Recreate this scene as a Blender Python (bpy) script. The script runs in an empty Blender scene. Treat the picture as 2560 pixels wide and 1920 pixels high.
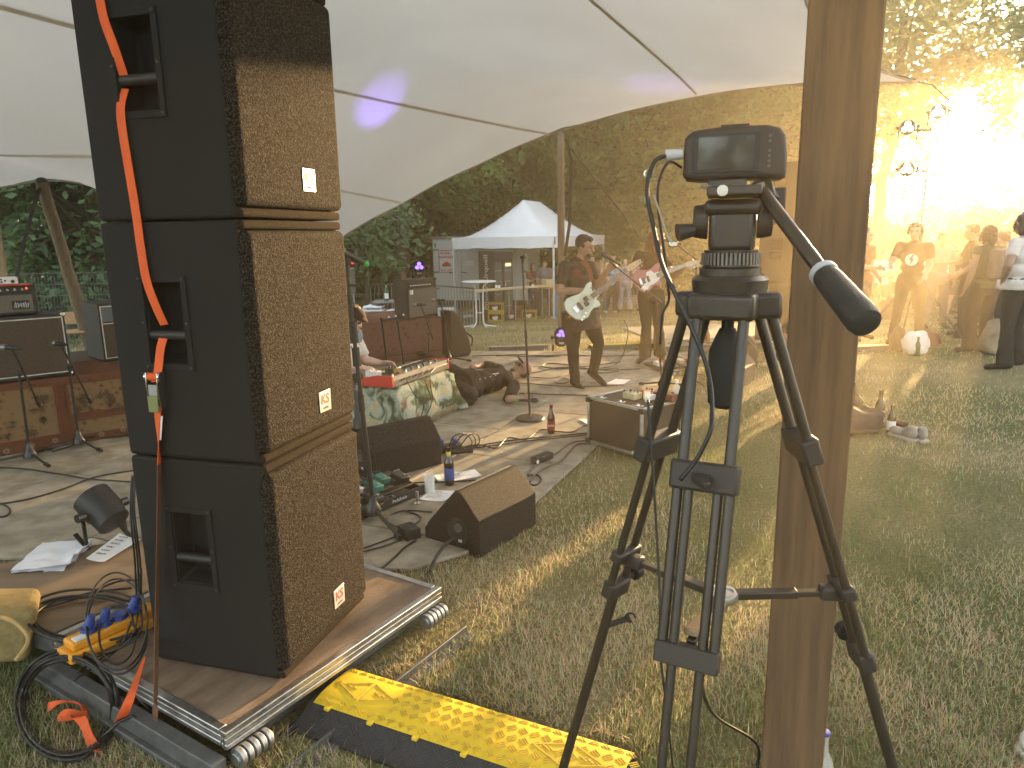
import bpy, bmesh, math, random
import numpy as np
from mathutils import Vector, Matrix, noise as mnoise
random.seed(7); rng = np.random.default_rng(7)
PI = math.pi
R = math.radians
scn = bpy.context.scene
COL = scn.collection
CAM_H = 1.70
FPX = 1775.0                      # focal length for a frame 2560 wide
PITCH, ROLL = R(11.8), R(1.0)
_f = Vector((0, math.cos(PITCH), -math.sin(PITCH)))
_u = Vector((0, math.sin(PITCH), math.cos(PITCH)))
_r = Vector((1, 0, 0))
c_, s_ = math.cos(ROLL), math.sin(ROLL)
CR, CU, CF = _r * c_ - _u * s_, _r * s_ + _u * c_, _f
EYE = Vector((0, 0, CAM_H))
cam_data = bpy.data.cameras.new('camera')
cam = bpy.data.objects.new('camera', cam_data)
COL.objects.link(cam)
cam.matrix_world = Matrix(((CR.x, CU.x, -CF.x, 0), (CR.y, CU.y, -CF.y, 0), (CR.z, CU.z, -CF.z, CAM_H), (0, 0, 0, 1)))
cam_data.sensor_fit = 'HORIZONTAL'
cam_data.sensor_width = 36.0
cam_data.lens = FPX / 2560 * 36
cam_data.clip_start = 0.05
cam_data.clip_end = 2000
scn.camera = cam
SUN_EL, SUN_AZ = R(8.2), R(35.6)           # azimuth measured from +Y towards +X
SUN_DIR = Vector((math.sin(SUN_AZ) * math.cos(SUN_EL), math.cos(SUN_AZ) * math.cos(SUN_EL), math.sin(SUN_EL)))
world = bpy.data.worlds.new('World')
scn.world = world
world.use_nodes = True
wn = world.node_tree
wn.nodes.clear()
sky = wn.nodes.new('ShaderNodeTexSky')
sky.sky_type = 'NISHITA'
sky.sun_disc = False
sky.sun_elevation = SUN_EL
sky.sun_rotation = SUN_AZ
sky.air_density = 1.0
sky.dust_density = 1.5
sky.ozone_density = 1.0
wbg = wn.nodes.new('ShaderNodeBackground')
wbg.inputs['Strength'].default_value = 0.15
wout = wn.nodes.new('ShaderNodeOutputWorld')
whs = wn.nodes.new('ShaderNodeHueSaturation'); whs.inputs['Saturation'].default_value = 0.5
wn.links.new(sky.outputs[0], whs.inputs['Color']); wn.links.new(whs.outputs[0], wbg.inputs['Color'])
wn.links.new(wbg.outputs[0], wout.inputs['Surface'])
sun_data = bpy.data.lights.new('sun', 'SUN')
sun_data.energy = 4.2
sun_data.angle = R(0.53)
sun_data.color = (1.0, 0.64, 0.29)
sun = bpy.data.objects.new('sun', sun_data)
COL.objects.link(sun)
sun.rotation_euler = (-SUN_DIR).to_track_quat('-Z', 'Y').to_euler()
scn.view_settings.view_transform = 'Standard'
scn.view_settings.look = 'None'
scn.view_settings.gamma = 1.0
scn.view_settings.use_curve_mapping = False
scn.view_settings.exposure = 2.9
scn.render.engine = 'CYCLES'
scn.cycles.use_denoising = True
scn.cycles.max_bounces = 8
scn.cycles.diffuse_bounces = 4
scn.cycles.transparent_max_bounces = 12
scn.cycles.sample_clamp_indirect = 6.0
scn.cycles.caustics_reflective = False
scn.cycles.caustics_refractive = False
def ray(px, py):
    return CF + CR * ((px - 1280) / FPX) - CU * ((py - 960) / FPX)
def W(px, py, z=0.0):
    d = ray(px, py)
    return EYE + d * ((z - CAM_H) / d.z)
def at(px, py, Y):
    d = ray(px, py)
    return EYE + d * (Y / d.y)
def gz(Y):                         # the lawn falls away gently beyond the stage
    t = min(1.0, max(0.0, (Y - 10.6) / 10.6)); return -0.72 * (t * t * (3 - 2 * t) * 0.35 + t * 0.65)
def WG(px, py):                    # frame pixel -> point on the lawn
    d = ray(px, py); lo, hi = 0.5, 200.0
    for _ in range(60):
        m = (lo + hi) / 2; p = EYE + d * (m / d.y)
        if p.z > gz(p.y): lo = m
        else: hi = m
    return EYE + d * (lo / d.y)
def V(*a):
    return Vector(a)
def rot2(a):
    return Matrix.Rotation(a, 3, 'Z')
MATS = {}
def _new(name):
    m = bpy.data.materials.new(name); m.use_nodes = True
    nt = m.node_tree
    b = nt.nodes['Principled BSDF']
    return m, nt, b
def mat(name, col, rough=0.6, col2=None, scale=12.0, bump=0.0, bscale=None, metal=0.0, spec=0.5, stretch=None, detail=5.0,
        contrast=(0.35, 0.65), coat=0.0, emit=None, estr=0.0, trans=0.0, sheen=0.0, sub=None):
    if name in MATS: return MATS[name]
    m, nt, b = _new(name)
    L = nt.links
    b.inputs['Roughness'].default_value = rough
    b.inputs['Metallic'].default_value = metal
    b.inputs['Specular IOR Level'].default_value = spec
    b.inputs['Coat Weight'].default_value = coat
    b.inputs['Transmission Weight'].default_value = trans
    b.inputs['Sheen Weight'].default_value = sheen
    b.inputs['Base Color'].default_value = (*col, 1)
    if col2 is None: col2 = tuple(min(1, c * 0.78) for c in col)
    tc = nt.nodes.new('ShaderNodeTexCoord')
    mp = nt.nodes.new('ShaderNodeMapping')
    if stretch: mp.inputs['Scale'].default_value = stretch
    L.new(tc.outputs['Object'], mp.inputs['Vector'])
    n = nt.nodes.new('ShaderNodeTexNoise')
    n.inputs['Scale'].default_value = scale
    n.inputs['Detail'].default_value = detail
    n.inputs['Roughness'].default_value = 0.62
    L.new(mp.outputs[0], n.inputs['Vector'])
    r = nt.nodes.new('ShaderNodeValToRGB')
    r.color_ramp.elements[0].position = contrast[0]; r.color_ramp.elements[0].color = (*col2, 1)
    r.color_ramp.elements[1].position = contrast[1]; r.color_ramp.elements[1].color = (*col, 1)
    L.new(n.outputs['Fac'], r.inputs['Fac'])
    L.new(r.outputs['Color'], b.inputs['Base Color'])
    if rough > 0.08:
        mr = nt.nodes.new('ShaderNodeMapRange')
        mr.inputs['To Min'].default_value = max(0.03, rough - 0.1)
        mr.inputs['To Max'].default_value = min(1, rough + 0.12)
        L.new(n.outputs['Fac'], mr.inputs['Value'])
        L.new(mr.outputs[0], b.inputs['Roughness'])
    if bump:
        n2 = nt.nodes.new('ShaderNodeTexNoise')
        n2.inputs['Scale'].default_value = bscale or scale * 4
        n2.inputs['Detail'].default_value = 4
        L.new(mp.outputs[0], n2.inputs['Vector'])
        bp = nt.nodes.new('ShaderNodeBump')
        bp.inputs['Strength'].default_value = bump
        bp.inputs['Distance'].default_value = 0.01
        L.new(n2.outputs['Fac'], bp.inputs['Height'])
        L.new(bp.outputs[0], b.inputs['Normal'])
    if emit:
        b.inputs['Emission Color'].default_value = (*emit, 1)
        b.inputs['Emission Strength'].default_value = estr
    MATS[name] = m
    return m
def glass(name, col, rough=0.05, alpha=0.3):
    if name in MATS: return MATS[name]
    m, nt, b = _new(name)
    b.inputs['Base Color'].default_value = (*col, 1)
    b.inputs['Alpha'].default_value = alpha
    b.inputs['Roughness'].default_value = rough
    b.inputs['IOR'].default_value = 1.33
    MATS[name] = m
    return m
class MB:
    def __init__(s): s.v = []; s.f = []
    def add(s, vs, fs):
        o = len(s.v); s.v += [Vector(p) for p in vs]; s.f += [tuple(i + o for i in f) for f in fs]; return s
    def box(s, c, size, rot=None, taper=None):
        hx, hy, hz = size[0] / 2, size[1] / 2, size[2] / 2
        tx, ty = taper or (1, 1)
        vs = [(-hx, -hy, -hz), (hx, -hy, -hz), (hx, hy, -hz), (-hx, hy, -hz), (-hx * tx, -hy * ty, hz), (hx * tx, -hy * ty, hz), (hx * tx, hy * ty, hz), (-hx * tx, hy * ty, hz)]
        M = rot if rot is not None else Matrix.Identity(3)
        c = Vector(c)
        return s.add([c + M @ Vector(p) for p in vs], [(0, 3, 2, 1), (4, 5, 6, 7), (0, 1, 5, 4), (1, 2, 6, 5), (2, 3, 7, 6), (3, 0, 4, 7)])
    def bar(s, p0, p1, w, h, upv=(0, 0, 1)):
        p0, p1 = Vector(p0), Vector(p1)
        d = (p1 - p0); L = d.length; d.normalize()
        up = Vector(upv)
        x = d.cross(up)
        if x.length < 1e-4: x = d.cross(Vector((1, 0, 0)))
        x.normalize(); z = x.cross(d)
        M = Matrix((x, d, z)).transposed()
        return s.box((p0 + p1) / 2, (w, L, h), M)
    def cyl(s, p0, p1, r0, r1=None, n=12, cap=True):
        return s.tube([p0, p1], [r0, r0 if r1 is None else r1], n, cap)
    def tube(s, path, rad, n=8, cap=True, flat=None):
        path = [Vector(p) for p in path]
        m = len(path)
        if not isinstance(rad, (list, tuple)): rad = [rad] * m
        t = (path[1] - path[0]).normalized()
        x = t.orthogonal().normalized()
        o = len(s.v)
        for i, p in enumerate(path):
            a = path[max(0, i - 1)]; b = path[min(m - 1, i + 1)]
            t2 = (b - a)
            if t2.length > 1e-9:
                t2.normalize()
                x = (x - t2 * x.dot(t2))
                x = x.normalized() if x.length > 1e-6 else t2.orthogonal().normalized()
                t = t2
            y = t.cross(x)
            for k in range(n):
                a_ = 2 * PI * k / n
                s.v.append(p + (x * math.cos(a_) + y * math.sin(a_)) * rad[i])
        for i in range(m - 1):
            for k in range(n):
                k2 = (k + 1) % n
                s.f.append((o + i * n + k, o + i * n + k2, o + (i + 1) * n + k2, o + (i + 1) * n + k))
        if cap:
            s.f.append(tuple(o + k for k in range(n))[::-1])
            s.f.append(tuple(o + (m - 1) * n + k for k in range(n)))
        return s
    def lathe(s, prof, c=(0, 0, 0), n=16, M=None):
        c = Vector(c); o = len(s.v); M = M or Matrix.Identity(3)
        for r, z in prof:
            for k in range(n):
                a = 2 * PI * k / n
                s.v.append(c + M @ Vector((r * math.cos(a), r * math.sin(a), z)))
        m = len(prof)
        for i in range(m - 1):
            for k in range(n):
                k2 = (k + 1) % n
                s.f.append((o + i * n + k, o + i * n + k2, o + (i + 1) * n + k2, o + (i + 1) * n + k))
        if prof[0][0] > 1e-5: s.f.append(tuple(o + k for k in range(n))[::-1])
        if prof[-1][0] > 1e-5: s.f.append(tuple(o + (m - 1) * n + k for k in range(n)))
        return s
    def ell(s, c, rad, M=None, nu=14, nv=9):
        c = Vector(c); M = M or Matrix.Identity(3); o = len(s.v)
        for j in range(nv + 1):
            ph = PI * j / nv
            for k in range(nu):
                a = 2 * PI * k / nu
                s.v.append(c + M @ Vector((rad[0] * math.sin(ph) * math.cos(a), rad[1] * math.sin(ph) * math.sin(a), rad[2] * math.cos(ph))))
        for j in range(nv):
            for k in range(nu):
                k2 = (k + 1) % nu
                s.f.append((o + j * nu + k, o + (j + 1) * nu + k, o + (j + 1) * nu + k2, o + j * nu + k2))
        return s
    def cap(s, p0, p1, r0, r1, n=10):      # closed capsule for the figures
        p0, p1 = Vector(p0), Vector(p1)
        d = (p1 - p0); L = d.length
        if L < 1e-5: return s.ell(p0, (r0, r0, r0))
        d.normalize()
        path = []; rad = []
        for i in range(4):
            a = PI / 2 * i / 4
            path.append(p0 - d * (r0 * math.cos(a))); rad.append(max(1e-4, r0 * math.sin(a)))
        path.append(p0); rad.append(r0); path.append(p1); rad.append(r1)
        for i in range(3, -1, -1):
            a = PI / 2 * i / 4
            path.append(p1 + d * (r1 * math.cos(a))); rad.append(max(1e-4, r1 * math.sin(a)))
        return s.tube(path, rad, n)
    def prism(s, poly, z0, z1, M=None, c=(0, 0, 0)):   # polygon in xy extruded in z, then M and c
        M = M or Matrix.Identity(3); c = Vector(c); n = len(poly)
        vs = [c + M @ Vector((x, y, z0)) for x, y in poly] + [c + M @ Vector((x, y, z1)) for x, y in poly]
        fs = [tuple(range(n))[::-1], tuple(range(n, 2 * n))] + [(i, (i + 1) % n, n + (i + 1) % n, n + i) for i in range(n)]
        return s.add(vs, fs)
    def ribbon(s, path, widths, dirs, th=0.0015):
        """a strap: path with a width direction per point"""
        o = len(s.v); m = len(path)
        for i, p in enumerate(path):
            p = Vector(p); d = Vector(dirs[i]).normalized()
            a = Vector(path[max(0, i - 1)]); b = Vector(path[min(m - 1, i + 1)])
            nn = (b - a).cross(d); nn = nn.normalized() if nn.length > 1e-8 else Vector((0, 0, 1))
            w = widths[i] / 2
            s.v += [p - d * w + nn * th, p + d * w + nn * th, p + d * w - nn * th, p - d * w - nn * th]
        for i in range(m - 1):
            for k in range(4):
                k2 = (k + 1) % 4
                s.f.append((o + i * 4 + k, o + i * 4 + k2, o + (i + 1) * 4 + k2, o + (i + 1) * 4 + k))
        s.f.append((o, o + 1, o + 2, o + 3)[::-1]); s.f.append(tuple(o + (m - 1) * 4 + k for k in range(4)))
        return s
    def build(s, name, m, parent=None, smooth=35, bevel=0.0, bseg=2, world=False, remesh=0.0, sm_it=0, disp=0.0, dscale=0.1, recalc=False):
        vs = s.v
        if world and parent is not None:
            Mi = (Matrix.Translation(parent.location) @ parent.rotation_euler.to_matrix().to_4x4()).inverted()
            if parent.parent is not None and parent.parent.type in ('EMPTY', 'MESH'):
                P = parent.parent
                Mi = Mi @ (Matrix.Translation(P.location) @ P.rotation_euler.to_matrix().to_4x4()).inverted()
            vs = [Mi @ p for p in vs]
        me = bpy.data.meshes.new(name)
        me.from_pydata([tuple(p) for p in vs], [], s.f)
        if recalc:
            bm = bmesh.new(); bm.from_mesh(me); bmesh.ops.recalc_face_normals(bm, faces=bm.faces); bm.to_mesh(me); bm.free()
        me.materials.append(m)
        if smooth:
            me.shade_smooth()
            if smooth < 180 and not remesh: me.set_sharp_from_angle(angle=R(smooth))
        o = bpy.data.objects.new(name, me)
        COL.objects.link(o)
        if parent is not None: o.parent = parent
        if bevel:
            b = o.modifiers.new('bevel', 'BEVEL'); b.width = bevel; b.segments = bseg; b.limit_method = 'ANGLE'; b.angle_limit = R(40)
            b.harden_normals = False
        if remesh:
            r = o.modifiers.new('remesh', 'REMESH'); r.mode = 'VOXEL'; r.voxel_size = remesh; r.use_smooth_shade = True
            if sm_it:
                q = o.modifiers.new('smooth', 'SMOOTH'); q.iterations = sm_it; q.factor = 0.5
            if disp:
                key = 'wrinkle%.3f' % dscale
                t = bpy.data.textures.get(key)
                if t is None:
                    t = bpy.data.textures.new(key, 'CLOUDS'); t.noise_scale = dscale; t.noise_depth = 3
                q = o.modifiers.new('wrinkle', 'DISPLACE'); q.texture = t; q.strength = disp; q.mid_level = 0.5; q.texture_coords = 'LOCAL'
        return o
def thing(name, label, cat, loc=(0, 0, 0), rz=0.0, group=None):
    o = bpy.data.objects.new(name, None); COL.objects.link(o)
    o.empty_display_size = 0.1
    o.location = loc; o.rotation_euler = (0, 0, rz)
    o['label'] = label; o['category'] = cat
    if group: o['group'] = group
    return o
def tag(o, label, cat, group=None):
    o['label'] = label; o['category'] = cat
    if group: o['group'] = group
    return o
def kind(o, k):
    o['kind'] = k; return o
def dup(root, loc=None, rz=None, label=None, group=None, scale=None):
    r = root.copy(); COL.objects.link(r)
    if loc is not None: r.location = loc
    if rz is not None: r.rotation_euler = (0, 0, rz)
    if scale is not None: r.scale = scale
    if label: r['label'] = label
    if group: r['group'] = group
    for ch in list(root.children):
        c = ch.copy(); COL.objects.link(c); c.parent = r
        for g in ch.children:
            d = g.copy(); COL.objects.link(d); d.parent = c
    return r
def text_obj(body, name, m, parent, M, size, extrude=0.0006, align='CENTER', bold=0.0, shear=0.0, kind_stuff=False):
    """lettering as thin mesh; M is a 4x4 matrix in the parent's space (text reads along local x, up local y)"""
    cu = bpy.data.curves.new(name, 'FONT'); cu.body = body; cu.size = size; cu.extrude = extrude; cu.align_x = align; cu.align_y = 'CENTER'
    cu.offset = bold; cu.shear = shear; cu.resolution_u = 3
    t = bpy.data.objects.new(name, cu); COL.objects.link(t)
    dg = bpy.context.evaluated_depsgraph_get()
    me = bpy.data.meshes.new_from_object(t.evaluated_get(dg))
    bpy.data.objects.remove(t); bpy.data.curves.remove(cu)
    me.transform(M); me.materials.clear(); me.materials.append(m)
    o = bpy.data.objects.new(name, me); COL.objects.link(o); o.parent = parent
    return o
def frameM(origin, x, up):
    x = Vector(x).normalized(); y = Vector(up); y = (y - x * y.dot(x)).normalized(); z = x.cross(y)
    M = Matrix((x, y, z)).transposed().to_4x4(); M.translation = Vector(origin)
    return M
def smooth_path(pts, n=8):
    """Catmull-Rom through the points"""
    P = [Vector(p) for p in pts]
    out = []
    for i in range(len(P) - 1):
        p0 = P[max(0, i - 1)]; p1 = P[i]; p2 = P[i + 1]; p3 = P[min(len(P) - 1, i + 2)]
        for k in range(n):
            t = k / n
            out.append(0.5 * ((2 * p1) + (p2 - p0) * t + (2 * p0 - 5 * p1 + 4 * p2 - p3) * t * t + (3 * p1 - p0 - 3 * p2 + p3) * t ** 3))
    out.append(P[-1])
    return out
M_black = mat('black_plastic', (0.018, 0.018, 0.019), 0.5, bump=0.1, bscale=300)
M_blackmetal = mat('black_metal', (0.022, 0.021, 0.02), 0.34, bump=0.03, bscale=200)
M_rubber = mat('black_rubber', (0.012, 0.012, 0.012), 0.62)
M_chrome = mat('chrome', (0.72, 0.71, 0.70), 0.16, metal=1.0)
M_alu = mat('aluminium', (0.60, 0.60, 0.60), 0.36, metal=1.0, scale=30, bump=0.05)
M_galv = mat('galvanised_steel', (0.42, 0.44, 0.45), 0.45, (0.30, 0.32, 0.34), 30, metal=0.9)
M_paper = mat('white_paper', (0.80, 0.80, 0.80), 0.8, (0.74, 0.74, 0.75), 6)
M_ink = mat('black_ink', (0.03, 0.03, 0.035), 0.8)
M_white = mat('white_plastic', (0.78, 0.78, 0.77), 0.5)
M_orange = mat('orange_webbing', (0.80, 0.13, 0.025), 0.7, (0.70, 0.10, 0.02), 60, bump=0.4, bscale=500, stretch=(1, 1, 0.2))
M_cable = mat('black_cable', (0.016, 0.016, 0.017), 0.42)
# ================================================================== SETTING
def ground_material():
    m, nt, b = _new('meadow_ground'); L = nt.links
    tc = nt.nodes.new('ShaderNodeTexCoord')
    n1 = nt.nodes.new('ShaderNodeTexNoise'); n1.inputs['Scale'].default_value = 0.55; n1.inputs['Detail'].default_value = 6
    n2 = nt.nodes.new('ShaderNodeTexNoise'); n2.inputs['Scale'].default_value = 45; n2.inputs['Detail'].default_value = 6; n2.inputs['Roughness'].default_value = 0.7
    for n in (n1, n2): L.new(tc.outputs['Object'], n.inputs['Vector'])
    r1 = nt.nodes.new('ShaderNodeValToRGB')
    r1.color_ramp.elements[0].position = 0.36; r1.color_ramp.elements[0].color = (0.14, 0.15, 0.065, 1)
    r1.color_ramp.elements[1].position = 0.64; r1.color_ramp.elements[1].color = (0.31, 0.265, 0.16, 1)
    L.new(n1.outputs['Fac'], r1.inputs['Fac'])
    r2 = nt.nodes.new('ShaderNodeValToRGB')
    r2.color_ramp.elements[0].position = 0.3; r2.color_ramp.elements[0].color = (0.45, 0.42, 0.35, 1)
    r2.color_ramp.elements[1].position = 0.7; r2.color_ramp.elements[1].color = (1.3, 1.3, 1.2, 1)
    L.new(n2.outputs['Fac'], r2.inputs['Fac'])
    mx = nt.nodes.new('ShaderNodeMix'); mx.data_type = 'RGBA'; mx.blend_type = 'MULTIPLY'; mx.inputs['Factor'].default_value = 1
    L.new(r1.outputs[0], mx.inputs['A']); L.new(r2.outputs[0], mx.inputs['B'])
    L.new(mx.outputs['Result'], b.inputs['Base Color'])
    b.inputs['Roughness'].default_value = 0.95; b.inputs['Specular IOR Level'].default_value = 0.15
    bp = nt.nodes.new('ShaderNodeBump'); bp.inputs['Strength'].default_value = 0.9; bp.inputs['Distance'].default_value = 0.03
    L.new(n2.outputs['Fac'], bp.inputs['Height']); L.new(bp.outputs[0], b.inputs['Normal'])
    return m
g = MB()
ys = [-60] + [10.2 + 0.6 * k for k in range(20)] + [60, 600]
for y in ys: g.v += [V(-400, y, gz(y)), V(400, y, gz(y))]
g.f = [(2 * k, 2 * k + 1, 2 * k + 3, 2 * k + 2) for k in range(len(ys) - 1)]
ground = kind(g.build('ground', ground_material(), smooth=180), 'structure')
SLAB_POLY = [(-9.0, 4.25), (-0.55, 3.40), (-0.16, 3.66), (0.74, 5.66), (2.75, 10.15), (-1.2, 10.55), (-9.0, 11.4)]
def clip(poly, a, b, cc):           # keep a*x+b*y<=cc
    out = []
    for i in range(len(poly)):
        p, q = poly[i], poly[(i + 1) % len(poly)]
        dp, dq = a * p[0] + b * p[1] - cc, a * q[0] + b * q[1] - cc
        if dp <= 0: out.append(p)
        if dp * dq < 0:
            t = dp / (dp - dq); out.append((p[0] + (q[0] - p[0]) * t, p[1] + (q[1] - p[1]) * t))
    return out
def inside_slab(x, y, grow=0.0):
    n = len(SLAB_POLY)
    for i in range(n):
        p, q = SLAB_POLY[i], SLAB_POLY[(i + 1) % n]
        ex, ey = q[0] - p[0], q[1] - p[1]; l = math.hypot(ex, ey)
        if (ex * (y - p[1]) - ey * (x - p[0])) / l < -grow: return False
    return True
def concrete_material(name, k):
    m, nt, b = _new(name); L = nt.links
    tc = nt.nodes.new('ShaderNodeTexCoord')
    n1 = nt.nodes.new('ShaderNodeTexNoise'); n1.inputs['Scale'].default_value = 1.1; n1.inputs['Detail'].default_value = 8; n1.inputs['Roughness'].default_value = 0.65
    n2 = nt.nodes.new('ShaderNodeTexNoise'); n2.inputs['Scale'].default_value = 90; n2.inputs['Detail'].default_value = 4
    n3 = nt.nodes.new('ShaderNodeTexNoise'); n3.inputs['Scale'].default_value = 7; n3.inputs['Detail'].default_value = 6
    for n in (n1, n2, n3): L.new(tc.outputs['Object'], n.inputs['Vector'])
    r1 = nt.nodes.new('ShaderNodeValToRGB')
    r1.color_ramp.elements[0].position = 0.30; r1.color_ramp.elements[0].color = (0.20 * k, 0.18 * k, 0.142 * k, 1)
    r1.color_ramp.elements[1].position = 0.70; r1.color_ramp.elements[1].color = (0.42 * k, 0.375 * k, 0.30 * k, 1)
    L.new(n1.outputs['Fac'], r1.inputs['Fac'])
    r3 = nt.nodes.new('ShaderNodeValToRGB')
    r3.color_ramp.elements[0].position = 0.35; r3.color_ramp.elements[0].color = (0.72, 0.70, 0.66, 1)
    r3.color_ramp.elements[1].position = 0.6; r3.color_ramp.elements[1].color = (1.05, 1.05, 1.05, 1)
    L.new(n3.outputs['Fac'], r3.inputs['Fac'])
    mx = nt.nodes.new('ShaderNodeMix'); mx.data_type = 'RGBA'; mx.blend_type = 'MULTIPLY'; mx.inputs['Factor'].default_value = 1
    L.new(r1.outputs[0], mx.inputs['A']); L.new(r3.outputs[0], mx.inputs['B'])
    L.new(mx.outputs['Result'], b.inputs['Base Color'])
    b.inputs['Roughness'].default_value = 0.85; b.inputs['Specular IOR Level'].default_value = 0.25
    bp = nt.nodes.new('ShaderNodeBump'); bp.inputs['Strength'].default_value = 0.35; bp.inputs['Distance'].default_value = 0.006
    L.new(n2.outputs['Fac'], bp.inputs['Height']); L.new(bp.outputs[0], b.inputs['Normal'])
    return m
M_conc = [concrete_material('concrete_%d' % i, k) for i, k in enumerate((0.93, 1.0, 1.08))]
M_joint = mat('joint_dirt', (0.075, 0.065, 0.05), 0.95, scale=20)
SLAB_Z = 0.026
bed = MB().prism([(x, y) for x, y in SLAB_POLY], -0.05, 0.008)
stage_floor = kind(bed.build('stage_floor', M_joint, smooth=0), 'structure')
sa = math.atan2(4.49, 2.01)
su, sv = (math.cos(sa), math.sin(sa)), (-math.sin(sa), math.cos(sa))
o0 = (-0.16, 3.66)
for i in range(-4, 8):
    for j in range(-1, 8):
        u0, u1 = i * 1.48 + (0.74 if j % 2 else 0), (i + 1) * 1.48 + (0.74 if j % 2 else 0)
        v0, v1 = j * 1.25 - 0.30, (j + 1) * 1.25 - 0.30
        gp = 0.007
        q = [(u0 + gp, v0 + gp), (u1 - gp, v0 + gp), (u1 - gp, v1 - gp), (u0 + gp, v1 - gp)]
        poly = [(o0[0] + a * su[0] + b * sv[0], o0[1] + a * su[1] + b * sv[1]) for a, b in q]
        for k in range(len(SLAB_POLY)):
            p, r_ = SLAB_POLY[k], SLAB_POLY[(k + 1) % len(SLAB_POLY)]
            ex, ey = r_[0] - p[0], r_[1] - p[1]
            if len(poly) > 2: poly = clip(poly, ey, -ex, ey * p[0] - ex * p[1])
        if len(poly) < 3: continue
        area = abs(sum(poly[k][0] * poly[(k + 1) % len(poly)][1] - poly[(k + 1) % len(poly)][0] * poly[k][1] for k in range(len(poly)))) / 2
        if area < 0.02: continue
        MB().prism(poly, 0.0, SLAB_Z + random.uniform(-0.003, 0.003)).build('slab', random.choice(M_conc), stage_floor, smooth=0, bevel=0.004, bseg=1)
pth = MB().add([(-60, 27.2, -0.714), (60, 24.6, -0.714), (60, 26.4, -0.714), (-60, 29.4, -0.714)], [(0, 1, 2, 3)])
kind(pth.build('path', mat('path_gravel', (0.30, 0.29, 0.28), 0.9, (0.24, 0.23, 0.22), 3), smooth=0), 'structure')
def tent_material():
    m, nt, b = _new('tent_fabric'); L = nt.links
    nt.nodes.remove(b)
    out = nt.nodes['Material Output']
    tc = nt.nodes.new('ShaderNodeTexCoord')
    mp = nt.nodes.new('ShaderNodeMapping'); mp.inputs['Rotation'].default_value = (0, 0, R(-40)); mp.inputs['Scale'].default_value = (0.5, 4.0, 1.0)
    n = nt.nodes.new('ShaderNodeTexNoise'); n.inputs['Scale'].default_value = 1.6; n.inputs['Detail'].default_value = 3
    n2 = nt.nodes.new('ShaderNodeTexNoise'); n2.inputs['Scale'].default_value = 0.7; n2.inputs['Detail'].default_value = 4
    L.new(tc.outputs['Object'], mp.inputs[0]); L.new(mp.outputs[0], n.inputs['Vector']); L.new(tc.outputs['Object'], n2.inputs['Vector'])
    bp = nt.nodes.new('ShaderNodeBump'); bp.inputs['Strength'].default_value = 0.22; bp.inputs['Distance'].default_value = 0.05
    L.new(n.outputs['Fac'], bp.inputs['Height'])
    r = nt.nodes.new('ShaderNodeValToRGB')
    r.color_ramp.elements[0].position = 0.3; r.color_ramp.elements[0].color = (0.545, 0.53, 0.49, 1)
    r.color_ramp.elements[1].position = 0.7; r.color_ramp.elements[1].color = (0.615, 0.60, 0.56, 1)
    L.new(n2.outputs['Fac'], r.inputs['Fac'])
    d = nt.nodes.new('ShaderNodeBsdfDiffuse'); t = nt.nodes.new('ShaderNodeBsdfTranslucent')
    L.new(r.outputs[0], d.inputs['Color']); L.new(r.outputs[0], t.inputs['Color'])
    L.new(bp.outputs[0], d.inputs['Normal'])
    mx = nt.nodes.new('ShaderNodeMixShader'); mx.inputs[0].default_value = 0.42
    L.new(d.outputs[0], mx.inputs[1]); L.new(t.outputs[0], mx.inputs[2]); L.new(mx.outputs[0], out.inputs['Surface'])
    return m
M_tent = tent_material()
tip = at(2292, 204, 7.6)
edge_pts = [at(-700, 520, 7.5), at(-250, 492, 8.6), at(0, 468, 9.3), at(105, 452, 9.6), at(222, 462, 9.9), at(420, 520, 10.1), at(640, 640, 10.2), at(775, 668, 10.3), at(838, 605, 10.4),
            at(920, 552, 10.5), at(1000, 511, 10.7), at(1100, 455, 11.0), at(1200, 409, 11.2), at(1300, 363, 11.45), at(1402, 328, 11.6), at(1500, 297, 11.2),
            at(1600, 270, 10.6), at(1800, 231, 9.5), at(2000, 208, 8.5), at(2140, 205, 8.0), tip]
edge = smooth_path(edge_pts, 6)
NE = len(edge)
near_pts = [V(-9.5, -1.0, 3.6), V(-7, -1.5, 3.75), V(-4.0, -1.8, 3.9), V(-1.5, -2, 4.1), V(0.5, -2.2, 4.1), V(1.5, -2.2, 4.1), V(2.2, -2.2, 4.0)]
near = smooth_path(near_pts, 20)
right_edge = smooth_path([tip, at(2210, 178, 7.2), at(2120, 132, 6.7), at(2062, 78, 6.2), at(2030, 32, 5.7), at(2014, -10, 5.2), at(2010, -120, 4.3), V(2.05, 2.4, 3.75), V(2.15, 0.2, 3.95), near_pts[-1]], 6)
NV = 30
def resample(P, n):
    d = [0]
    for a, b in zip(P, P[1:]): d.append(d[-1] + (b - a).length)
    out = []
    for i in range(n):
        t = d[-1] * i / (n - 1)
        k = max(j for j in range(len(d)) if d[j] <= t + 1e-9); k = min(k, len(P) - 2)
        f = (t - d[k]) / max(1e-9, d[k + 1] - d[k]); out.append(P[k].lerp(P[k + 1], f))
    return out
NU = 150
edge_r = resample(edge, NU); near_r = resample(near, NU); right_r = resample(right_edge, NV); left_r = [edge_r[0].lerp(near_r[0], i / (NV - 1)) for i in range(NV)]
poleA = at(1402, 330, 11.6); poleB = at(103, 455, 9.6)
grid = []
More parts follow.
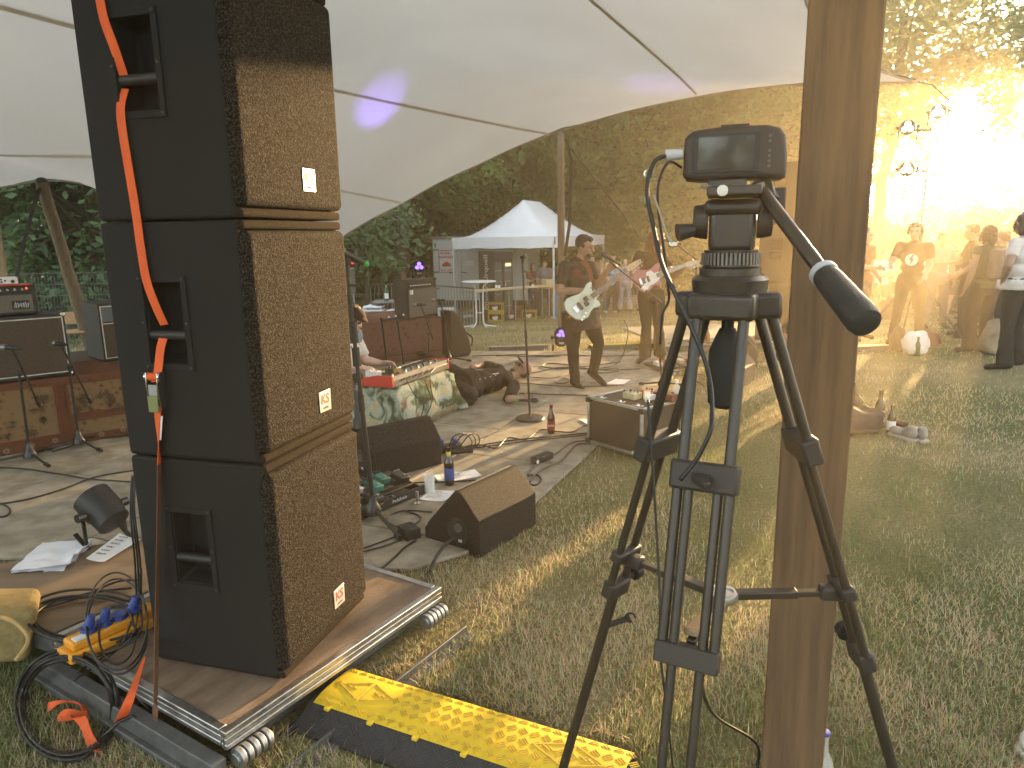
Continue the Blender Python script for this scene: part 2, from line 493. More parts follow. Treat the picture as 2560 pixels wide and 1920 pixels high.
for j in range(NV):
    v = j / (NV - 1)
    row = []
    for i in range(NU):
        u = i / (NU - 1)
        p = (edge_r[i] * (1 - v) + near_r[i] * v) + (left_r[j] * (1 - u) + right_r[j] * u) \
            - (edge_r[0] * ((1 - u) * (1 - v)) + edge_r[-1] * (u * (1 - v)) + near_r[0] * ((1 - u) * v) + near_r[-1] * (u * v))
        p = p + V(0, 0, 0.55 * math.sin(PI * v) * math.sin(PI * u))
        for q, h, w in ((poleA, 0.05, 0.30), (poleB, 0.03, 0.3)):
            dd = math.hypot(p.x - q.x, p.y - q.y); p = p + V(0, 0, h * math.exp(-dd / w) * (1 if dd > 0.02 else 1))
        row.append(p)
    grid.append(row)
tent = thing('tent_canopy', 'large off-white stretch fabric stage canopy with brown seams spanning overhead', 'tent', (0, 6, 0))
tm = MB(); tm.v = [p for row in grid for p in row]
tm.f = [(j * NU + i, j * NU + i + 1, (j + 1) * NU + i + 1, (j + 1) * NU + i) for j in range(NV - 1) for i in range(NU - 1)]
tent_ob = tm.build('fabric', M_tent, tent, smooth=180, world=True)
from mathutils.bvhtree import BVHTree
bvh = BVHTree.FromPolygons([tuple(p) for p in tm.v], tm.f)
def on_tent(px, py, off=0.006):
    d = ray(px, py).normalized()
    h = bvh.ray_cast(EYE, d)
    return (h[0] - d * off) if h[0] is not None else None
M_seam = mat('tent_seam', (0.56, 0.52, 0.45), 0.8, (0.52, 0.48, 0.42), 4)
def seam(pts, w):
    pp = []
    for a, b in zip(pts, pts[1:]):
        for k in range(14):
            t = k / 14; q = on_tent(a[0] + (b[0] - a[0]) * t, a[1] + (b[1] - a[1]) * t)
            if q is not None: pp.append(q)
    if len(pp) < 2: return
    dirs = []
    for i, p in enumerate(pp):
        t = (pp[min(i + 1, len(pp) - 1)] - pp[max(i - 1, 0)]).normalized()
        nn = (p - EYE).normalized(); dirs.append(t.cross(nn))
    MB().ribbon(pp, [w] * len(pp), dirs, 0.002).build('seam', M_seam, tent, world=True)
seam([(600, 172), (795, 216), (1100, 282), (1300, 322), (1385, 336)], 0.042)
seam([(1440, -40), (1482, 2), (1610, 112), (1700, 192), (1745, 238)], 0.042)
seam([(700, 440), (820, 470), (920, 490), (1008, 508)], 0.035)
seam([(-60, -2), (0, 16), (170, 62), (300, 96)], 0.042)
seam([(-60, 386), (0, 387), (120, 389), (300, 394)], 0.035)
hem = MB().tube([p + V(0, 0, -0.005) for p in edge], 0.011, 6)
hem.build('hem', mat('tent_hem', (0.36, 0.33, 0.27), 0.8), tent, world=True)
hem2 = MB().tube([p + V(0, 0, -0.005) for p in right_edge], 0.013, 6)
hem2.build('hem', MATS['tent_hem'], tent, world=True)
def wood_material(name, c1, c2, sc=(30, 30, 1.6)):
    return mat(name, c1, 0.75, c2, 1.0, bump=0.25, bscale=2.0, stretch=sc, contrast=(0.3, 0.7), detail=7)
M_pole = wood_material('pole_wood', (0.20, 0.15, 0.095), (0.11, 0.08, 0.05))
M_pole2 = wood_material('pale_pole_wood', (0.42, 0.33, 0.22), (0.27, 0.20, 0.13))
def pole(label, foot, top, r, m):
    t = thing('tent_pole', label, 'pole', foot)
    n = 14; path = [Vector(foot).lerp(Vector(top), i / n) + V(random.uniform(-1, 1), random.uniform(-1, 1), 0) * r * 0.07 for i in range(n + 1)]
    MB().tube(path, [r * (1 - 0.12 * i / n + random.uniform(-.03, .03)) for i in range(n + 1)], 14).build('shaft', m, t, world=True)
    MB().cyl(Vector(top) - V(0, 0, 0.02), Vector(top) + V(0, 0, 0.04), r * 0.95, r * 0.6).build('cap', M_blackmetal, t, world=True)
    return t
pf = WG(1404, 852)
pole('upright round wooden tent pole behind the bass player', pf, at(1402, 334, pf.y), 0.062, M_pole)
pole('grey-brown wooden tent pole leaning left above the carpet riser', at(236, 900, 10.4), at(103, 452, 9.6), 0.085, M_pole)
pole('pale bare wooden pole at the left edge behind the red amplifier', at(28, 840, 8.6), at(-14, 560, 8.6), 0.062, M_pole2)
pole('short pale pole end showing behind the wireless microphone', W(848, 905), at(842, 598, W(848, 905).y + 0.3), 0.045, M_pole2)
M_rope = mat('black_strap', (0.02, 0.019, 0.018), 0.8)
def strap(label, pts, w, cat='strap', name='guy_strap'):
    pp = [Vector(p) for p in pts]
    dirs = []
    for i in range(len(pp)):
        t = (pp[min(i + 1, len(pp) - 1)] - pp[max(i - 1, 0)]); dirs.append(t.cross(V(0, 1, 0)))
    return tag(MB().ribbon(pp, [w] * len(pp), dirs, 0.003).build(name, M_rope), label, cat)
strap('wide black guy strap dropping from the upright tent pole beside the white marquee', [at(1414, 346, 11.55), at(1428, 400, 11.5), at(1424, 560, 11.6), at(1412, 640, 11.9)], 0.05)
tag(MB().tube([at(1428, 372, 11.5), at(1500, 462, 12.0), at(1590, 580, 12.8), at(1690, 720, 13.6)], 0.014, 6).build('guy_rope', M_rope), 'thin black guy rope slanting down right from the upright pole', 'rope')
strap('black guy strap hanging from the leaning left pole', [at(100, 470, 9.5), at(80, 530, 9.4), at(62, 600, 9.4), at(40, 700, 9.4)], 0.045)
tag(MB().tube([tip, at(2330, 212, 8.2), at(2560, 420, 9.6), W(2700, 640, 0.7)], 0.007, 6).build('guy_rope', M_rope), 'guy rope from the canopy tip towards the sun side', 'rope')
tag(MB().tube([tip + V(-0.02, 0, 0.02), at(2250, 190, 7.0), at(2200, 172, 6.0)], 0.009, 6).build('guy_rope', M_rope), 'short rope tying the canopy tip to the brown post', 'rope')
M_post = wood_material('stained_timber', (0.185, 0.112, 0.057), (0.085, 0.05, 0.026), (34, 34, 2.2))
pl_, pr_ = W(1908, 1920), W(2066, 1920)
post_w = 0.172
pc = ((pl_ + pr_) / 2 + V(0.02, 0.07, 0)) * 0.93
post = thing('timber_post', 'thick square brown timber post holding the canopy at the right', 'post', (pc.x, pc.y, 0), R(-25))
pm = MB()
n = 22
for i in range(n):
    pass
pm.box((0, 0, 1.9), (post_w, post_w * 0.9, 3.9))
pm.build('shaft', M_post, post, bevel=0.006)
# ================================================================== VEGETATION
def foliage_material(name, c1, c2, tcol, tmix=0.45):
    m, nt, b = _new(name); L = nt.links
    nt.nodes.remove(b); out = nt.nodes['Material Output']
    tc = nt.nodes.new('ShaderNodeTexCoord'); n = nt.nodes.new('ShaderNodeTexNoise'); n.inputs['Scale'].default_value = 1.3; n.inputs['Detail'].default_value = 5
    L.new(tc.outputs['Object'], n.inputs['Vector'])
    oi = nt.nodes.new('ShaderNodeObjectInfo')
    r = nt.nodes.new('ShaderNodeValToRGB')
    r.color_ramp.elements[0].position = 0.32; r.color_ramp.elements[0].color = (*c2, 1)
    r.color_ramp.elements[1].position = 0.68; r.color_ramp.elements[1].color = (*c1, 1)
    L.new(n.outputs['Fac'], r.inputs['Fac'])
    hs = nt.nodes.new('ShaderNodeHueSaturation')
    mr = nt.nodes.new('ShaderNodeMapRange'); mr.inputs['To Min'].default_value = 0.8; mr.inputs['To Max'].default_value = 1.25
    L.new(oi.outputs['Random'], mr.inputs['Value']); L.new(mr.outputs[0], hs.inputs['Value'])
    L.new(r.outputs[0], hs.inputs['Color'])
    d = nt.nodes.new('ShaderNodeBsdfPrincipled'); d.inputs['Roughness'].default_value = 0.55; d.inputs['Specular IOR Level'].default_value = 0.35
    L.new(hs.outputs[0], d.inputs['Base Color'])
    t = nt.nodes.new('ShaderNodeBsdfTranslucent'); t.inputs['Color'].default_value = (*tcol, 1)
    mx = nt.nodes.new('ShaderNodeMixShader'); mx.inputs[0].default_value = tmix
    L.new(d.outputs[0], mx.inputs[1]); L.new(t.outputs[0], mx.inputs[2]); L.new(mx.outputs[0], out.inputs['Surface'])
    return m
M_leaf = foliage_material('leaves', (0.135, 0.205, 0.07), (0.045, 0.08, 0.026), (0.26, 0.36, 0.08), 0.45)
M_leaf_left = foliage_material('leaves_bluish', (0.115, 0.185, 0.08), (0.04, 0.08, 0.035), (0.16, 0.26, 0.07), 0.35)
M_bark = mat('bark', (0.10, 0.078, 0.055), 0.95, (0.05, 0.038, 0.027), 1.0, bump=0.8, bscale=3.0, stretch=(14, 14, 2.5))
def fast_mesh(name, verts, faces_n, m, parent=None, cols=None):
    """verts (N,k,3): N faces of k corners each, unshared"""
    N, k, _ = verts.shape
    me = bpy.data.meshes.new(name)
    me.vertices.add(N * k); me.vertices.foreach_set('co', verts.astype(np.float32).ravel())
    me.loops.add(N * k); me.loops.foreach_set('vertex_index', np.arange(N * k, dtype=np.int32))
    me.polygons.add(N); me.polygons.foreach_set('loop_start', np.arange(0, N * k, k, dtype=np.int32))
    me.update(calc_edges=True)
    me.materials.append(m)
    if cols is not None:
        a = me.color_attributes.new('col', 'FLOAT_COLOR', 'POINT')
        a.data.foreach_set('color', np.repeat(cols, k, axis=0).astype(np.float32).ravel())
    o = bpy.data.objects.new(name, me); COL.objects.link(o)
    if parent is not None: o.parent = parent
    return o
def unit(a): return a / np.maximum(1e-9, np.linalg.norm(a, axis=-1, keepdims=True))
def leaf_quads(cen, nor, size, asp=0.5):
    n = len(cen)
    rnd = rng.normal(size=(n, 3)); d = unit(rnd - nor * np.sum(rnd * nor, 1, keepdims=True)); s = np.cross(nor, d)
    l = size[:, None] * 0.5; w = l * asp
    mid = cen - d * l * 0.15 - nor * l * 0.12
    return np.stack([cen - d * l, mid + s * w, cen + d * l - nor * l * 0.2, mid - s * w], 1)
def crown_leaves(seed, rad, n_cl, per, leaf, low=-0.9, spray=0.9, thick=0.22, fill=0.45):
    g = np.random.default_rng(seed)
    d = unit(g.normal(size=(n_cl, 3))); d[:, 2] = np.maximum(d[:, 2], low)
    rr = g.uniform(fill, 1.0, size=(n_cl, 1)) ** 0.6
    lob = 1 + 0.22 * np.sin(3 * np.arctan2(d[:, 1], d[:, 0]) + seed) * np.cos(2.3 * d[:, 2] + seed * 1.7)
    cc = d * rr * np.array(rad) * lob[:, None]
    cen = []; nor = []
    for k in range(n_cl):
        nn = unit(np.array([d[k, 0] * 0.55, d[k, 1] * 0.55, 1.0]) + g.normal(size=3) * 0.22)
        a = unit(np.cross(nn, [0.3, 1, 0.2])); b_ = np.cross(nn, a)
        sz = spray * g.uniform(0.6, 1.3)
        q = g.normal(size=(per, 3)) * np.array([sz * .5, sz * .5, thick * .5])
        p = cc[k] + q[:, :1] * a + q[:, 1:2] * b_ + q[:, 2:] * nn
        p[:, 2] -= 0.18 * (q[:, 0] ** 2 + q[:, 1] ** 2) / sz
        cen.append(p); nor.append(unit(nn + g.normal(size=(per, 3)) * 0.45))
    cen = np.concatenate(cen); nor = np.concatenate(nor)
    return cen, nor, g.uniform(0.65, 1.35, len(cen)) * leaf, cc
def tree_wood(root, base, top, r, cc, off, nb, seed, gaps=False):
    g = random.Random(seed)
    n = 9; path = [Vector(base).lerp(Vector(top), i / n) + V(g.uniform(-1, 1), g.uniform(-1, 1), 0) * r * 0.35 for i in range(n + 1)]
    path[0] = Vector(base) + V(0, 0, -0.1)
    rads = [r * (1.25 if i == 0 else 1.0) * (1 - 0.6 * i / n) for i in range(n + 1)]
    tr = MB().tube(path, rads, 12).build('trunk', M_bark, root)
    lm = MB()
    for k in g.sample(range(len(cc)), min(nb, len(cc))):
        e = Vector(cc[k]) + Vector(off)
        i = min(n - 1, max(2, int(n * (0.35 + 0.5 * g.random())))); s = path[i]
        mid = s.lerp(e, 0.5) + V(0, 0, 0.3 * g.random())
        if gaps:
            q_ = np.array([list(s.lerp(e, f) + root.location) for f in np.linspace(0, 1, 12)])
            if not gap_mask(q_, 1.15, 0).all(): continue
        lm.tube(smooth_path([s, mid, e], 4), [rads[i] * 0.5 * (1 - 0.85 * t / 8) for t in range(9)], 6)
    kind(lm.build('limbs', M_bark, root), 'stuff')
    return tr
WOOD = 'trees of the wood around the lawn'
def make_tree(seed, h, rad, n_cl, per, leaf, trunk_r, m=M_leaf, **kw):
    t = thing('leafy_tree', 'x', 'tree', (0, 0, 0), 0, WOOD)
    cen, nor, sz, cc = crown_leaves(seed, rad, n_cl, per, leaf, **kw)
    cz = h - rad[2]
    cen = cen + np.array([0, 0, cz])
    kind(fast_mesh('foliage', leaf_quads(cen, nor, sz), 4, m, t), 'stuff')
    tree_wood(t, (0, 0, 0), (0, 0, h * 0.72), trunk_r, cc, (0, 0, cz), 26, seed)
    return t
protos = [make_tree(11, 13.0, (4.2, 4.2, 6.2), 230, 60, 0.30, 0.26, fill=0.35, spray=1.25, thick=.3),
          make_tree(12, 11.0, (3.8, 3.8, 5.2), 210, 60, 0.28, 0.24, fill=0.3, spray=1.1, thick=.3),
          make_tree(13, 15.0, (4.8, 4.8, 6.8), 250, 60, 0.32, 0.30, fill=0.35, spray=1.4, thick=.35)]
bush_p = make_tree(14, 4.2, (2.7, 2.3, 2.2), 130, 60, 0.22, 0.09, fill=0.25, spray=0.8, low=-1, thick=.3)
left_p = make_tree(15, 8.5, (3.6, 3.4, 4.25), 300, 60, 0.21, 0.2, m=M_leaf_left, fill=0.45, spray=0.75, low=-1, thick=.25)
used = {}
def place(p, x, y, s, label, group=WOOD):
    k = p.name
    if k not in used:
        used[k] = True; o = p; o.location = (x, y, gz(y)); o['label'] = label; o['group'] = group
    else:
        o = dup(p, (x, y, gz(y)), None, label, group)
    o.rotation_euler = (0, 0, random.uniform(0, 6.28)); o.scale = (s * random.uniform(.9, 1.1), s * random.uniform(.9, 1.1), s)
    return o
LB = 'tall dark green tree in the dense wood behind the lawn'
for i in range(9):
    place(protos[i % 3], -15 + i * 3.1 + random.uniform(-.8, .8), 31.0 - i * 0.15 + random.uniform(-1.5, 1.5), random.uniform(.85, 1.1), LB)
for i in range(10):
    place(protos[(i + 1) % 3], -20 + i * 3.8 + random.uniform(-1, 1), 39 + random.uniform(-2, 2), random.uniform(1.0, 1.25), LB)
for i in range(10):
    place(bush_p, -16 + i * 2.8 + random.uniform(-.7, .7), 29.0 + random.uniform(-.8, .8), random.uniform(.8, 1.15), 'dense green shrub at the foot of the wood behind the lawn', 'shrubs under the wood')
for i in range(8):
    place(bush_p, -22 + i * 4.6, 43.0 + random.uniform(-1, 1), random.uniform(1.5, 2.0), 'dense green shrub at the foot of the wood behind the lawn', 'shrubs under the wood')
for (x, y, s) in ((-13.0, 17.0, 1.0), (-9.3, 16.4, 0.95), (-6.2, 17.2, 1.0), (-17, 19, 1.2), (-11, 20.5, 1.15), (-7.6, 20.0, 1.2)):
    place(left_p, x, y, s, 'bushy bluish-green tree behind the mesh fence at the left', 'bushy trees behind the mesh fence')
for k, (x, y) in enumerate(((-12.5, -29), (-8.8, -30), (-5, -31))):
    place(protos[k % 3], x, y, .62, 'low dark green tree behind the photographer')
big = thing('leafy_tree', 'big tree with a thick bare trunk behind the combo amplifier', 'tree', WG(1003, 772))
cen, nor, sz, cc = crown_leaves(41, (4.6, 3.4, 3.4), 170, 70, 0.24, spray=1.0, fill=0.35, low=-0.75)
off = np.array([-0.4, 0.3, 6.2]); cen = cen + off
keep = ~((np.abs(cen[:, 0]) < 1.5) & (cen[:, 2] < 3.6))
kind(fast_mesh('foliage', leaf_quads(cen[keep], nor[keep], sz[keep]), 4, M_leaf, big), 'stuff')
tree_wood(big, (0, 0, 0), (0.25, 0, 8), 0.33, cc, off, 22, 41)
sp = thing('leafy_sapling', 'young tree with large pale green leaves hanging in front of the thick trunk', 'tree', (W(905, 800).x, 15.2, gz(15.2)))
cl = []
for (px, py, Y) in ((880, 590, 14.5), (930, 560, 14.8), (985, 600, 15), (940, 640, 14.6), (1000, 545, 15.2), (900, 660, 14.8), (960, 520, 15.2), (870, 640, 14.9)):
    cl.append(at(px, py, Y) - sp.location)
cl = np.array([list(c) for c in cl]); P_ = []; N_ = []
for c in cl:
    q = rng.normal(size=(90, 3)) * np.array([.38, .3, .11]); q[:, 2] -= 0.25 * np.abs(q[:, 0])
    P_.append(c + q); N_.append(unit(np.array([0.1, -0.5, 1.0]) + rng.normal(size=(90, 3)) * .4))
P_ = np.concatenate(P_); N_ = np.concatenate(N_)
kind(fast_mesh('foliage', leaf_quads(P_, N_, rng.uniform(.12, .24, len(P_)), 0.45), 4, M_leaf_left, sp), 'stuff')
tree_wood(sp, (0, 0.4, 0), (0.1, 0.3, 3.2), 0.055, cl, (0, 0, 0), 8, 42)
GAPS = [((1.0, 3.1, 0), .35), ((-.2, 2.9, 0), .25), ((.6, 3.7, 0), .3), ((1.9, 6.2, 0), .4), ((1.2, 9.0, 1.0), .35), ((2.6, 8.8, 0), .4), ((0.0, 12.5, 0), .5), ((2.5, 13, 0), .6), ((-0.76, 2.55, 0.55), 0.80), ((-0.74, 2.60, 1.35), 0.80), ((-0.72, 2.65, 2.0), 0.5), ((3.6, 5.2, 0.0), 0.7), ((6.2, 8.6, 0), .6), ((2.0, 2.6, 0), .3), ((3.4, 8.2, 0), .4), ((5.5, 7.4, 0.0), 0.5), ((2.6, 3.6, 0.0), 0.35), ((4.6, 9.6, 0.0), 0.4), ((1.5, 2.7, 0), 0.25), ((-0.1, 3.85, 0.35), 0.34), ((0.1, 5.9, 0.1), 0.28), ((-0.8, 6.2, 0.6), 0.36),
        ((-0.35, 2.35, 0.1), 0.16), ((0.35, 4.55, 0.0), 0.26), ((0.95, 5.3, 0.0), 0.2), ((1.85, 9.4, 1.65), 0.35), ((-1.5, 6.1, 1.1), 0.3), ((0.62, 1.7, 1.55), 0.30),
        ((0.95, 2.0, 1.4), 0.35), ((0.95, 2.0, 2.1), 0.3), ((6.0, 10.2, 1.35), 0.9), ((8.2, 12.5, 1.5), 1.0), ((4.8, 7.6, 0.0), 0.35), ((2.4, 5.5, 0.0), 0.25), ((1.0, 8.0, 1.2), 0.3),
        ((0.55, 1.75, 1.0), 0.2), ((3.0, 6.2, 0.2), 0.3), ((1.6, 4.1, 0.0), 0.2)]
sd = np.array(SUN_DIR)
def gap_mask(P, grow=1.0, jit=.15):
    keep = np.ones(len(P), bool)
    for (c, r) in GAPS:
        q = P - np.array(c); t = q @ sd
        dist = np.linalg.norm(q - t[:, None] * sd, axis=1)
        keep &= ~((dist < r * grow * (1 + jit * rng.normal(size=len(P)))) & (t > 0))
    return keep
def sun_tree(label, x, y, h, rad, seed, n_cl, tr=0.25, leaf=0.26, lowz=None, per=70, spray=1.2, kx=0.0):
    t = thing('leafy_tree', label, 'tree', (x, y, gz(y)), 0, 'tall trees on the sunny side')
    cen, nor, sz, cc = crown_leaves(seed, rad, n_cl, per, leaf, fill=0.25, spray=spray, low=-1, thick=.35)
    cz = lowz + rad[2] if lowz is not None else h - rad[2]
    P = cen + np.array([x, y, cz])
    k = gap_mask(P)
    if kx: k &= rng.random(len(P)) > kx
    kind(fast_mesh('foliage', leaf_quads(P[k] - np.array([x, y, gz(y)]), nor[k], sz[k]), 4, M_leaf, t), 'stuff')
    tree_wood(t, (0, 0, 0), (0.4, 0, h * 0.7), tr, cc, (0, 0, cz), 24, seed, True)
SL = 'tall backlit tree on the sunny right side of the lawn'
sun_tree(SL, 9.2, 25.6, 12, (3.6, 3.2, 4.6), 61, 190, lowz=2.4)
sun_tree(SL, 12.3, 24.4, 13, (3.8, 3.4, 5.2), 62, 210, lowz=2.0)
sun_tree(SL, 17.8, 23.0, 12, (3.8, 3.4, 5.0), 63, 200, lowz=2.2)
sun_tree(SL, 21.5, 20.5, 12, (3.8, 3.4, 5.0), 64, 200, lowz=2.0)
sun_tree(SL, 24.5, 17.0, 12, (3.8, 3.6, 5.2), 65, 200, lowz=1.8)
sun_tree(SL, 13.0, 30.5, 14, (4.4, 3.6, 6.0), 66, 190, lowz=1.5)
sun_tree(SL, 21.4, 30.0, 11, (4.4, 3.6, 4.6), 67, 170, lowz=1.2, kx=.15)
sun_tree(SL, 25.0, 27.0, 11, (4.6, 3.6, 4.6), 68, 170, lowz=1.2, kx=.15)
sun_tree(SL, 29.0, 22.0, 12, (4.6, 3.6, 5.0), 69, 170, lowz=1.2)
for k in range(14):
    a = R(20 + k * 3.6); d_ = 31 + 2 * (k % 2) + random.uniform(-1, 1)
    place(bush_p, d_ * math.sin(a), d_ * math.cos(a) + 1, random.uniform(.75, .92), 'low bushy shrub at the edge of the lawn behind the backlit audience', 'shrubs behind the audience')
def grass_material():
    m, nt, b = _new('grass_blades'); L = nt.links
    nt.nodes.remove(b); out = nt.nodes['Material Output']
    a = nt.nodes.new('ShaderNodeVertexColor'); a.layer_name = 'col'
    d = nt.nodes.new('ShaderNodeBsdfPrincipled'); d.inputs['Roughness'].default_value = 0.6; d.inputs['Specular IOR Level'].default_value = 0.3
    t = nt.nodes.new('ShaderNodeBsdfTranslucent'); mx = nt.nodes.new('ShaderNodeMixShader'); mx.inputs[0].default_value = 0.35
    L.new(a.outputs[0], d.inputs['Base Color']); L.new(a.outputs[0], t.inputs['Color'])
    L.new(d.outputs[0], mx.inputs[1]); L.new(t.outputs[0], mx.inputs[2]); L.new(mx.outputs[0], out.inputs['Surface'])
    return m
M_grass = grass_material()
def fnoise(x, y, s, seed):
    g = np.random.default_rng(seed); v = 0
    for k in range(7):
        a = g.uniform(0, 6.28); f = s * g.uniform(.5, 1.9); v = v + np.sin((x * np.cos(a) + y * np.sin(a)) * f + g.uniform(0, 6.28))
    return v / 4.0
KEEP_OUT = []          # polygons (x, y) where no blade grows, filled by the objects on the lawn
def in_poly(x, y, poly):
    c = np.zeros(len(x), bool); n = len(poly)
    for i in range(n):
        x0, y0 = poly[i]; x1, y1 = poly[(i + 1) % n]
        cond = ((y0 > y) != (y1 > y)) & (x < (x1 - x0) * (y - y0) / (y1 - y0 + 1e-12) + x0)
        c ^= cond
    return c
def grow_grass(N):
    Y = 1.55 / (1 - rng.random(N) * (1 - 1.55 / 24.0))
    X = rng.uniform(-1, 1, N) * (0.9 * Y + 0.7) + 0.12 * Y
    k = ~in_poly(X, Y, SLAB_POLY)
    for p in KEEP_OUT: k &= ~in_poly(X, Y, p)
    X, Y = X[k], Y[k]; n = len(X)
    dry = fnoise(X, Y, 1.6, 3) + 0.7 * fnoise(X, Y, 6.0, 4) + rng.normal(size=n) * 0.55
    tuft = fnoise(X, Y, 9.0, 5)
    kk = (tuft + rng.normal(size=n) * .8) > -0.75
    X, Y, dry, tuft = X[kk], Y[kk], dry[kk], tuft[kk]; n = len(X)
    L_ = rng.uniform(.020, .050, n) * (1 + 0.35 * np.clip(tuft, -1, 1.6)) * (1 + 0.012 * Y)
    long_ = rng.random(n) < 0.03; L_[long_] *= 1.6
    ang = rng.uniform(0, 2 * PI, n); lean = np.clip(np.abs(rng.normal(size=n)) * 0.75 + np.where(dry > 0.1, 0.5, 0.1), 0.05, 1.5)
    w = rng.uniform(.0018, .0036, n) * np.maximum(1, Y / 3.2)
    dx, dy = np.cos(ang), np.sin(ang); sx, sy = -dy, dx
    T_ = np.clip((Y - 10.6) / 10.6, 0, 1); b = np.stack([X, Y, -0.002 - 0.72 * (T_ * T_ * (3 - 2 * T_) * .35 + T_ * .65)], 1); s = np.stack([sx, sy, np.zeros(n)], 1) * w[:, None] * .5
    mid = b + np.stack([dx * np.sin(lean * .55), dy * np.sin(lean * .55), np.cos(lean * .55)], 1) * (L_ * .55)[:, None]
    tipp = mid + np.stack([dx * np.sin(lean), dy * np.sin(lean), np.maximum(0.02, np.cos(lean))], 1) * (L_ * .5)[:, None]
    q1 = np.stack([b - s, b + s, mid + s * .8, mid - s * .8], 1)
    q2 = np.stack([mid - s * .8, mid + s * .8, tipp + s * .1, tipp - s * .1], 1)
    green = np.stack([rng.uniform(.17, .26, n), rng.uniform(.20, .29, n), rng.uniform(.08, .13, n)], 1)
    straw = np.stack([rng.uniform(.46, .70, n), rng.uniform(.39, .59, n), rng.uniform(.24, .38, n)], 1)
    f = np.clip((dry + 0.62) * 0.8, 0, 1)[:, None]
    f = np.where(rng.random((n, 1)) < .75, np.round(f), f)
    col = np.concatenate([green * (1 - f) + straw * f, np.ones((n, 1))], 1)
    o = fast_mesh('grass', np.concatenate([q1, q2]), 4, M_grass, None, np.concatenate([col, col]))
    return kind(o, 'stuff')
# ================================================================== NEAR LEFT: DECK, SPEAKER STACK, STRAP, CABLES
DZ = 0.17
M_ply = mat('worn_plywood', (0.29, 0.215, 0.15), 0.62, (0.13, 0.085, 0.055), 4.5, bump=0.2, bscale=60, stretch=(1.0, 3.5, 1), contrast=(0.32, 0.72), detail=9)
M_ply2 = mat('worn_plywood_grey', (0.255, 0.185, 0.115), 0.7, (0.135, 0.09, 0.055), 2.2, bump=0.12, bscale=60, stretch=(1, 3, 1), contrast=(0.3, 0.72), detail=9)
A_, B_ = W(568, 1822, DZ), W(1089, 1471, DZ)
ab = (B_ - A_); DECK_L = ab.length; ab.normalize(); lf = V(-ab.y, ab.x, 0)
DECK_W = 1.06
deck = thing('stage_deck', 'low plywood stage deck with aluminium edge under the speaker stack', 'stage deck', (A_.x, A_.y, 0), math.atan2(ab.y, ab.x))
MB().box((DECK_L / 2, DECK_W / 2, DZ - 0.014), (DECK_L - 0.012, DECK_W - 0.012, 0.024)).build('board', M_ply, deck, smooth=0)
def rail(c, size, ax):
    m = MB()
    L, th = size
    for dz_, t_, h_ in ((-0.011, 0.030, 0.022), (-0.034, 0.022, 0.018), (-0.054, 0.030, 0.018)):
        sz = (L, t_, h_) if ax == 'x' else (t_, L, h_)
        m.box((c[0], c[1], DZ + 0.003 + dz_), sz)
    m.box((c[0], c[1], DZ + 0.003 - 0.034), (L, 0.012, 0.066) if ax == 'x' else (0.012, L, 0.066))
    return m
rail((DECK_L / 2, -0.004), (DECK_L + 0.04, 0.03), 'x').build('edge_rail', M_alu, deck, bevel=0.003)
rail((-0.004, DECK_W / 2 + .012), (DECK_W - 0.012, 0.03), 'y').build('edge_rail', M_alu, deck, bevel=0.003)
rail((DECK_L / 2, DECK_W + 0.004), (DECK_L + 0.04, 0.03), 'x').build('edge_rail', M_alu, deck, bevel=0.003)
rail((DECK_L + 0.004, DECK_W / 2), (DECK_W - 0.034, 0.03), 'y').build('edge_rail', M_alu, deck, bevel=0.003)
for x in (0.14, 0.62, 1.0):
    MB().cyl((x, -0.0205, DZ - 0.008), (x, -0.018, DZ - 0.008), 0.007).build('screw', M_galv, deck)
MB().box((-0.055, DECK_W / 2, 0.05), (0.05, DECK_W + 0.05, 0.095)).box((-0.085, DECK_W / 2, 0.02), (0.03, DECK_W + 0.05, 0.03)).build('base_beam', mat('dark_galvanised', (0.15, 0.155, 0.155), 0.55, (0.09, 0.095, 0.095), 14, metal=0.4), deck, bevel=0.004)
MB().box((DECK_L * .5, -0.155, 0.016), (DECK_L + 0.02, 0.012, 0.032)).box((DECK_L * .5, -0.185, 0.005), (DECK_L + 0.02, 0.05, 0.008)).build('ground_rail', MATS['dark_galvanised'], deck, bevel=0.002)
MB().box((DECK_L * .5, 0.1, 0.05), (DECK_L - 0.15, 0.05, 0.09)).build('base_beam', MATS['dark_galvanised'], deck, bevel=0.004)
for x in (0.05, DECK_L - 0.07):
    m = MB()
    for k in range(5):
        m.cyl((x - 0.05 + k * 0.026, -0.035, 0.075), (x - 0.05 + k * 0.026 + 0.017, -0.035, 0.075), 0.034, n=18)
    m.cyl((x - 0.06, -0.035, 0.075), (x + 0.08, -0.035, 0.075), 0.022)
    m.build('clamp_bolt', M_galv, deck, bevel=0.002)
E0, E1 = W(-140, 1438, DZ - .004), W(352, 1308, DZ - .004)
ed = (E1 - E0).normalized()
Dc = A_ + lf * (DECK_W + 0.03); Cc = B_ + lf * (DECK_W + 0.03)
deck2 = thing('stage_deck', 'worn grey-brown plywood stage deck with the white cloth and spotlight on it', 'stage deck', (E0.x, E0.y, 0))
poly2 = [(E0.x, E0.y), (Dc.x - 1.0, Dc.y + 0.42), (Dc.x - 0.01, Dc.y + .02), (Cc.x - 0.01, Cc.y + .02), (E1.x + 0.35, E1.y - 0.03)]
cx_, cy_ = E0.x, E0.y
MB().prism([(x - cx_, y - cy_) for x, y in poly2], DZ - 0.03, DZ - 0.004).build('board', M_ply2, deck2, smooth=0)
m = MB()
for i in range(len(poly2)):
    p, q = poly2[i], poly2[(i + 1) % len(poly2)]
    m.bar((p[0] - cx_, p[1] - cy_, DZ - 0.062), (q[0] - cx_, q[1] - cy_, DZ - 0.062), 0.03, 0.06)
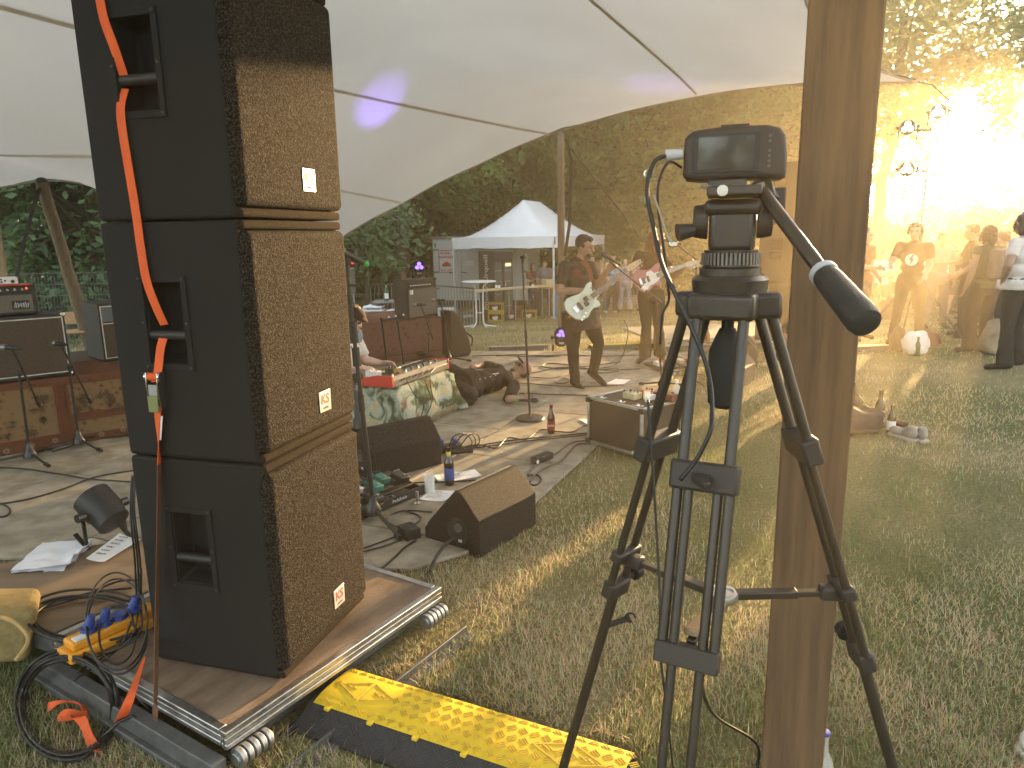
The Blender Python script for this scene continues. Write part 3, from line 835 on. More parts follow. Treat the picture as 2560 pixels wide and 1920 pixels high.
m.build('frame', MATS['dark_galvanised'], deck2)
m = MB()
for (x, y) in ((-2.3, 3.1), (-1.6, 3.5)):
    m.box((x - cx_, y - cy_, 0.05), (0.06, 0.06, 0.1))
m.build('foot', MATS['dark_galvanised'], deck2)
KEEP_OUT.append([(p.x, p.y) for p in (A_ - ab * .05, B_ + ab * 0.04, B_ + lf * 1.15 + ab * .04, A_ + lf * 1.15 - ab * .1)])
KEEP_OUT.append(poly2)
def foam_material():
    m, nt, b = _new('grille_foam'); L = nt.links
    tc = nt.nodes.new('ShaderNodeTexCoord')
    v = nt.nodes.new('ShaderNodeTexVoronoi'); v.inputs['Scale'].default_value = 210; v.feature = 'F1'
    n = nt.nodes.new('ShaderNodeTexNoise'); n.inputs['Scale'].default_value = 175; n.inputs['Detail'].default_value = 4; n.inputs['Roughness'].default_value = .7
    n2 = nt.nodes.new('ShaderNodeTexNoise'); n2.inputs['Scale'].default_value = 3
    for q in (v, n, n2): L.new(tc.outputs['Object'], q.inputs['Vector'])
    r = nt.nodes.new('ShaderNodeValToRGB')
    r.color_ramp.elements[0].position = 0.45; r.color_ramp.elements[0].color = (0.005, 0.0045, 0.004, 1)
    r.color_ramp.elements[1].position = 0.66; r.color_ramp.elements[1].color = (0.080, 0.068, 0.055, 1)
    L.new(n.outputs['Fac'], r.inputs['Fac']); L.new(r.outputs[0], b.inputs['Base Color'])
    b.inputs['Roughness'].default_value = 0.8; b.inputs['Specular IOR Level'].default_value = 0.06
    bp = nt.nodes.new('ShaderNodeBump'); bp.inputs['Strength'].default_value = 1.0; bp.inputs['Distance'].default_value = 0.004
    ad = nt.nodes.new('ShaderNodeMath'); ad.operation = 'ADD'
    L.new(v.outputs['Distance'], ad.inputs[0]); L.new(n.outputs['Fac'], ad.inputs[1])
    L.new(ad.outputs[0], bp.inputs['Height']); L.new(bp.outputs[0], b.inputs['Normal'])
    return m
M_foam = foam_material()
M_cab = mat('textured_black_paint', (0.011, 0.0115, 0.0125), 0.62, (0.008, 0.008, 0.0085), 40, bump=0.55, bscale=420, spec=.3)
M_cabedge = mat('brown_cabinet_edge', (0.040, 0.031, 0.021), 0.9, (0.02, 0.016, 0.011), 120, bump=0.6, bscale=250, spec=.06)  # lip colour browner and lighter than the cabinet paint
BW, BD, BH = 0.53, 0.612, 0.797
SF = W(700, 1702, DZ + .004)
SRZ = math.atan2(-0.283, 0.959)
HX0, HX1, HZ0, HZ1 = -0.385, -0.235, 0.33, 0.60
def speaker_box(label, zb, bw=BW, bd=BD, loc=None, rz=SRZ, group='speaker cabinets of the PA stacks'):
    t = thing('speaker', label, 'speaker', loc if loc is not None else (SF.x, SF.y, zb), rz, group)
    h = BH - 0.004
    m = MB()
    x0, x1, y0, y1 = -bw, -0.004, 0.0, bd
    P = [(x0, y0, 0), (x1, y0, 0), (x1, y0, h), (x0, y0, h), (x0, y1, 0), (x1, y1, 0), (x1, y1, h), (x0, y1, h),
         (HX0, y0, HZ0), (HX1, y0, HZ0), (HX1, y0, HZ1), (HX0, y0, HZ1), (HX0 + .012, 0.085, HZ0 + .02), (HX1 - .012, 0.085, HZ0 + .02), (HX1 - .012, 0.085, HZ1 - .012), (HX0 + .012, 0.085, HZ1 - .012)]
    F = [(0, 1, 9, 8), (1, 2, 10, 9), (2, 3, 11, 10), (3, 0, 8, 11), (8, 9, 13, 12), (9, 10, 14, 13), (10, 11, 15, 14), (11, 8, 12, 15), (12, 13, 14, 15),
         (1, 5, 6, 2), (5, 4, 7, 6), (4, 0, 3, 7), (3, 2, 6, 7), (0, 4, 5, 1)]
    m.add(P, F); m.build('cabinet', M_cab, t, bevel=0.012, bseg=3)
    MB().box((0.0, bd / 2, 0.016), (0.03, bd - 0.012, 0.030)).build('edge_lip', M_cabedge, t, bevel=0.01, bseg=3)
    MB().box((0.0, bd / 2, h - 0.016), (0.03, bd - 0.012, 0.030)).build('edge_lip', M_cabedge, t, bevel=0.01, bseg=3)
    MB().box((0.0, bd / 2, h / 2), (0.062, bd - 0.004, h - 0.068)).build('grille_foam', M_foam, t, bevel=0.026, bseg=5)
    fr = MB(); e = 0.022
    for (a, b_, c, d) in ((HX0 - e, HX1 + e, HZ1, HZ1 + e), (HX0 - e, HX1 + e, HZ0 - e, HZ0), (HX0 - e, HX0, HZ0, HZ1), (HX1, HX1 + e, HZ0, HZ1)):
        fr.box(((a + b_) / 2, -0.002, (c + d) / 2), (b_ - a, 0.006, d - c))
    hp = fr.build('handle_plate', M_cab, t, bevel=0.0015)
    MB().cyl((HX0 + 0.004, 0.016, HZ0 + 0.095), (HX1 - 0.004, 0.016, HZ0 + 0.095), 0.017, n=14).build('handle_bar', M_black, hp)
    for sx in (HX0 - e / 2, HX1 + e / 2):
        for sz in (HZ0 - e / 2, (HZ0 + HZ1) / 2, HZ1 + e / 2):
            MB().lathe([(0.0055, 0), (0.0055, 0.002), (0.003, 0.003)], (sx, -0.005, sz), 8, Matrix.Rotation(R(90), 3, 'X')).build('screw', M_blackmetal, hp)
    bd_ = MB().box((0.0325, bd * 0.61, 0.135), (0.003, 0.078, 0.078)).build('badge', M_badge, t, bevel=0.0012)
    text_obj('KS', 'lettering', M_badgeink, bd_, frameM((0.0345, bd * 0.61 - .003, 0.142), (0, 1, 0), (0, 0, 1)), 0.05, bold=0.0012, shear=0.1)
    text_obj('AUDIO', 'lettering', M_badgeink, bd_, frameM((0.0345, bd * 0.61, 0.110), (0, 1, 0), (0, 0, 1)), 0.012)
    return t
M_badge = mat('brushed_badge', (0.80, 0.76, 0.72), 0.35, metal=0.6)
M_badgeink = mat('badge_ink', (0.35, 0.10, 0.06), 0.6)
speaker_box('bottom black speaker cabinet of the big near stack, standing on the deck', DZ + .004)
speaker_box('second black speaker cabinet up with the ratchet buckle in front', DZ + .004 + BH)
speaker_box('third black speaker cabinet up with the strap through its handle under the canopy', DZ + .004 + 2 * BH)
speaker_box('topmost speaker cabinet of the near stack, almost wholly above the picture', DZ + .004 + 3 * BH)
sx_, sy_ = V(0.959, -0.283, 0), V(0.283, 0.959, 0)
def on_side(px, py, off=0.012):
    n_ = -sy_; o = SF + n_ * off; d = ray(px, py); t = (o - EYE).dot(n_) / d.dot(n_); return EYE + d * t
strap_t = thing('ratchet_strap', 'orange ratchet strap tied down the black side of the near speaker stack', 'strap', (SF.x, SF.y, DZ))
def web(pts, w, offs=None, tw=None):
    pp = [on_side(px, py, (offs[i] if offs else 0.012)) for i, (px, py) in enumerate(pts)]
    pp = smooth_path(pp, 4); dirs = []
    for i in range(len(pp)):
        t = pp[min(i + 1, len(pp) - 1)] - pp[max(i - 1, 0)]
        d = t.cross(sy_).normalized()
        if tw: d = Matrix.Rotation(tw(i / (len(pp) - 1)), 3, t.normalized()) @ d
        dirs.append(d)
    return pp, dirs
def wbuild(pts, w, offs=None, tw=None, name='webbing'):
    pp, dirs = web(pts, w, offs, tw)
    ww = w if isinstance(w, list) else [w] * len(pp)
    return MB().ribbon(pp, ww, dirs, 0.0012).build(name, M_orange, strap_t, world=True)
wbuild([(244, -60), (250, 0), (262, 55), (286, 120), (312, 196)], 0.032, [.012, .012, .012, .008, -.012])
wbuild([(312, 222), (302, 262), (304, 310), (318, 400), (338, 520), (352, 620), (366, 700), (388, 762), (411, 812)], 0.032, [-.012, .006, .012, .012, .012, .012, .012, .008, -.010])
wbuild([(412, 832), (402, 868), (398, 900), (394, 935), (388, 955)], 0.032, [-.010, .006, .012, .02, .035])
wbuild([(394, 1015), (394, 1060), (396, 1110), (398, 1160)], 0.032, [.02, .015, .012, .012], tw=lambda u: u * 1.25)
dk = W(388, 1797, DZ - .05)
lo_pts = [on_side(398, 1160), on_side(397, 1300, .03), on_side(393, 1500, .05), W(389, 1745, DZ + .03), W(388, 1790, DZ - .03), W(389, 1800, DZ - .065)]
lo = smooth_path(lo_pts, 5)
vdir = [Matrix.Rotation(1.25, 3, (lo[1] - lo[0]).normalized()) @ sx_ if i < 16 else sx_.lerp(V(.5, -.9, 0), .4) for i in range(len(lo))]
MB().ribbon(lo, [0.03] * len(lo), vdir, 0.0012).build('webbing', mat('brown_webbing', (0.16, 0.07, 0.035), 0.7, (0.10, 0.05, 0.025), 40), strap_t, world=True)
bc = on_side(389, 975, 0.03)
bz = V(0, 0, 1)
bk = MB()
for s in (-1, 1):
    pr = [(-0.014, 0.062), (0.012, 0.060), (0.016, 0.02), (0.010, -0.058), (-0.010, -0.058), (-0.016, 0.02)]
    Mx = Matrix((-sy_, bz, sx_)).transposed()
    bk.prism(pr, s * 0.022 - 0.0012, s * 0.022 + 0.0012, Mx, bc)
    bk.cyl(bc + sx_ * (s * 0.0235) + bz * 0.045, bc + sx_ * (s * 0.030) + bz * 0.045, 0.016, n=14)
bk.cyl(bc - sx_ * 0.03 + bz * 0.045, bc + sx_ * 0.03 + bz * 0.045, 0.007)
bko = bk.build('buckle', M_chrome, strap_t, world=True, bevel=0.001)
MB().cyl(bc - sx_ * 0.0195 + bz * 0.045, bc + sx_ * 0.0195 + bz * 0.045, 0.0135, n=16).build('spool_webbing', M_orange, strap_t, world=True)
MB().box(bc - sy_ * 0.012 + bz * (-0.005), (0.034, 0.004, 0.05), rot2(SRZ)).build('pawl_plate', M_galv, strap_t, world=True, bevel=0.001)
MB().box(bc - sy_ * 0.017 - bz * 0.045, (0.040, 0.007, 0.056), rot2(SRZ)).build('ratchet_handle', mat('olive_plastic', (0.22, 0.24, 0.09), 0.55), strap_t, world=True, bevel=0.003)
MB().ribbon([on_side(402, 1040, .02), on_side(399, 1100, .018)], [0.016, 0.012], [sx_, sx_], 0.0006).build('care_label', M_paper, strap_t, world=True)
tl = smooth_path([W(362, 1642, DZ + .05), W(345, 1690, DZ + .02), W(325, 1745, DZ + .005), W(306, 1790, DZ - .06), W(300, 1800, .06)], 5)
MB().ribbon(tl, [0.006 + 0.035 * min(1, i / 12) for i in range(len(tl))], [V(.9, .35, .25)] * len(tl), 0.0012).build('loose_end', M_orange, strap_t, world=True)
fp = [(120, 1768, .03), (160, 1757, .06), (205, 1762, .05), (214, 1790, .03), (172, 1782, .055), (150, 1800, .03), (178, 1793, .06), (205, 1800, .05), (225, 1850, .03), (245, 1882, .015)]
fl = smooth_path([W(*q) for q in fp], 5)
MB().ribbon(fl, [0.034] * len(fl), [V(math.sin(i * .21) * .8, .35, math.cos(i * .33) * .9) for i in range(len(fl))], 0.0012).build('loose_end', M_orange, strap_t, world=True)
z2 = DZ - 0.004
def sheet(name, label, cat, corners, m, z=0.002, print_fn=None, group=None, curl=0.006):
    c = [Vector(p) for p in corners]; n = 7
    mb = MB()
    for j in range(n):
        for i in range(n):
            u, v = i / (n - 1), j / (n - 1)
            p = c[0] * (1 - u) * (1 - v) + c[1] * u * (1 - v) + c[2] * u * v + c[3] * (1 - u) * v
            p = p + V(0, 0, z + curl * (abs(u - .5) * 2) ** 3 * (1 if (i + j) % 2 or True else 0))
            mb.v.append(p)
    mb.f = [(j * n + i, j * n + i + 1, (j + 1) * n + i + 1, (j + 1) * n + i) for j in range(n - 1) for i in range(n - 1)]
    o = thing(name, label, cat, c[0], 0, group)
    mb.build('sheet', m, o, world=True)
    if print_fn: print_fn(o, c)
    return o
def lines_print(words, size, x0=.08, y0=.9, dy=.13):
    def f(o, c):
        X = (c[1] - c[0]); Y = (c[3] - c[0])
        for k, w_ in enumerate(words):
            p = c[0] + X * x0 + Y * (y0 - k * dy) + V(0, 0, 0.006)
            M = frameM(p - Vector(o.location), X, Y)
            text_obj(w_, 'print', M_ink, o, M, size, align='LEFT')
    return f
def bars_print(seed, rows=8, axis=0):
    """small handwriting too far off to read: strokes of ink lying on the paper"""
    def f(o, c):
        g = random.Random(seed); X = (c[1] - c[0]); Y = (c[3] - c[0]); mb = MB()
        for k in range(rows):
            x = 0.12
            v = 0.88 - k * 0.78 / rows
            while x < 0.45 + 0.4 * g.random():
                w_ = g.uniform(.03, .07)
                a = c[0] + X * x + Y * v; b_ = c[0] + X * (x + w_) + Y * (v + g.uniform(-.01, .01))
                up = Y * (0.02 + .02 * g.random()); lift = V(0, 0, 0.0052)
                mb.add([a + lift, b_ + lift, b_ + up + lift, a + up + lift], [(0, 1, 2, 3)]); x += w_ + .02
        kind(mb.build('handwriting', M_ink, o, world=True, smooth=0), 'stuff')
    return f
sheet('set_list', 'white set list paper partly under the white cloth on the deck beside the stack', 'paper', [W(215, 1400, z2), W(262, 1408, z2), W(352, 1352, z2), W(300, 1336, z2)], M_paper, print_fn=bars_print(3, 6))
cl = MB(); n = 16
c4 = [W(26, 1434, z2), W(160, 1428, z2), W(238, 1362, z2), W(112, 1366, z2)]
for layer, (dz_, sh) in enumerate(((0.002, 0), (0.012, .02), (0.022, .05))):
    o = len(cl.v)
    for j in range(n):
        for i in range(n):
            u, v = i / (n - 1), j / (n - 1)
            p = c4[0] * (1 - u) * (1 - v) + c4[1] * u * (1 - v) + c4[2] * u * v + c4[3] * (1 - u) * v
            p = p + (c4[1] - c4[0]) * (sh * (0.5 - v)) + V(mnoise.noise(V(u * 4, v * 4, layer)) * .01, mnoise.noise(V(u * 4, v * 4, layer + 9)) * .012, dz_ + 0.012 * mnoise.noise(V(u * 3, v * 5, layer * 3.3)) + 0.03 * max(0, u - .75) * abs(math.sin(v * 9 + layer)) * 2)
            cl.v.append(p)
    cl.f += [(o + j * n + i, o + j * n + i + 1, o + (j + 1) * n + i + 1, o + (j + 1) * n + i) for j in range(n - 1) for i in range(n - 1)]
tag(cl.build('cloth', mat('white_cotton', (0.78, 0.79, 0.84), 0.9, (0.72, 0.73, 0.79), 8), smooth=180), 'folded white cloth lying on the grey-brown deck', 'cloth')
M_led = {}
def par_light(name_label, loc, aim, col, size=1.0, stand=True, group=None, lit=1.0, cat='spotlight'):
    """short can with three lenses on a yoke"""
    t = thing('par_light', name_label, cat, loc, 0, group)
    a = Vector(aim).normalized(); hz = a.cross(V(0, 0, 1)); hz = hz.normalized() if hz.length > .05 else V(1, 0, 0)
    u = hz.cross(a)
    M = Matrix((hz, u, a)).transposed()
    c = V(0, 0, 0.155 * size)
    r = 0.085 * size
    MB().lathe([(r * .55, -0.095 * size), (r * .86, -0.085 * size), (r * .9, -0.02 * size), (r, 0.0), (r, 0.085 * size), (r * .94, 0.088 * size), (r * .92, 0.055 * size), (0, 0.05 * size)], c, 24, M).build('housing', M_black, t, smooth=30)
    if lit > 0:
        key = 'led_%.2f_%.2f_%.2f_%.1f' % (*col, lit)
        ml = mat(key, col, 0.3, emit=col, estr=lit)
    else: ml = M_chrome
    for k in range(3):
        ang = 2 * PI * k / 3 + PI / 2
        MB().lathe([(r * .36, 0.051 * size), (r * .34, 0.06 * size), (r * .2, 0.066 * size), (0, 0.068 * size)], c + M @ V(r * .43 * math.cos(ang), r * .43 * math.sin(ang), 0), 12, M).build('lens', ml, t)
    if stand:
        for s in (-1, 1):
            y = MB(); p = c + hz * (s * r * 1.16)
            y.bar(p + V(0, 0, 0.02), p - V(0, 0, 0.15 * size), 0.022 * size, 0.006)
            y.cyl(p - hz * s * .012, p + hz * s * .03, 0.02 * size, n=10)
            y.bar(p - V(0, 0, 0.148 * size) - u.cross(hz) * 0.11 * size, p - V(0, 0, 0.148 * size) + u.cross(hz) * 0.09 * size, 0.02 * size, 0.008)
            y.build('yoke', M_blackmetal, t)
    MB().box(c + M @ V(0, -r * 1.0, -0.01), (0.06 * size, 0.01, 0.03 * size), M).build('label_plate', M_paper, t, bevel=.001)
    return t
pl = W(268, 1352, z2)
s1 = par_light('black spotlight on a double yoke standing on the deck left of the stack', (pl.x, pl.y, z2), (-0.75, 0.35, 0.62), (0.1, 0.1, 0.1), 1.12, lit=0)
pdx, pdy = W(160, 1655, DZ), W(400, 1545, DZ)
pd = thing('power_distributor', 'orange-yellow power distributor with blue plugs under the black cables', 'power strip', pdx, math.atan2(pdy.y - pdx.y, pdy.x - pdx.x))
M_yel = mat('orange_yellow_plastic', (0.80, 0.36, 0.03), 0.45, (0.70, 0.30, 0.02), 12)
M_blue = mat('blue_plastic', (0.03, 0.07, 0.30), 0.4)
PL = (pdy - pdx).length
MB().prism([(0, -.055), (PL, -.055), (PL, .055), (0, .055)], 0.0, 0.04).prism([(0.02, -.04), (PL - .02, -.04), (PL - .02, .04), (0.02, .04)], 0.04, 0.075).build('body', M_yel, pd, bevel=0.01, bseg=3)
for k in range(4):
    x = 0.1 + k * (PL - .2) / 3
    MB().cyl((x, 0, .07), (x, 0, .095), 0.03, .028, 16).build('socket', M_blue, pd)
    if k in (0, 1, 3): MB().cyl((x, 0, .095), (x + .012, -.01, .14), 0.02, .014, 12).build('plug', M_blue, pd)
MB().box((0.06, -0.02, 0.078), (0.05, 0.035, 0.006)).build('label_plate', M_paper, pd)
def cable(label, pts, r=0.0045, m=None, seg=6, name='cable', wob=0.0, cat='cable', group=None, world_pts=False):
    P = [Vector(p) for p in pts]
    P = smooth_path(P, seg)
    if wob: P = [p + V(mnoise.noise(p * 5) * wob, mnoise.noise(p * 5 + V(9, 0, 0)) * wob, 0) for p in P]
    return tag(MB().tube(P, r, 6).build(name, m or M_cable, smooth=180), label, cat, group)
def coil(label, cx, cy, rx, ry, loops, zf, r=0.005, ph=0.0, tail=(), jit=0.06, seed=1, head=()):
    g = random.Random(seed); pts = [W(*q) for q in head]
    for k in range(loops):
        jx, jy, jr = g.uniform(-jit, jit) * rx, g.uniform(-jit, jit) * ry, 1 + g.uniform(-jit, jit) * 1.6
        for i in range(14):
            a = ph + 2 * PI * i / 14
            px, py = cx + jx + rx * jr * math.cos(a), cy + jy + ry * jr * math.sin(a)
            pts.append(W(px, py, zf(px, py) + 0.006 * (k % 4) + g.uniform(0, .006)))
    pts += [W(*q) for q in tail]
    return cable(label, pts, r, seg=3, name='coiled_cable')
edge_y = lambda px: 1676 + (px - 131) * (1811 - 1676) / (569 - 131)
def z_big(px, py):
    e = edge_y(px)
    return DZ + .012 if py < e - 10 else (0.012 if py > e + 75 else 0.012 + (DZ) * (e + 75 - py) / 85)
coil('thick coil of black cable hanging over the near corner of the deck onto the grass', 165, 1765, 118, 128, 7, z_big, 0.0062, 1.2, ((330, 1790, .1), (420, 1860, .02), (520, 1915, .02), (640, 1890, .015), (760, 1810, .012)), seed=4)
coil('flat coil of black cable lying on the deck above the power distributor', 215, 1545, 145, 62, 5, lambda x, y: DZ + .012, 0.0055, .5, ((350, 1500, .25), (352, 1420, .4)), seed=6, jit=.12)
coil('loose loop of thin black cable across the orange-yellow distributor', 300, 1570, 60, 95, 3, lambda x, y: DZ + .09, 0.004, .2, seed=8, jit=.2)
for k, (x0, lab) in enumerate(((345, 'first'), (352, 'second'), (358, 'third'))):
    cable('black cable hanging down behind the near stack, %s of three at its left edge' % lab, [on_side(330 + 4 * k, 1190, -.56), W(326 + 5 * k, 1280, .62), W(x0 - 8, 1400, .42), W(x0 - 6, 1500, .25), W(x0 - 30 + k * 9, 1590, DZ + .1), W(x0 - 70 - 20 * k, 1640, DZ + .012), W(x0 - 160, 1700 - 20 * k, DZ - .0)], 0.0042)
cable('black cable running left across the deck from the coil', [W(-60, 1545, DZ + .01), W(60, 1530, DZ + .01), W(180, 1500, DZ + .012), W(290, 1455, DZ + .012), W(350, 1450, DZ + .012)], 0.0055)
cable('black cable in a wide bow along the left of the deck', [W(-60, 1535, DZ + .01), W(120, 1505, DZ + .012), W(240, 1480, DZ + .012), W(330, 1470, DZ + .012)], 0.0055)
cable('black cable lying in the grass along the deck towards the yellow ramp', [W(330, 1730, .12), W(420, 1830, .02), W(470, 1890, .012), W(560, 1905, .012), W(680, 1855, .012), W(760, 1790, .012), W(835, 1735, .012)], 0.007, wob=.01)
cable('second black cable beside the deck rail towards the yellow ramp', [W(560, 1925, .012), W(640, 1905, .012), W(720, 1830, .012), W(790, 1765, .012), W(850, 1745, .02)], 0.005, wob=.01)
bg = thing('bag', 'tan and olive canvas bag in sunlight at the left edge beside the cables', 'bag', W(-20, 1655, 0.05))
mb = MB(); bm_ = Vector(bg.location)
mb.box(bm_ + V(-0.02, 0.06, 0.13), (0.30, 0.26, 0.22), rot2(.5) @ Matrix.Rotation(.25, 3, 'Y'))
M_bag = mat('olive_canvas', (0.33, 0.26, 0.11), 0.85, (0.22, 0.17, 0.07), 25, bump=.4, bscale=300)
mb.build('body', M_bag, bg, world=True, bevel=0.035, bseg=4)
MB().tube(smooth_path([W(-5, 1540, .3), W(35, 1555, .29), W(66, 1585, .26), W(68, 1610, .22), W(40, 1650, .16)], 5), 0.008, 6).build('piping_or_rim_light', mat('gold_rim_light', (.45, .30, .12), .8), bg, world=True)  # tan tube draws the golden rim light along the bag's edge
ramp = thing('cable_ramp', 'yellow-topped black rubber cable ramp lying in the near grass', 'cable ramp', W(800, 1800), 0)
r0, r1 = W(826, 1745), W(1560, 1985)
ru = (r1 - r0); RL = ru.length; ru.normalize(); rv = V(-ru.y, ru.x, 0)
ramp.location = (r0.x, r0.y, 0); ramp.rotation_euler = (0, 0, math.atan2(ru.y, ru.x))
M_rampblk = mat('black_rubber_ramp', (0.045, 0.045, 0.048), 0.65, (0.03, 0.03, 0.031), 20, bump=.2, bscale=200)
M_rampyel = mat('yellow_ramp_lid', (0.78, 0.55, 0.03), 0.5, (0.66, 0.44, 0.03), 7, bump=.1, bscale=200, contrast=(.25, .6))
hy = 0.066
MB().add([(0, -0.205, 0.008), (RL, -0.205, 0.008), (RL, -0.105, hy - .004), (0, -0.105, hy - .004), (0.015, -0.205, 0), (RL, -.205, 0), (RL, .165, 0), (0.03, .165, 0), (RL, .095, hy - .004), (0, .095, hy - .004), (RL, .165, .004), (0.03, .165, .004)],
         [(0, 1, 2, 3), (4, 5, 1, 0), (3, 2, 8, 9), (9, 8, 10, 11), (11, 10, 6, 7), (0, 3, 9, 11, 7, 4)]).build('base', M_rampblk, ramp, smooth=0)
ld = MB(); nn = 10
prof = []
for i in range(nn + 1):
    y = -0.113 + 0.226 * i / nn; prof.append((y, hy + 0.010 - 0.014 * abs(i / nn * 2 - 1) ** 3))
nx = 24
for k in range(nx + 1):
    for (y, z) in prof: ld.v.append(V(0.02 + (RL - .02) * k / nx, y, z))
ld.f = [(k * (nn + 1) + i, (k + 1) * (nn + 1) + i, (k + 1) * (nn + 1) + i + 1, k * (nn + 1) + i + 1) for k in range(nx) for i in range(nn)]
ld.build('lid', M_rampyel, ramp, recalc=True)
tr_b, tr_y = MB(), MB()
g = random.Random(2)
def tread(mb, x, y, z, ang, tilt):
    for k in (-1, 0, 1):
        ca, sa_ = math.cos(ang), math.sin(ang)
        c = V(x - sa_ * k * 0.0085, y + ca * k * 0.0085, z - sa_ * 0 + tilt * (ca * k * 0.0085))
        M = Matrix.Rotation(math.atan(tilt), 3, 'X') @ rot2(ang)
        mb.box(c, (0.030, 0.0028, 0.0032), M)
for i in range(int(RL / 0.042)):
    for j in range(5):
        x = 0.05 + i * 0.042 + (0.021 if j % 2 else 0); y = -0.088 + j * 0.044
        if abs(x - 0.17) < .12 and abs(y) < .06: continue
        zz = hy + 0.010 - 0.014 * abs(y / 0.113) ** 3
        tread(tr_y, x, y, zz + .0006, R(40) if (i + j) % 2 else R(-40), 0)
    for y, z, tl_ in ((-0.185, 0.008 + .2 * .054, 0.54), (-0.150, 0.008 + .55 * .054, 0.54), (-0.120, 0.008 + .85 * .054, 0.54), (0.147, 0.016, -.63), (.113, 0.037, -.63)):
        tread(tr_b, 0.04 + i * 0.042 + (0.02 if abs(y) > .13 else 0), y, z + .001, R(40) if i % 2 else R(-40), tl_)
kind(tr_y.build('tread_pattern', mat('worn_tread', (0.66, 0.47, 0.05), 0.5, (0.42, 0.31, 0.06), 30), ramp, smooth=0), 'stuff')
kind(tr_b.build('tread_pattern', mat('worn_black_tread', (0.07, 0.07, 0.072), 0.6), ramp, smooth=0), 'stuff')
def emblem(x, flip):
    mb = MB(); zz = hy + .0095
    T = [(-.055, -.05), (.055, 0.0), (-.055, .05)] if not flip else [(.055, -.05), (-.055, 0.0), (.055, .05)]
    for a, b_ in zip(T, T[1:] + T[:1]): mb.bar((x + a[0], a[1], zz - abs(a[1]) * .02), (x + b_[0], b_[1], zz - abs(b_[1]) * .02), .005, .003)
    mb.bar((x - .03, .012, zz), (x + .0, -.004, zz), .006, .003); mb.bar((x + .0, .008, zz), (x + .02, -.004, zz), .006, .003)
    mb.build('emblem', MATS['worn_tread'], ramp, smooth=0)
hy += .002; emblem(0.11, True); emblem(0.235, False); emblem(RL - .25, True); emblem(RL - .12, False)
for k in range(6):
    MB().box((0.09 + k * 0.185, -0.116, hy - .006), (0.02, 0.024, 0.012)).build('hinge_tab', M_rampyel, ramp, bevel=.002)
KEEP_OUT.append([tuple((r0 + ru * a + rv * b_).xy) for a, b_ in ((-.02, -.25), (RL, -.25), (RL, .19), (-0.02, .19))])
# ================================================================== STAGE GEAR
SZ = SLAB_Z + 0.002
M_speckle = mat('speckled_black_paint', (0.074, 0.068, 0.062), 0.75, (0.010, 0.0098, 0.0095), 150, bump=0.6, bscale=300, contrast=(0.45, 0.68), spec=.12)
M_tolex = mat('black_tolex', (0.026, 0.025, 0.024), 0.6, bump=0.4, bscale=260)
M_brown = mat('brown_grille_cloth', (0.085, 0.058, 0.042), 0.85, (0.055, 0.038, 0.027), 60, bump=.3, bscale=400)
M_greygrille = mat('grey_grille_cloth', (0.155, 0.14, 0.115), 0.85, (0.11, 0.10, 0.08), 60, bump=.3, bscale=400)
M_piping = mat('cream_piping', (0.62, 0.58, 0.50), 0.6)
M_red = mat('red_lacquer', (0.50, 0.035, 0.02), 0.35, (0.44, 0.03, 0.02), 5)
def at_z0(px, py, z=SZ): return W(px, py, z)
def wedge(label, corner, axis, length, z=0.0, m=M_speckle, mirror=1, sc=1.0, scale_l=None):
    a = Vector(axis).normalized()
    t = thing('wedge_monitor', label, 'monitor speaker', (corner.x, corner.y, z), math.atan2(a.y, a.x), 'black wedge monitors')
    s = sc
    prof = [(0, 0), (0, 0.205 * s), (0.125 * s, 0.345 * s), (0.155 * s, 0.350 * s), (0.40 * s, 0.085 * s), (0.40 * s, 0.0)]
    mb = MB(); n = len(prof)
    mb.v = [V(0, mirror * y, zz) for y, zz in prof] + [V(length, mirror * y, zz) for y, zz in prof]
    mb.f = [tuple(range(n)), tuple(range(n, 2 * n))[::-1]] + [(i, n + i, n + (i + 1) % n, (i + 1) % n) for i in range(n)]
    mb.build('cabinet', m, t, bevel=0.006, recalc=True)
    p0, p1 = V(0, mirror * 0.165 * s, 0.346 * s), V(0, mirror * 0.39 * s, 0.10 * s)
    d = (p1 - p0); nrm = V(0, mirror * .76, .65)
    MB().add([p0 + V(.02, 0, 0) + nrm * .008, p0 + V(length - .02, 0, 0) + nrm * .008, p1 + V(length - .02, 0, 0) + nrm * .008, p1 + V(.02, 0, 0) + nrm * .008,
              p0 + V(.02, 0, 0), p0 + V(length - .02, 0, 0), p1 + V(length - .02, 0, 0), p1 + V(.02, 0, 0)],
             [(0, 1, 2, 3), (0, 4, 5, 1), (1, 5, 6, 2), (2, 6, 7, 3), (3, 7, 4, 0)]).build('grille', M_black, t, recalc=True)
    MB().box((length / 2, mirror * 0.150 * s, 0.3515 * s), (length - .03, 0.006, 0.003)).build('top_trim', M_black, t)
    c = V(-0.001, mirror * 0.15 * s, 0.125 * s)
    Mx = Matrix.Rotation(R(-90), 3, 'Y')
    MB().lathe([(0.075, 0), (0.075, .004), (0.068, .005), (0.064, .0015), (0, .001)], c, 24, Mx).build('connector_dish', M_black, t)
    MB().lathe([(0.024, 0), (0.024, .014), (0.018, .014), (0.017, .004), (0, .004)], c + V(-.003, -mirror * .01, .02), 16, Mx).build('socket', mat('grey_plastic', (0.12, 0.12, 0.12), .5), t)
    b_ = MB().box(c + V(-.004, -mirror * .02, -.055), (0.003, 0.075, 0.024)).build('badge', M_black, t)
    text_obj('KS', 'lettering', M_white, b_, frameM(c + V(-.0062, -mirror * .02, -.055), (0, -mirror if mirror > 0 else -1, 0), (0, 0, 1)), 0.022, bold=.0006)
    return t
w2c, w2e = W(1200, 1396), W(1342, 1312)
wedge('black wedge monitor in the sunlight on the grass edge right of the near stack', w2c, w2e - w2c, 0.54)
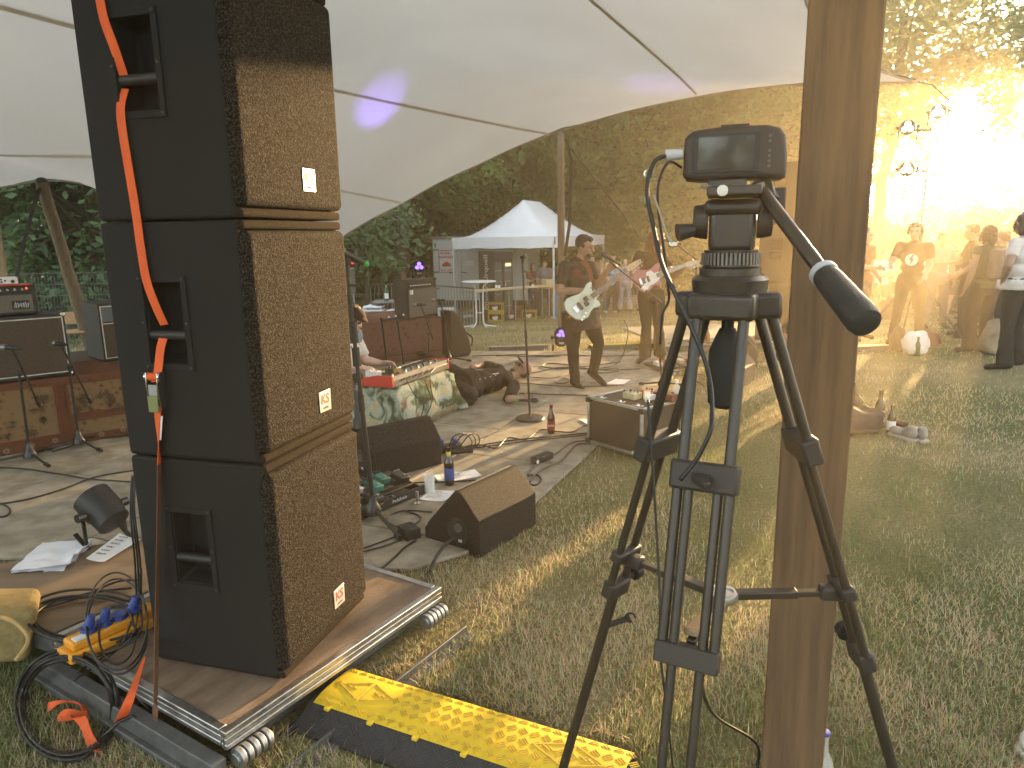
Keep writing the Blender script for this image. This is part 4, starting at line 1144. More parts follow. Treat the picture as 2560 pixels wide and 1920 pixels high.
KEEP_OUT.append([tuple((w2c + V(*d_, 0)).xy) for d_ in ((0, 0), ((w2e - w2c).x * 1.05, (w2e - w2c).y * 1.05), ((w2e - w2c).x - .32, (w2e - w2c).y + .3), (-.34, .26))])
w1c, w1e = W(932, 1205, SZ), W(1105, 1160, SZ)
wedge('shaded dark grey wedge monitor standing in front of the patterned table cloth', w1c, w1e - w1c, (w1e - w1c).length, z=SZ)
w3c = W(1855, 972); wedge('backlit wedge monitor on the far grass edge seen through the tripod legs', w3c, V(.32, .5, 0), 0.55, z=0, mirror=1, m=M_tolex)
w4c = W(1893, 918); wedge('farthest wedge monitor with a pale sunlit slope beside the far platform', w4c, V(.2, .6, 0), 0.5, z=0, mirror=1, m=M_tolex)
cable('thick black cable plugged into the sunlit wedge and curving through the grass', [W(1165, 1340, .09), W(1128, 1350, .10), W(1095, 1385, .06), W(1075, 1430, .012), W(1062, 1475, .012), W(1030, 1530, .012), W(985, 1580, .012)], 0.009)
tag(MB().box(W(1023, 1330, .05), (0.09, 0.12, 0.07), rot2(.6)).build('adapter_box', M_black, bevel=.004), 'small black adapter box beside the left foot of the sunlit wedge', 'adapter')
def mic(M, c, name, parent, col=M_black, grille=M_blackmetal, L=0.17, tail=None, w=1.0):
    M = M @ Matrix.Diagonal((w, w, 1))
    """handheld microphone: M maps local z to the head direction"""
    MB().lathe([(0.011, -L), (0.0125, -L + .01), (0.014, -0.05), (0.018, -0.015), (0.02, 0.0)], c, 16, M).build(name + '_body', col, parent, world=True)
    MB().lathe([(0.02, 0), (0.025, 0.008), (0.026, 0.028), (0.0225, 0.046), (0.013, 0.056), (0, 0.059)], c, 16, M).build(name + '_grille', grille, parent, world=True)
    if tail is not None:
        MB().lathe([(0.0, -L - .035), (0.008, -L - .033), (0.014, -L - .024), (0.0145, -L)], c, 14, M).build(name + '_end', tail, parent, world=True)
def dirM(d):
    d = Vector(d).normalized(); x = d.orthogonal().normalized(); y = d.cross(x)
    return Matrix((x, y, d)).transposed()
def tripod_base(t, foot, h, leglen, angs, m=M_blackmetal, r=0.011):
    f = Vector(foot)
    MB().lathe([(0.05, 0.0), (0.048, 0.03), (0.03, 0.065), (0.02, 0.09), (0.016, 0.12)], f + V(0, 0, h - 0.03), 14).build('base_hub', m, t, world=True)
    for a in angs:
        d = V(math.cos(a), math.sin(a), 0)
        e = f + d * leglen + V(0, 0, 0.012)
        l = MB().cyl(f + d * .03 + V(0, 0, h), e, r, r * .9, 10).build('leg', m, t, world=True)
        MB().cyl(e - d * .045 + V(0, 0, .008), e + d * .012, r * 1.5, r * 1.4, 10).build('rubber_foot', M_rubber, l, world=False) if False else None
        MB().cyl(e - d * .045 + V(0, 0, .008), e + d * .012, r * 1.6, r * 1.4, 10).build('foot_cap', M_rubber, t, world=True)
b0 = W(935, 1300, SZ)
st = thing('mic_stand', 'black microphone stand with a green-ended wireless microphone beside the near stack', 'microphone stand', b0)
tripod_base(st, b0, 0.07, 0.36, (math.atan2(-.38, .26), R(80), R(190)))
top = at(869, 690, b0.y + 0.02)
mid = b0.lerp(top, 0.55)
MB().cyl(b0 + V(0, 0, .1), mid, 0.015, 0.015, 12).build('lower_tube', M_blackmetal, st, world=True)
MB().cyl(mid, top, 0.012, 0.012, 12).build('upper_tube', M_blackmetal, st, world=True)
for (px, py, r_, l_) in ((905, 1000, .020, .10), (880, 885, .024, .11), (876, 825, .026, .12), (871, 745, .019, .06)):
    c = b0.lerp(top, (b0.z * 0 + (1305 - py) / (1305 - 690)))
    ax = (top - b0).normalized(); MB().cyl(c - ax * l_ / 2, c + ax * l_ / 2, r_, r_ * .95, 14).build('clutch', M_black, st, world=True, bevel=.003)
MB().cyl(at(868, 880, b0.y - .03), at(845, 878, b0.y - .06), .008).cyl(at(848, 870, b0.y - .05), at(850, 935, b0.y - .05), .004).lathe([(0, -.012), (.009, -.006), (.009, .006), (0, .012)], at(850, 935, b0.y - .05), 10).build('clamp_knob', mat('dark_red_plastic', (0.10, 0.02, 0.015), .4), st, world=True)
ph = MB(); hp_ = at(872, 715, b0.y)
ph.bar(at(835, 712, b0.y - .02), at(897, 714, b0.y + .02), .012, .014).bar(at(845, 690, b0.y), at(842, 730, b0.y - .01), .012, .01).bar(at(842, 728, b0.y), at(866, 735, b0.y), .008, .008)
ph.cyl(at(845, 694, b0.y), at(841, 686, b0.y), .008)
ph.build('holder_arm', M_black, st, world=True, bevel=.002)
MB().cyl(top - V(0, 0, .01), at(869, 650, b0.y + .02), .014, .012, 12).build('swivel', M_black, st, world=True)
MB().cyl(at(872, 664, b0.y) , at(862, 640, b0.y), .02, .02, 12).build('clip', M_rubber, st, world=True)
md = at(838, 622, b0.y - .06) - at(905, 655, b0.y + .05)
mw = thing('wireless_microphone', 'black wireless microphone with bright green end cap clipped on the front stand', 'microphone', at(868, 637, b0.y))
mic(dirM(md), at(856, 631, b0.y - .02), 'mic', mw, M_black, M_blackmetal, L=0.145, tail=mat('green_cap', (0.02, 0.42, 0.07), .45), w=1.3)
MB().lathe([(0.0155, -.03), (0.0165, -.028), (0.0165, -.012), (0.0155, -.01)], at(856, 631, b0.y - .02), 14, dirM(md)).build('mic_band', mat('grey_band', (.25, .27, .30), .4), mw, world=True)
par_light('black par light glowing red above the keyboard player, behind the wireless microphone', at(876, 648, 10.2) - V(0, 0, .155), (-.2, -.5, -.75), (0.8, 0.06, 0.03), 1.1, lit=0.6)
b1 = W(1325, 1048, SZ)
st2 = thing('mic_stand', 'thin straight microphone stand on a round cast base in the middle of the stage', 'microphone stand', b1)
MB().lathe([(0.135, 0), (0.137, 0.008), (0.128, 0.02), (0.05, 0.028), (0.02, 0.036), (0.0, 0.036)], b1, 32).build('round_base', M_blackmetal, st2, world=True, smooth=30)
tp = at(1306, 655, b1.y)
MB().cyl(b1 + V(0, 0, .03), b1.lerp(tp, .56), .011, .011, 12).build('lower_tube', M_blackmetal, st2, world=True)
MB().cyl(b1.lerp(tp, .55), tp, .008, .008, 12).build('upper_tube', M_blackmetal, st2, world=True)
MB().cyl(b1.lerp(tp, .53), b1.lerp(tp, .58), .015, .013, 12).build('clutch', M_black, st2, world=True)
MB().cyl(tp - V(0, 0, .01), tp + V(.005, 0, .03), .012).bar(tp + V(-.015, 0, .035), tp + V(.03, -.02, .05), .035, .03).build('mic_clip', M_rubber, st2, world=True, bevel=.006)
def boom_stand(label, base, knee, head, tail, legs, micdir, r=0.008, leg=.30):
    b = Vector(base); t = thing('mic_stand', label, 'microphone stand', b)
    tripod_base(t, b, 0.06, leg, legs, r=.010)
    MB().cyl(b + V(0, 0, .08), knee, .011, .010, 10).build('tube', M_blackmetal, t, world=True)
    MB().cyl(head, tail, r, r, 8).build('boom', M_blackmetal, t, world=True)
    MB().cyl(tail, Vector(tail) + (Vector(tail) - Vector(head)).normalized() * .09, r * 1.5, r * 1.5, 10).build('counter_grip', M_rubber, t, world=True)
    MB().ell(knee, (.018, .018, .022)).build('boom_clamp', M_black, t, world=True)
    mic(dirM(micdir), Vector(head) + Vector(micdir).normalized() * .05, 'mic', t, M_black, mat('mic_mesh', (.28, .28, .28), .35, metal=.8), L=.13)
    MB().cyl(Vector(head) - V(0, 0, .015), Vector(head) + V(0, 0, .02), .014, .014, 10).build('clip', M_rubber, t, world=True)
    return t
mb1 = W(78, 1152, SZ); mb2 = W(200, 1118, SZ)
boom_stand('left black boom stand with its microphone pointing at the wide brown cabinet', mb1, at(48, 935, mb1.y), at(30, 870, mb1.y - .03), at(88, 992, mb1.y + .1), (R(-35), R(95), R(200)), V(-1, .25, .05))
boom_stand('right black boom stand pointing at the right half of the wide brown cabinet', mb2, at(172, 915, mb2.y), at(152, 860, mb2.y - .03), at(216, 985, mb2.y + .1), (R(-30), R(90), R(210)), V(-.9, .4, .05))
b3 = W(1072, 914, SZ)
boom_stand('boom stand with a microphone in front of the combo amplifier grille', b3, at(1072, 835, b3.y), at(1052, 762, b3.y - .05), at(1078, 835, b3.y + .15), (R(-10), R(110), R(230)), V(-1, .35, 0))
b4 = W(1122, 904, SZ)
boom_stand('right-hand boom stand reaching towards the edge of the combo amplifier', b4, at(1112, 810, b4.y), at(1098, 750, b4.y - .1), at(1124, 830, b4.y + .1), (R(-5), R(100), R(220)), V(-1, .2, 0))
def rug_mat(name, base, dark, mid, sc=5.0):
    m, nt, b = _new(name); L = nt.links
    tc = nt.nodes.new('ShaderNodeTexCoord')
    v = nt.nodes.new('ShaderNodeTexVoronoi'); v.inputs['Scale'].default_value = sc * 2.2
    n = nt.nodes.new('ShaderNodeTexNoise'); n.inputs['Scale'].default_value = sc; n.inputs['Detail'].default_value = 5
    n2 = nt.nodes.new('ShaderNodeTexNoise'); n2.inputs['Scale'].default_value = 300
    for q in (v, n, n2): L.new(tc.outputs['Object'], q.inputs['Vector'])
    r = nt.nodes.new('ShaderNodeValToRGB'); r.color_ramp.elements[0].position = .12; r.color_ramp.elements[0].color = (*dark, 1)
    r.color_ramp.elements[1].position = .42; r.color_ramp.elements[1].color = (*base, 1)
    e = r.color_ramp.elements.new(.26); e.color = (*mid, 1)
    L.new(v.outputs['Distance'], r.inputs['Fac'])
    mx = nt.nodes.new('ShaderNodeMix'); mx.data_type = 'RGBA'; mx.inputs['A'].default_value = (*base, 1)
    rr = nt.nodes.new('ShaderNodeValToRGB'); rr.color_ramp.elements[0].position = .4; rr.color_ramp.elements[1].position = .6
    L.new(n.outputs['Fac'], rr.inputs['Fac']); L.new(rr.outputs[0], mx.inputs['Factor']); L.new(r.outputs[0], mx.inputs['B']); L.new(mx.outputs['Result'], b.inputs['Base Color'])
    b.inputs['Roughness'].default_value = .95; b.inputs['Specular IOR Level'].default_value = .1
    bp = nt.nodes.new('ShaderNodeBump'); bp.inputs['Strength'].default_value = .5; L.new(n2.outputs['Fac'], bp.inputs['Height']); L.new(bp.outputs[0], b.inputs['Normal'])
    return m
M_rugA = rug_mat('persian_rug_field', (0.20, 0.125, 0.065), (0.06, 0.034, 0.022), (0.14, 0.07, 0.04), 9)
M_rugB = rug_mat('persian_rug_border', (0.135, 0.060, 0.034), (0.06, 0.028, 0.018), (0.10, 0.045, 0.027), 14)
M_rugdark = rug_mat('dark_rug', (0.17, 0.095, 0.075), (0.06, 0.035, 0.03), (0.13, 0.06, 0.05), 6)
M_deckside = mat('riser_wood', (0.10, 0.08, 0.06), .8)
RZH = 0.60
f0, f1 = W(0, 1140, SZ), W(318, 1086, SZ)
fd = (f1 - f0).normalized(); fn = V(-fd.y, fd.x, 0)
f00 = f0 - fd * 1.6; f11 = f1 + fd * 0.12
LR = (f11 - f00).length
riser = thing('stage_riser', 'stage riser hung with a brown and rust persian rug at the left', 'riser', (f00.x, f00.y, SZ), math.atan2(fd.y, fd.x))
H_ = RZH - SZ
MB().box((LR / 2, 0.85, H_ - .035), (LR, 1.66, .06)).build('deck_board', M_deckside, riser, bevel=.004)
for x in (.1, LR / 2, LR - .1):
    for y in (.12, 1.5): MB().cyl((x, y, 0), (x, y, H_ - .06), .025).build('leg', M_alu, riser)
def hang(mb, x0, x1, z0, z1, y, nx=40, nz=10, amp=.012, seed=0):
    o = len(mb.v)
    for j in range(nz + 1):
        for i in range(nx + 1):
            x = x0 + (x1 - x0) * i / nx; z = z0 + (z1 - z0) * j / nz
            mb.v.append(V(x, y + amp * mnoise.noise(V(x * 3, z * 1.5, seed)) , z))
    mb.f += [(o + j * (nx + 1) + i, o + j * (nx + 1) + i + 1, o + (j + 1) * (nx + 1) + i + 1, o + (j + 1) * (nx + 1) + i) for j in range(nz) for i in range(nx)]
    return mb
rg = hang(MB(), 0, LR + .02, 0.0, H_ + .004, -.02).build('rug', M_rugB, riser, smooth=180)
MB().box((LR / 2, .40, H_ + .003), (LR + .02, .82, .008)).build('rug_top', M_rugB, riser)
hang(MB(), LR * .36, LR - .62, .11, H_ - .05, -.026, seed=0).build('rug_field', M_rugA, riser, smooth=180)
hang(MB(), LR - .52, LR - .12, .26, H_ - .06, -.026, 12, seed=0).build('rug_field', M_rugA, riser, smooth=180)
hang(MB(), LR - .50, LR - .08, .07, .19, -.026, 12, seed=0).build('rug_field', M_rugA, riser, smooth=180)
def rects(mb, x0, x1, z0, z1, y, w):
    for (a, b_) in (((x0, z0), (x1, z0)), ((x1, z0), (x1, z1)), ((x1, z1), (x0, z1)), ((x0, z1), (x0, z0))):
        mb.bar((a[0], y, a[1]), (b_[0], y, b_[1]), w, .004, (0, 1, 0))
lines = MB(); rects(lines, LR * .35, LR - .61, .10, H_ - .04, -.037, .014); rects(lines, LR - .53, LR - .11, .25, H_ - .05, -.037, .012); rects(lines, LR - .51, LR - .07, .06, .20, -.037, .01)
lines.build('rug_border_line', mat('rug_dark_red', (0.16, 0.045, 0.025), .95), riser)
mot = MB(); g = random.Random(5)
for k in range(46):
    x = LR * .38 + (LR - .68 - LR * .38) * g.random() if k < 34 else LR - .5 + .36 * g.random()
    zz = .16 + (H_ - .28) * ((k % 4) / 3.2 if k < 34 else .35 + .5 * g.random())
    for q in range(11):
        a = g.uniform(0, 6.28); r_ = .026 * math.sqrt(g.random())
        mot.box((x + r_ * math.cos(a), -.038, zz + r_ * math.sin(a)), (.014, .002, .012), Matrix.Rotation(a, 3, 'Y'))
    mot.box((x, -.038, zz - .02), (.006, .002, .04))
kind(mot.build('rug_motif', mat('rug_dark_motif', (0.10, 0.066, 0.04), .95), riser, smooth=0), 'stuff')
fl_ = MB()
for k in range(14):
    x = LR * .3 + k * .17; z = .05 + .012 * math.sin(k * 2.1)
    for q in range(8):
        a = q * PI / 4; fl_.box((x + .016 * math.cos(a), -.040, z + .016 * math.sin(a)), (.014, .002, .005), Matrix.Rotation(-a, 3, 'Y'))
kind(fl_.build('rug_motif', mat('rug_cream', (0.38, 0.30, 0.20), .95), riser, smooth=0), 'stuff')
def plane_pt(px, py, off, base=f0, nrm=fn):
    o = base + nrm * off; d = ray(px, py); t = (o - EYE).dot(nrm) / d.dot(nrm); return EYE + d * t
c_r = plane_pt(178, 905, .03); c_t = plane_pt(165, 792, .03)
cabH = c_t.z - RZH + .02
cab = thing('guitar_cabinet', 'wide brown-fronted guitar speaker cabinet standing on the rug riser', 'speaker cabinet', (c_r.x, c_r.y, RZH + .012), riser.rotation_euler.z)
MB().box((-.43, .16, cabH / 2), (.86, .30, cabH)).build('cabinet', M_tolex, cab, bevel=.012, bseg=3)
MB().box((-.43, .004, cabH / 2 + .005), (.81, .012, cabH - .075)).build('grille_cloth', M_brown, cab, bevel=.003)
for z in (.035, cabH - .03): MB().box((-.43, -.001, z), (.82, .01, .008)).build('piping_or_rim_light', M_piping, cab)
for x in (-.022, -.838): MB().box((x, -.001, cabH / 2), (.008, .01, cabH - .07)).build('piping_or_rim_light', M_piping, cab)
for x in (-.012, -.85):
    for z in (.012, cabH - .012): MB().box((x, .02, z), (.036, .05, .036)).build('corner_cap', M_chrome, cab, bevel=.01, bseg=3)
hw = .72
head = thing('amplifier_head', 'guitar amplifier head with a glossy red control panel on the brown cabinet', 'amplifier', (c_r.x - fd.x * .17 + fn.x * .03, c_r.y - fd.y * .17 + fn.y * .03, RZH + .012 + cabH + .002), riser.rotation_euler.z + R(2))
MB().box((-hw / 2, .13, .125), (hw, .25, .235)).build('cabinet', M_tolex, head, bevel=.014, bseg=3)
for s in (-.06, -hw + .06): MB().cyl((s, .05, -.004), (s, .05, .012), .014).build('foot', M_rubber, head)
MB().box((-hw / 2, .002, .098), (hw - .06, .008, .135)).build('grille_cloth', M_greygrille, head, bevel=.002)
MB().add([(-hw + .03, -.001, .178), (-.03, -.001, .178), (-.03, .03, .236), (-hw + .03, .03, .236), (-hw + .03, .03, .178), (-.03, .03, .178)], [(0, 1, 2, 3), (1, 5, 2), (0, 3, 4)]).build('control_panel', M_black, head, smooth=0)
MB().box((-hw / 2, .055, .244), (hw - .03, .15, .010)).build('red_top', M_red, head, bevel=.003)
for k in range(12):
    x = -hw + .09 + k * .049
    MB().lathe([(.013, 0), (.012, .008), (.008, .009), (.007, .018), (0, .018)], (x, .014, .207), 10, Matrix.Rotation(R(62), 3, 'X')).build('knob', M_chrome, head)
MB().ell((-.06, .008, .215), (.009, .009, .009)).build('pilot_lamp', mat('red_pilot', (.8, .05, .02), .3, emit=(1, .06, .03), estr=.5), head)
MB().box((-.115, -.004, .085), (.115, .006, .072)).build('logo_plate', M_black, head, bevel=.001)
lg = MB(); g = random.Random(8)
for q in range(9): lg.bar((-.16 + q * .011, -.009, .062 + .012 * g.random()), (-.155 + q * .011 + .006, -.009, .095 + .014 * g.random()), .003, .003, (0, 1, 0))
kind(lg.build('logo_script', M_white, head, smooth=0), 'stuff')
bx = thing('effects_box', 'small white box with sockets standing on the red amplifier head', 'effects unit', head.location + fd * (-.17) + fn * .06 + V(0, 0, .25), head.rotation_euler.z)
MB().box((0, .05, .03), (.13, .12, .055)).build('body', M_white, bx, bevel=.004)
for k, (x, z) in enumerate(((-.045, .04), (-.045, .02), (-.02, .03), (.03, .022))): MB().cyl((x, -.014, z), (x, -.008, z), .007 if k < 3 else .014, n=10).build('socket', M_black, bx)
q0 = W(262, 905, RZH + .01); q1 = W(219, 892, RZH + .01)
sd_ = (q1 - q0).normalized(); sl = min(.55, (q1 - q0).length)
bs = thing('guitar_cabinet', 'upright black speaker cabinet seen side-on at the right end of the rug riser', 'speaker cabinet', (q0.x, q0.y, RZH + .012), math.atan2(sd_.y, sd_.x))
shh = .54
MB().box((sl / 2, -.2, shh / 2), (sl, .4, shh)).build('cabinet', M_tolex, bs, bevel=.012, bseg=3)
MB().box((-.001, -.2, shh * .34), (.012, .36, shh * .58)).build('grille_cloth', M_brown, bs)
MB().box((-.001, -.2, shh * .82), (.012, .36, shh * .28)).build('control_panel', mat('slate_panel', (.10, .11, .125), .5), bs)
for z in (.03, shh * .65, shh - .03): MB().box((-.006, -.2, z), (.008, .365, .008)).build('piping_or_rim_light', M_piping, bs)
for y in (-.018, -.382): MB().box((-.006, y, shh / 2), (.008, .008, shh - .05)).build('piping_or_rim_light', M_piping, bs)
ch = thing('chair', 'plywood chair with blue-grey legs on the grass behind the black speaker', 'chair', (W(205, 905).x * 1.25, 10.6, 0), R(25))
ch.location = at(200, 850, 10.2); ch.location.z = 0
MB().box((0, 0, .46), (.42, .42, .02)).build('seat', mat('beech', (.45, .30, .16), .5, (.38, .24, .12), 6, stretch=(1, 12, 1)), ch, bevel=.006)
MB().add([(-.2, .2, .55), (.2, .2, .55), (.2, .26, .72), (-.2, .26, .72), (-.2, .215, .55), (.2, .215, .55), (.2, .275, .72), (-.2, .275, .72)], [(0, 1, 2, 3), (4, 7, 6, 5), (3, 2, 6, 7), (0, 4, 5, 1), (0, 3, 7, 4), (1, 5, 6, 2)]).build('backrest', MATS['beech'], ch, bevel=.004)
M_bluesteel = mat('blue_grey_steel', (.16, .20, .28), .45)
for sx in (-.18, .18):
    for sy, lean in ((-.16, -.03), (.18, .06)): MB().cyl((sx, sy, .45), (sx, sy + lean, 0), .014).build('leg', M_bluesteel, ch)
    MB().cyl((sx, .19, .45), (sx, .25, .62), .012).build('back_post', M_bluesteel, ch)
g0, g1 = W(930, 915, SZ), W(1106, 893, SZ)
gd = (g1 - g0).normalized(); gn = V(-gd.y, gd.x, 0)
gs = g0 - gd * 1.9; GL = (g1 - gs).length
r2 = thing('stage_riser', 'stage riser covered with a dark plum rug under the combo amplifier', 'riser', (gs.x, gs.y, SZ), math.atan2(gd.y, gd.x))
MB().box((GL / 2, .62, H_ / 2), (GL - .04, 1.2, H_ - .02)).build('deck_frame', M_deckside, r2)
hang(MB(), 0, GL, 0.004, H_ + .004, -.01, 60, 12, .03, 4).build('rug', M_rugdark, r2, smooth=180)
MB().box((GL / 2, .6, H_ + .004), (GL + .01, 1.24, .012)).build('rug_top', M_rugdark, r2, bevel=.004)
side = MB(); hang(side, 0, 1.2, 0.004, H_ + .004, 0, 20, 10, .03, 7); side.v = [V(GL + .005 + p.y, p.x, p.z) for p in side.v]
side.build('rug', M_rugdark, r2, smooth=180)
bandm = MB(); hang(bandm, 0.02, GL - .01, .10, .125, -.016, 60, 1, .03, 4); hang(bandm, 0.02, GL - .01, .145, .15, -.016, 60, 1, .03, 4); hang(bandm, 0.02, GL - .01, .165, .17, -.016, 60, 1, .03, 4)
bandm.build('rug_band', mat('rug_band', (.10, .055, .045), .95), r2, smooth=180)
ca0 = W(1021, 799, RZH + .012); ca1 = W(1093, 777, RZH + .012)
cw = .56; cdv = (gd * .96 + gn * .28).normalized()
co = thing('combo_amplifier', 'grey-fronted combo amplifier standing on the plum rug riser with a microphone at it', 'amplifier', ca0, math.atan2(cdv.y, cdv.x))
ch_ = .53
MB().box((cw / 2, .14, ch_ / 2), (cw, .27, ch_)).build('cabinet', M_tolex, co, bevel=.01, bseg=2)
MB().box((cw / 2, .002, ch_ * .41), (cw - .05, .012, ch_ * .70)).build('grille_cloth', M_greygrille, co, bevel=.003)
MB().box((cw / 2, .002, ch_ * .87), (cw - .05, .012, ch_ * .16)).build('control_panel', M_black, co)
for z in (.028, ch_ * .77): MB().box((cw / 2, -.004, z), (cw - .05, .008, .012)).build('trim', M_chrome, co)
for k in range(9):
    x = .06 + k * .045; MB().cyl((x, -.018, ch_ * .85), (x, -.004, ch_ * .85), .009, n=10).build('knob', M_white, co)
MB().box((.075, -.006, ch_ * .68), (.06, .006, .06)).build('logo_plate', M_white, co, bevel=.001)
for x in (.02, cw - .02):
    for z in (.012, ch_ - .012): MB().box((x, .01, z), (.04, .04, .03)).build('corner_cap', M_black, co, bevel=.008)
tag(MB().cyl(ca0 + cdv * .02 + gn * .12 + V(0, 0, ch_ + .002), ca0 + cdv * .02 + gn * .12 + V(0, 0, ch_ + .08), .03, .03, 12).build('cup', mat('brown_cup', (.22, .12, .06), .6)), 'small brown cup on the left end of the combo amplifier', 'cup')
gb = thing('gig_bag', 'dark brown soft gig bag leaning on the right end of the plum rug riser', 'bag', W(1140, 890, SZ))
o = gb.location
P_ = [(0.0, .0), (.16, .0), (.20, .05), (.17, .22), (.10, .40), (.02, .56), (-.06, .66), (-.14, .66), (-.14, .0)]
Mx = Matrix((V(gd.x, gd.y, 0), V(0, 0, 1), V(gd.y, -gd.x, 0))).transposed()
MB().prism(P_, -.18, .12, Mx, o).build('body', mat('brown_nylon', (.055, .038, .028), .8, bump=.3, bscale=60), gb, world=True, bevel=.05, bseg=4)
MB().tube(smooth_path([o + Mx @ V(.12, .33, .12), o + Mx @ V(.20, .27, .12), o + Mx @ V(.22, .2, .1), o + Mx @ V(.19, .14, .12)], 4), .012, 6).build('handle', M_rubber, gb, world=True)
def silver(label, px, py, Yd, w, h, top):
    p = at(px, py, Yd)
    t = thing('silver_amplifier', label, 'amplifier', p, R(-8), 'silver amplifier stack')
    M_sil = mat('silver_grille', (.36, .36, .33), .6, (.27, .27, .25), 90)
    MB().box((-w / 2, .15, h / 2), (w, .3, h)).build('cabinet', mat('grey_tolex', (.10, .10, .095), .6), t, bevel=.015, bseg=3)
    MB().box((-w / 2, 0, h * (.42 if top else .5)), (w - .05, .01, h * (.62 if top else .86))).build('grille_cloth', M_sil, t, bevel=.003)
    if top:
        MB().box((-w / 2, -.002, h * .86), (w - .05, .012, h * .22)).build('control_panel', M_white, t)
        for k in range(9): MB().cyl((-.05 - k * .05, -.02, h * .86), (-.05 - k * .05, -.008, h * .86), .013, n=10).build('knob', M_black, t)
    for z in (.01, h - .01): MB().box((-.012, .02, z), (.04, .05, .03)).build('corner_cap', M_chrome, t, bevel=.008)
    return t
p_ = at(877, 742, 10.6)
silver('lower silver-grey speaker cabinet behind the keyboard player', 876, 905, 10.6, .7, (at(877, 738, 10.6) - at(876, 905, 10.6)).z, False)
silver('upper silver amplifier head with a white control panel behind the wireless microphone', 873, 735, 10.6, .62, .36, True)
TZ = .43
ta, tb, tcn = W(988, 974, TZ), W(1113, 930, TZ), W(868, 980, TZ)
kd = V(.42, .905, 0).normalized(); kn = V(-kd.y, kd.x, 0)
TL, TW = 0.92, 0.46
tbl = thing('bench_table', 'low bench table hidden under the patterned cloth', 'table', (ta.x, ta.y, SZ), math.atan2(kd.y, kd.x))
tz = TZ - SZ
MB().box((TL / 2, TW / 2, tz - .02), (TL - .02, TW - .02, .03)).build('table_top', mat('bench_wood', (.42, .30, .15), .6), tbl)
for x in (.06, TL - .06):
    for y in (.05, TW - .05): MB().cyl((x, y, 0), (x, y, tz - .03), .02).build('leg', mat('green_steel', (.10, .13, .03), .5), tbl)
def tapestry():
    m, nt, b = _new('tapestry'); L = nt.links
    tc = nt.nodes.new('ShaderNodeTexCoord')
    n = nt.nodes.new('ShaderNodeTexNoise'); n.inputs['Scale'].default_value = 6; n.inputs['Detail'].default_value = 7; n.inputs['Distortion'].default_value = 1.2
    n2 = nt.nodes.new('ShaderNodeTexNoise'); n2.inputs['Scale'].default_value = 3.5; n2.inputs['Detail'].default_value = 2
    v = nt.nodes.new('ShaderNodeTexVoronoi'); v.inputs['Scale'].default_value = 4.2
    for q in (n, n2, v): L.new(tc.outputs['Object'], q.inputs['Vector'])
    r = nt.nodes.new('ShaderNodeValToRGB'); cr = r.color_ramp
    cr.elements[0].position = .30; cr.elements[0].color = (.035, .045, .025, 1)
    cr.elements[1].position = .72; cr.elements[1].color = (.50, .48, .34, 1)
    for p, c in ((.42, (.10, .13, .075, 1)), (.50, (.27, .31, .25, 1)), (.56, (.36, .40, .36, 1)), (.63, (.42, .33, .16, 1))):
        e = cr.elements.new(p); e.color = c
    L.new(n.outputs['Fac'], r.inputs['Fac'])
    mx = nt.nodes.new('ShaderNodeMix'); mx.data_type = 'RGBA'; mx.inputs['B'].default_value = (.20, .045, .03, 1)
    rr = nt.nodes.new('ShaderNodeValToRGB'); rr.color_ramp.elements[0].position = .0; rr.color_ramp.elements[0].color = (1, 1, 1, 1); rr.color_ramp.elements[1].position = .22; rr.color_ramp.elements[1].color = (0, 0, 0, 1)
    L.new(v.outputs['Distance'], rr.inputs['Fac']); L.new(rr.outputs[0], mx.inputs['Factor']); L.new(r.outputs[0], mx.inputs['A']); L.new(mx.outputs['Result'], b.inputs['Base Color'])
    b.inputs['Roughness'].default_value = .9; b.inputs['Specular IOR Level'].default_value = .1
    return m
M_tap = tapestry()
clo = thing('tablecloth', 'green, cream and red landscape tapestry with fringe draped over the keyboard table', 'tablecloth', (ta.x, ta.y, SZ), math.atan2(kd.y, kd.x))
cl = MB(); nx, ny = 44, 36
drop = .40
for j in range(ny + 1):
    for i in range(nx + 1):
        a = -.36 + (TL + .72) * i / nx; b_ = -.36 + (TW + .72) * j / ny
        ox = max(0, -a, a - TL); oy = max(0, -b_, b_ - TW)
        x = min(max(a, 0), TL); y = min(max(b_, 0), TW)
        fall = math.hypot(ox, oy) if (ox and oy) else max(ox, oy)
        k = .12 + .05 * math.sin(a * 17) + .05 * math.sin(b_ * 19)
        dx = (-1 if a < 0 else 1) * (ox > 0) * min(.02 + ox * k, .1); dy = (-1 if b_ < 0 else 1) * (oy > 0) * min(.02 + oy * k, .1)
        if ox and oy: dx *= 1.7; dy *= 1.7
        z = tz + .004 - (fall * .97 if fall else 0)
        cl.v.append(V(x + dx, y + dy, max(.015, z)))
cl.f = [(j * (nx + 1) + i, j * (nx + 1) + i + 1, (j + 1) * (nx + 1) + i + 1, (j + 1) * (nx + 1) + i) for j in range(ny) for i in range(nx)]
cl.build('cloth', M_tap, clo, smooth=180)
fr = MB(); g = random.Random(3)
for i in range(0, 130):
    x = -.04 + (TL + .12) * i / 130; fr.cyl((x, -.065 - .012 * g.random(), .085), (x + g.uniform(-.012, .012), -.075 + g.uniform(-.015, .01), .012 + .03 * g.random()), .0022, .0014, 4, False)
for i in range(0, 70):
    y = -.05 + (TW + .1) * i / 70; fr.cyl((TL + .07, y, .085), (TL + .08, y + g.uniform(-.01, .01), .012 + .03 * g.random()), .0022, .0014, 4, False)
kind(fr.build('fringe', mat('cream_fringe', (.50, .42, .28), .9), clo, smooth=0), 'stuff')
kb0 = ta + kd * (-.02) + kn * 0.015
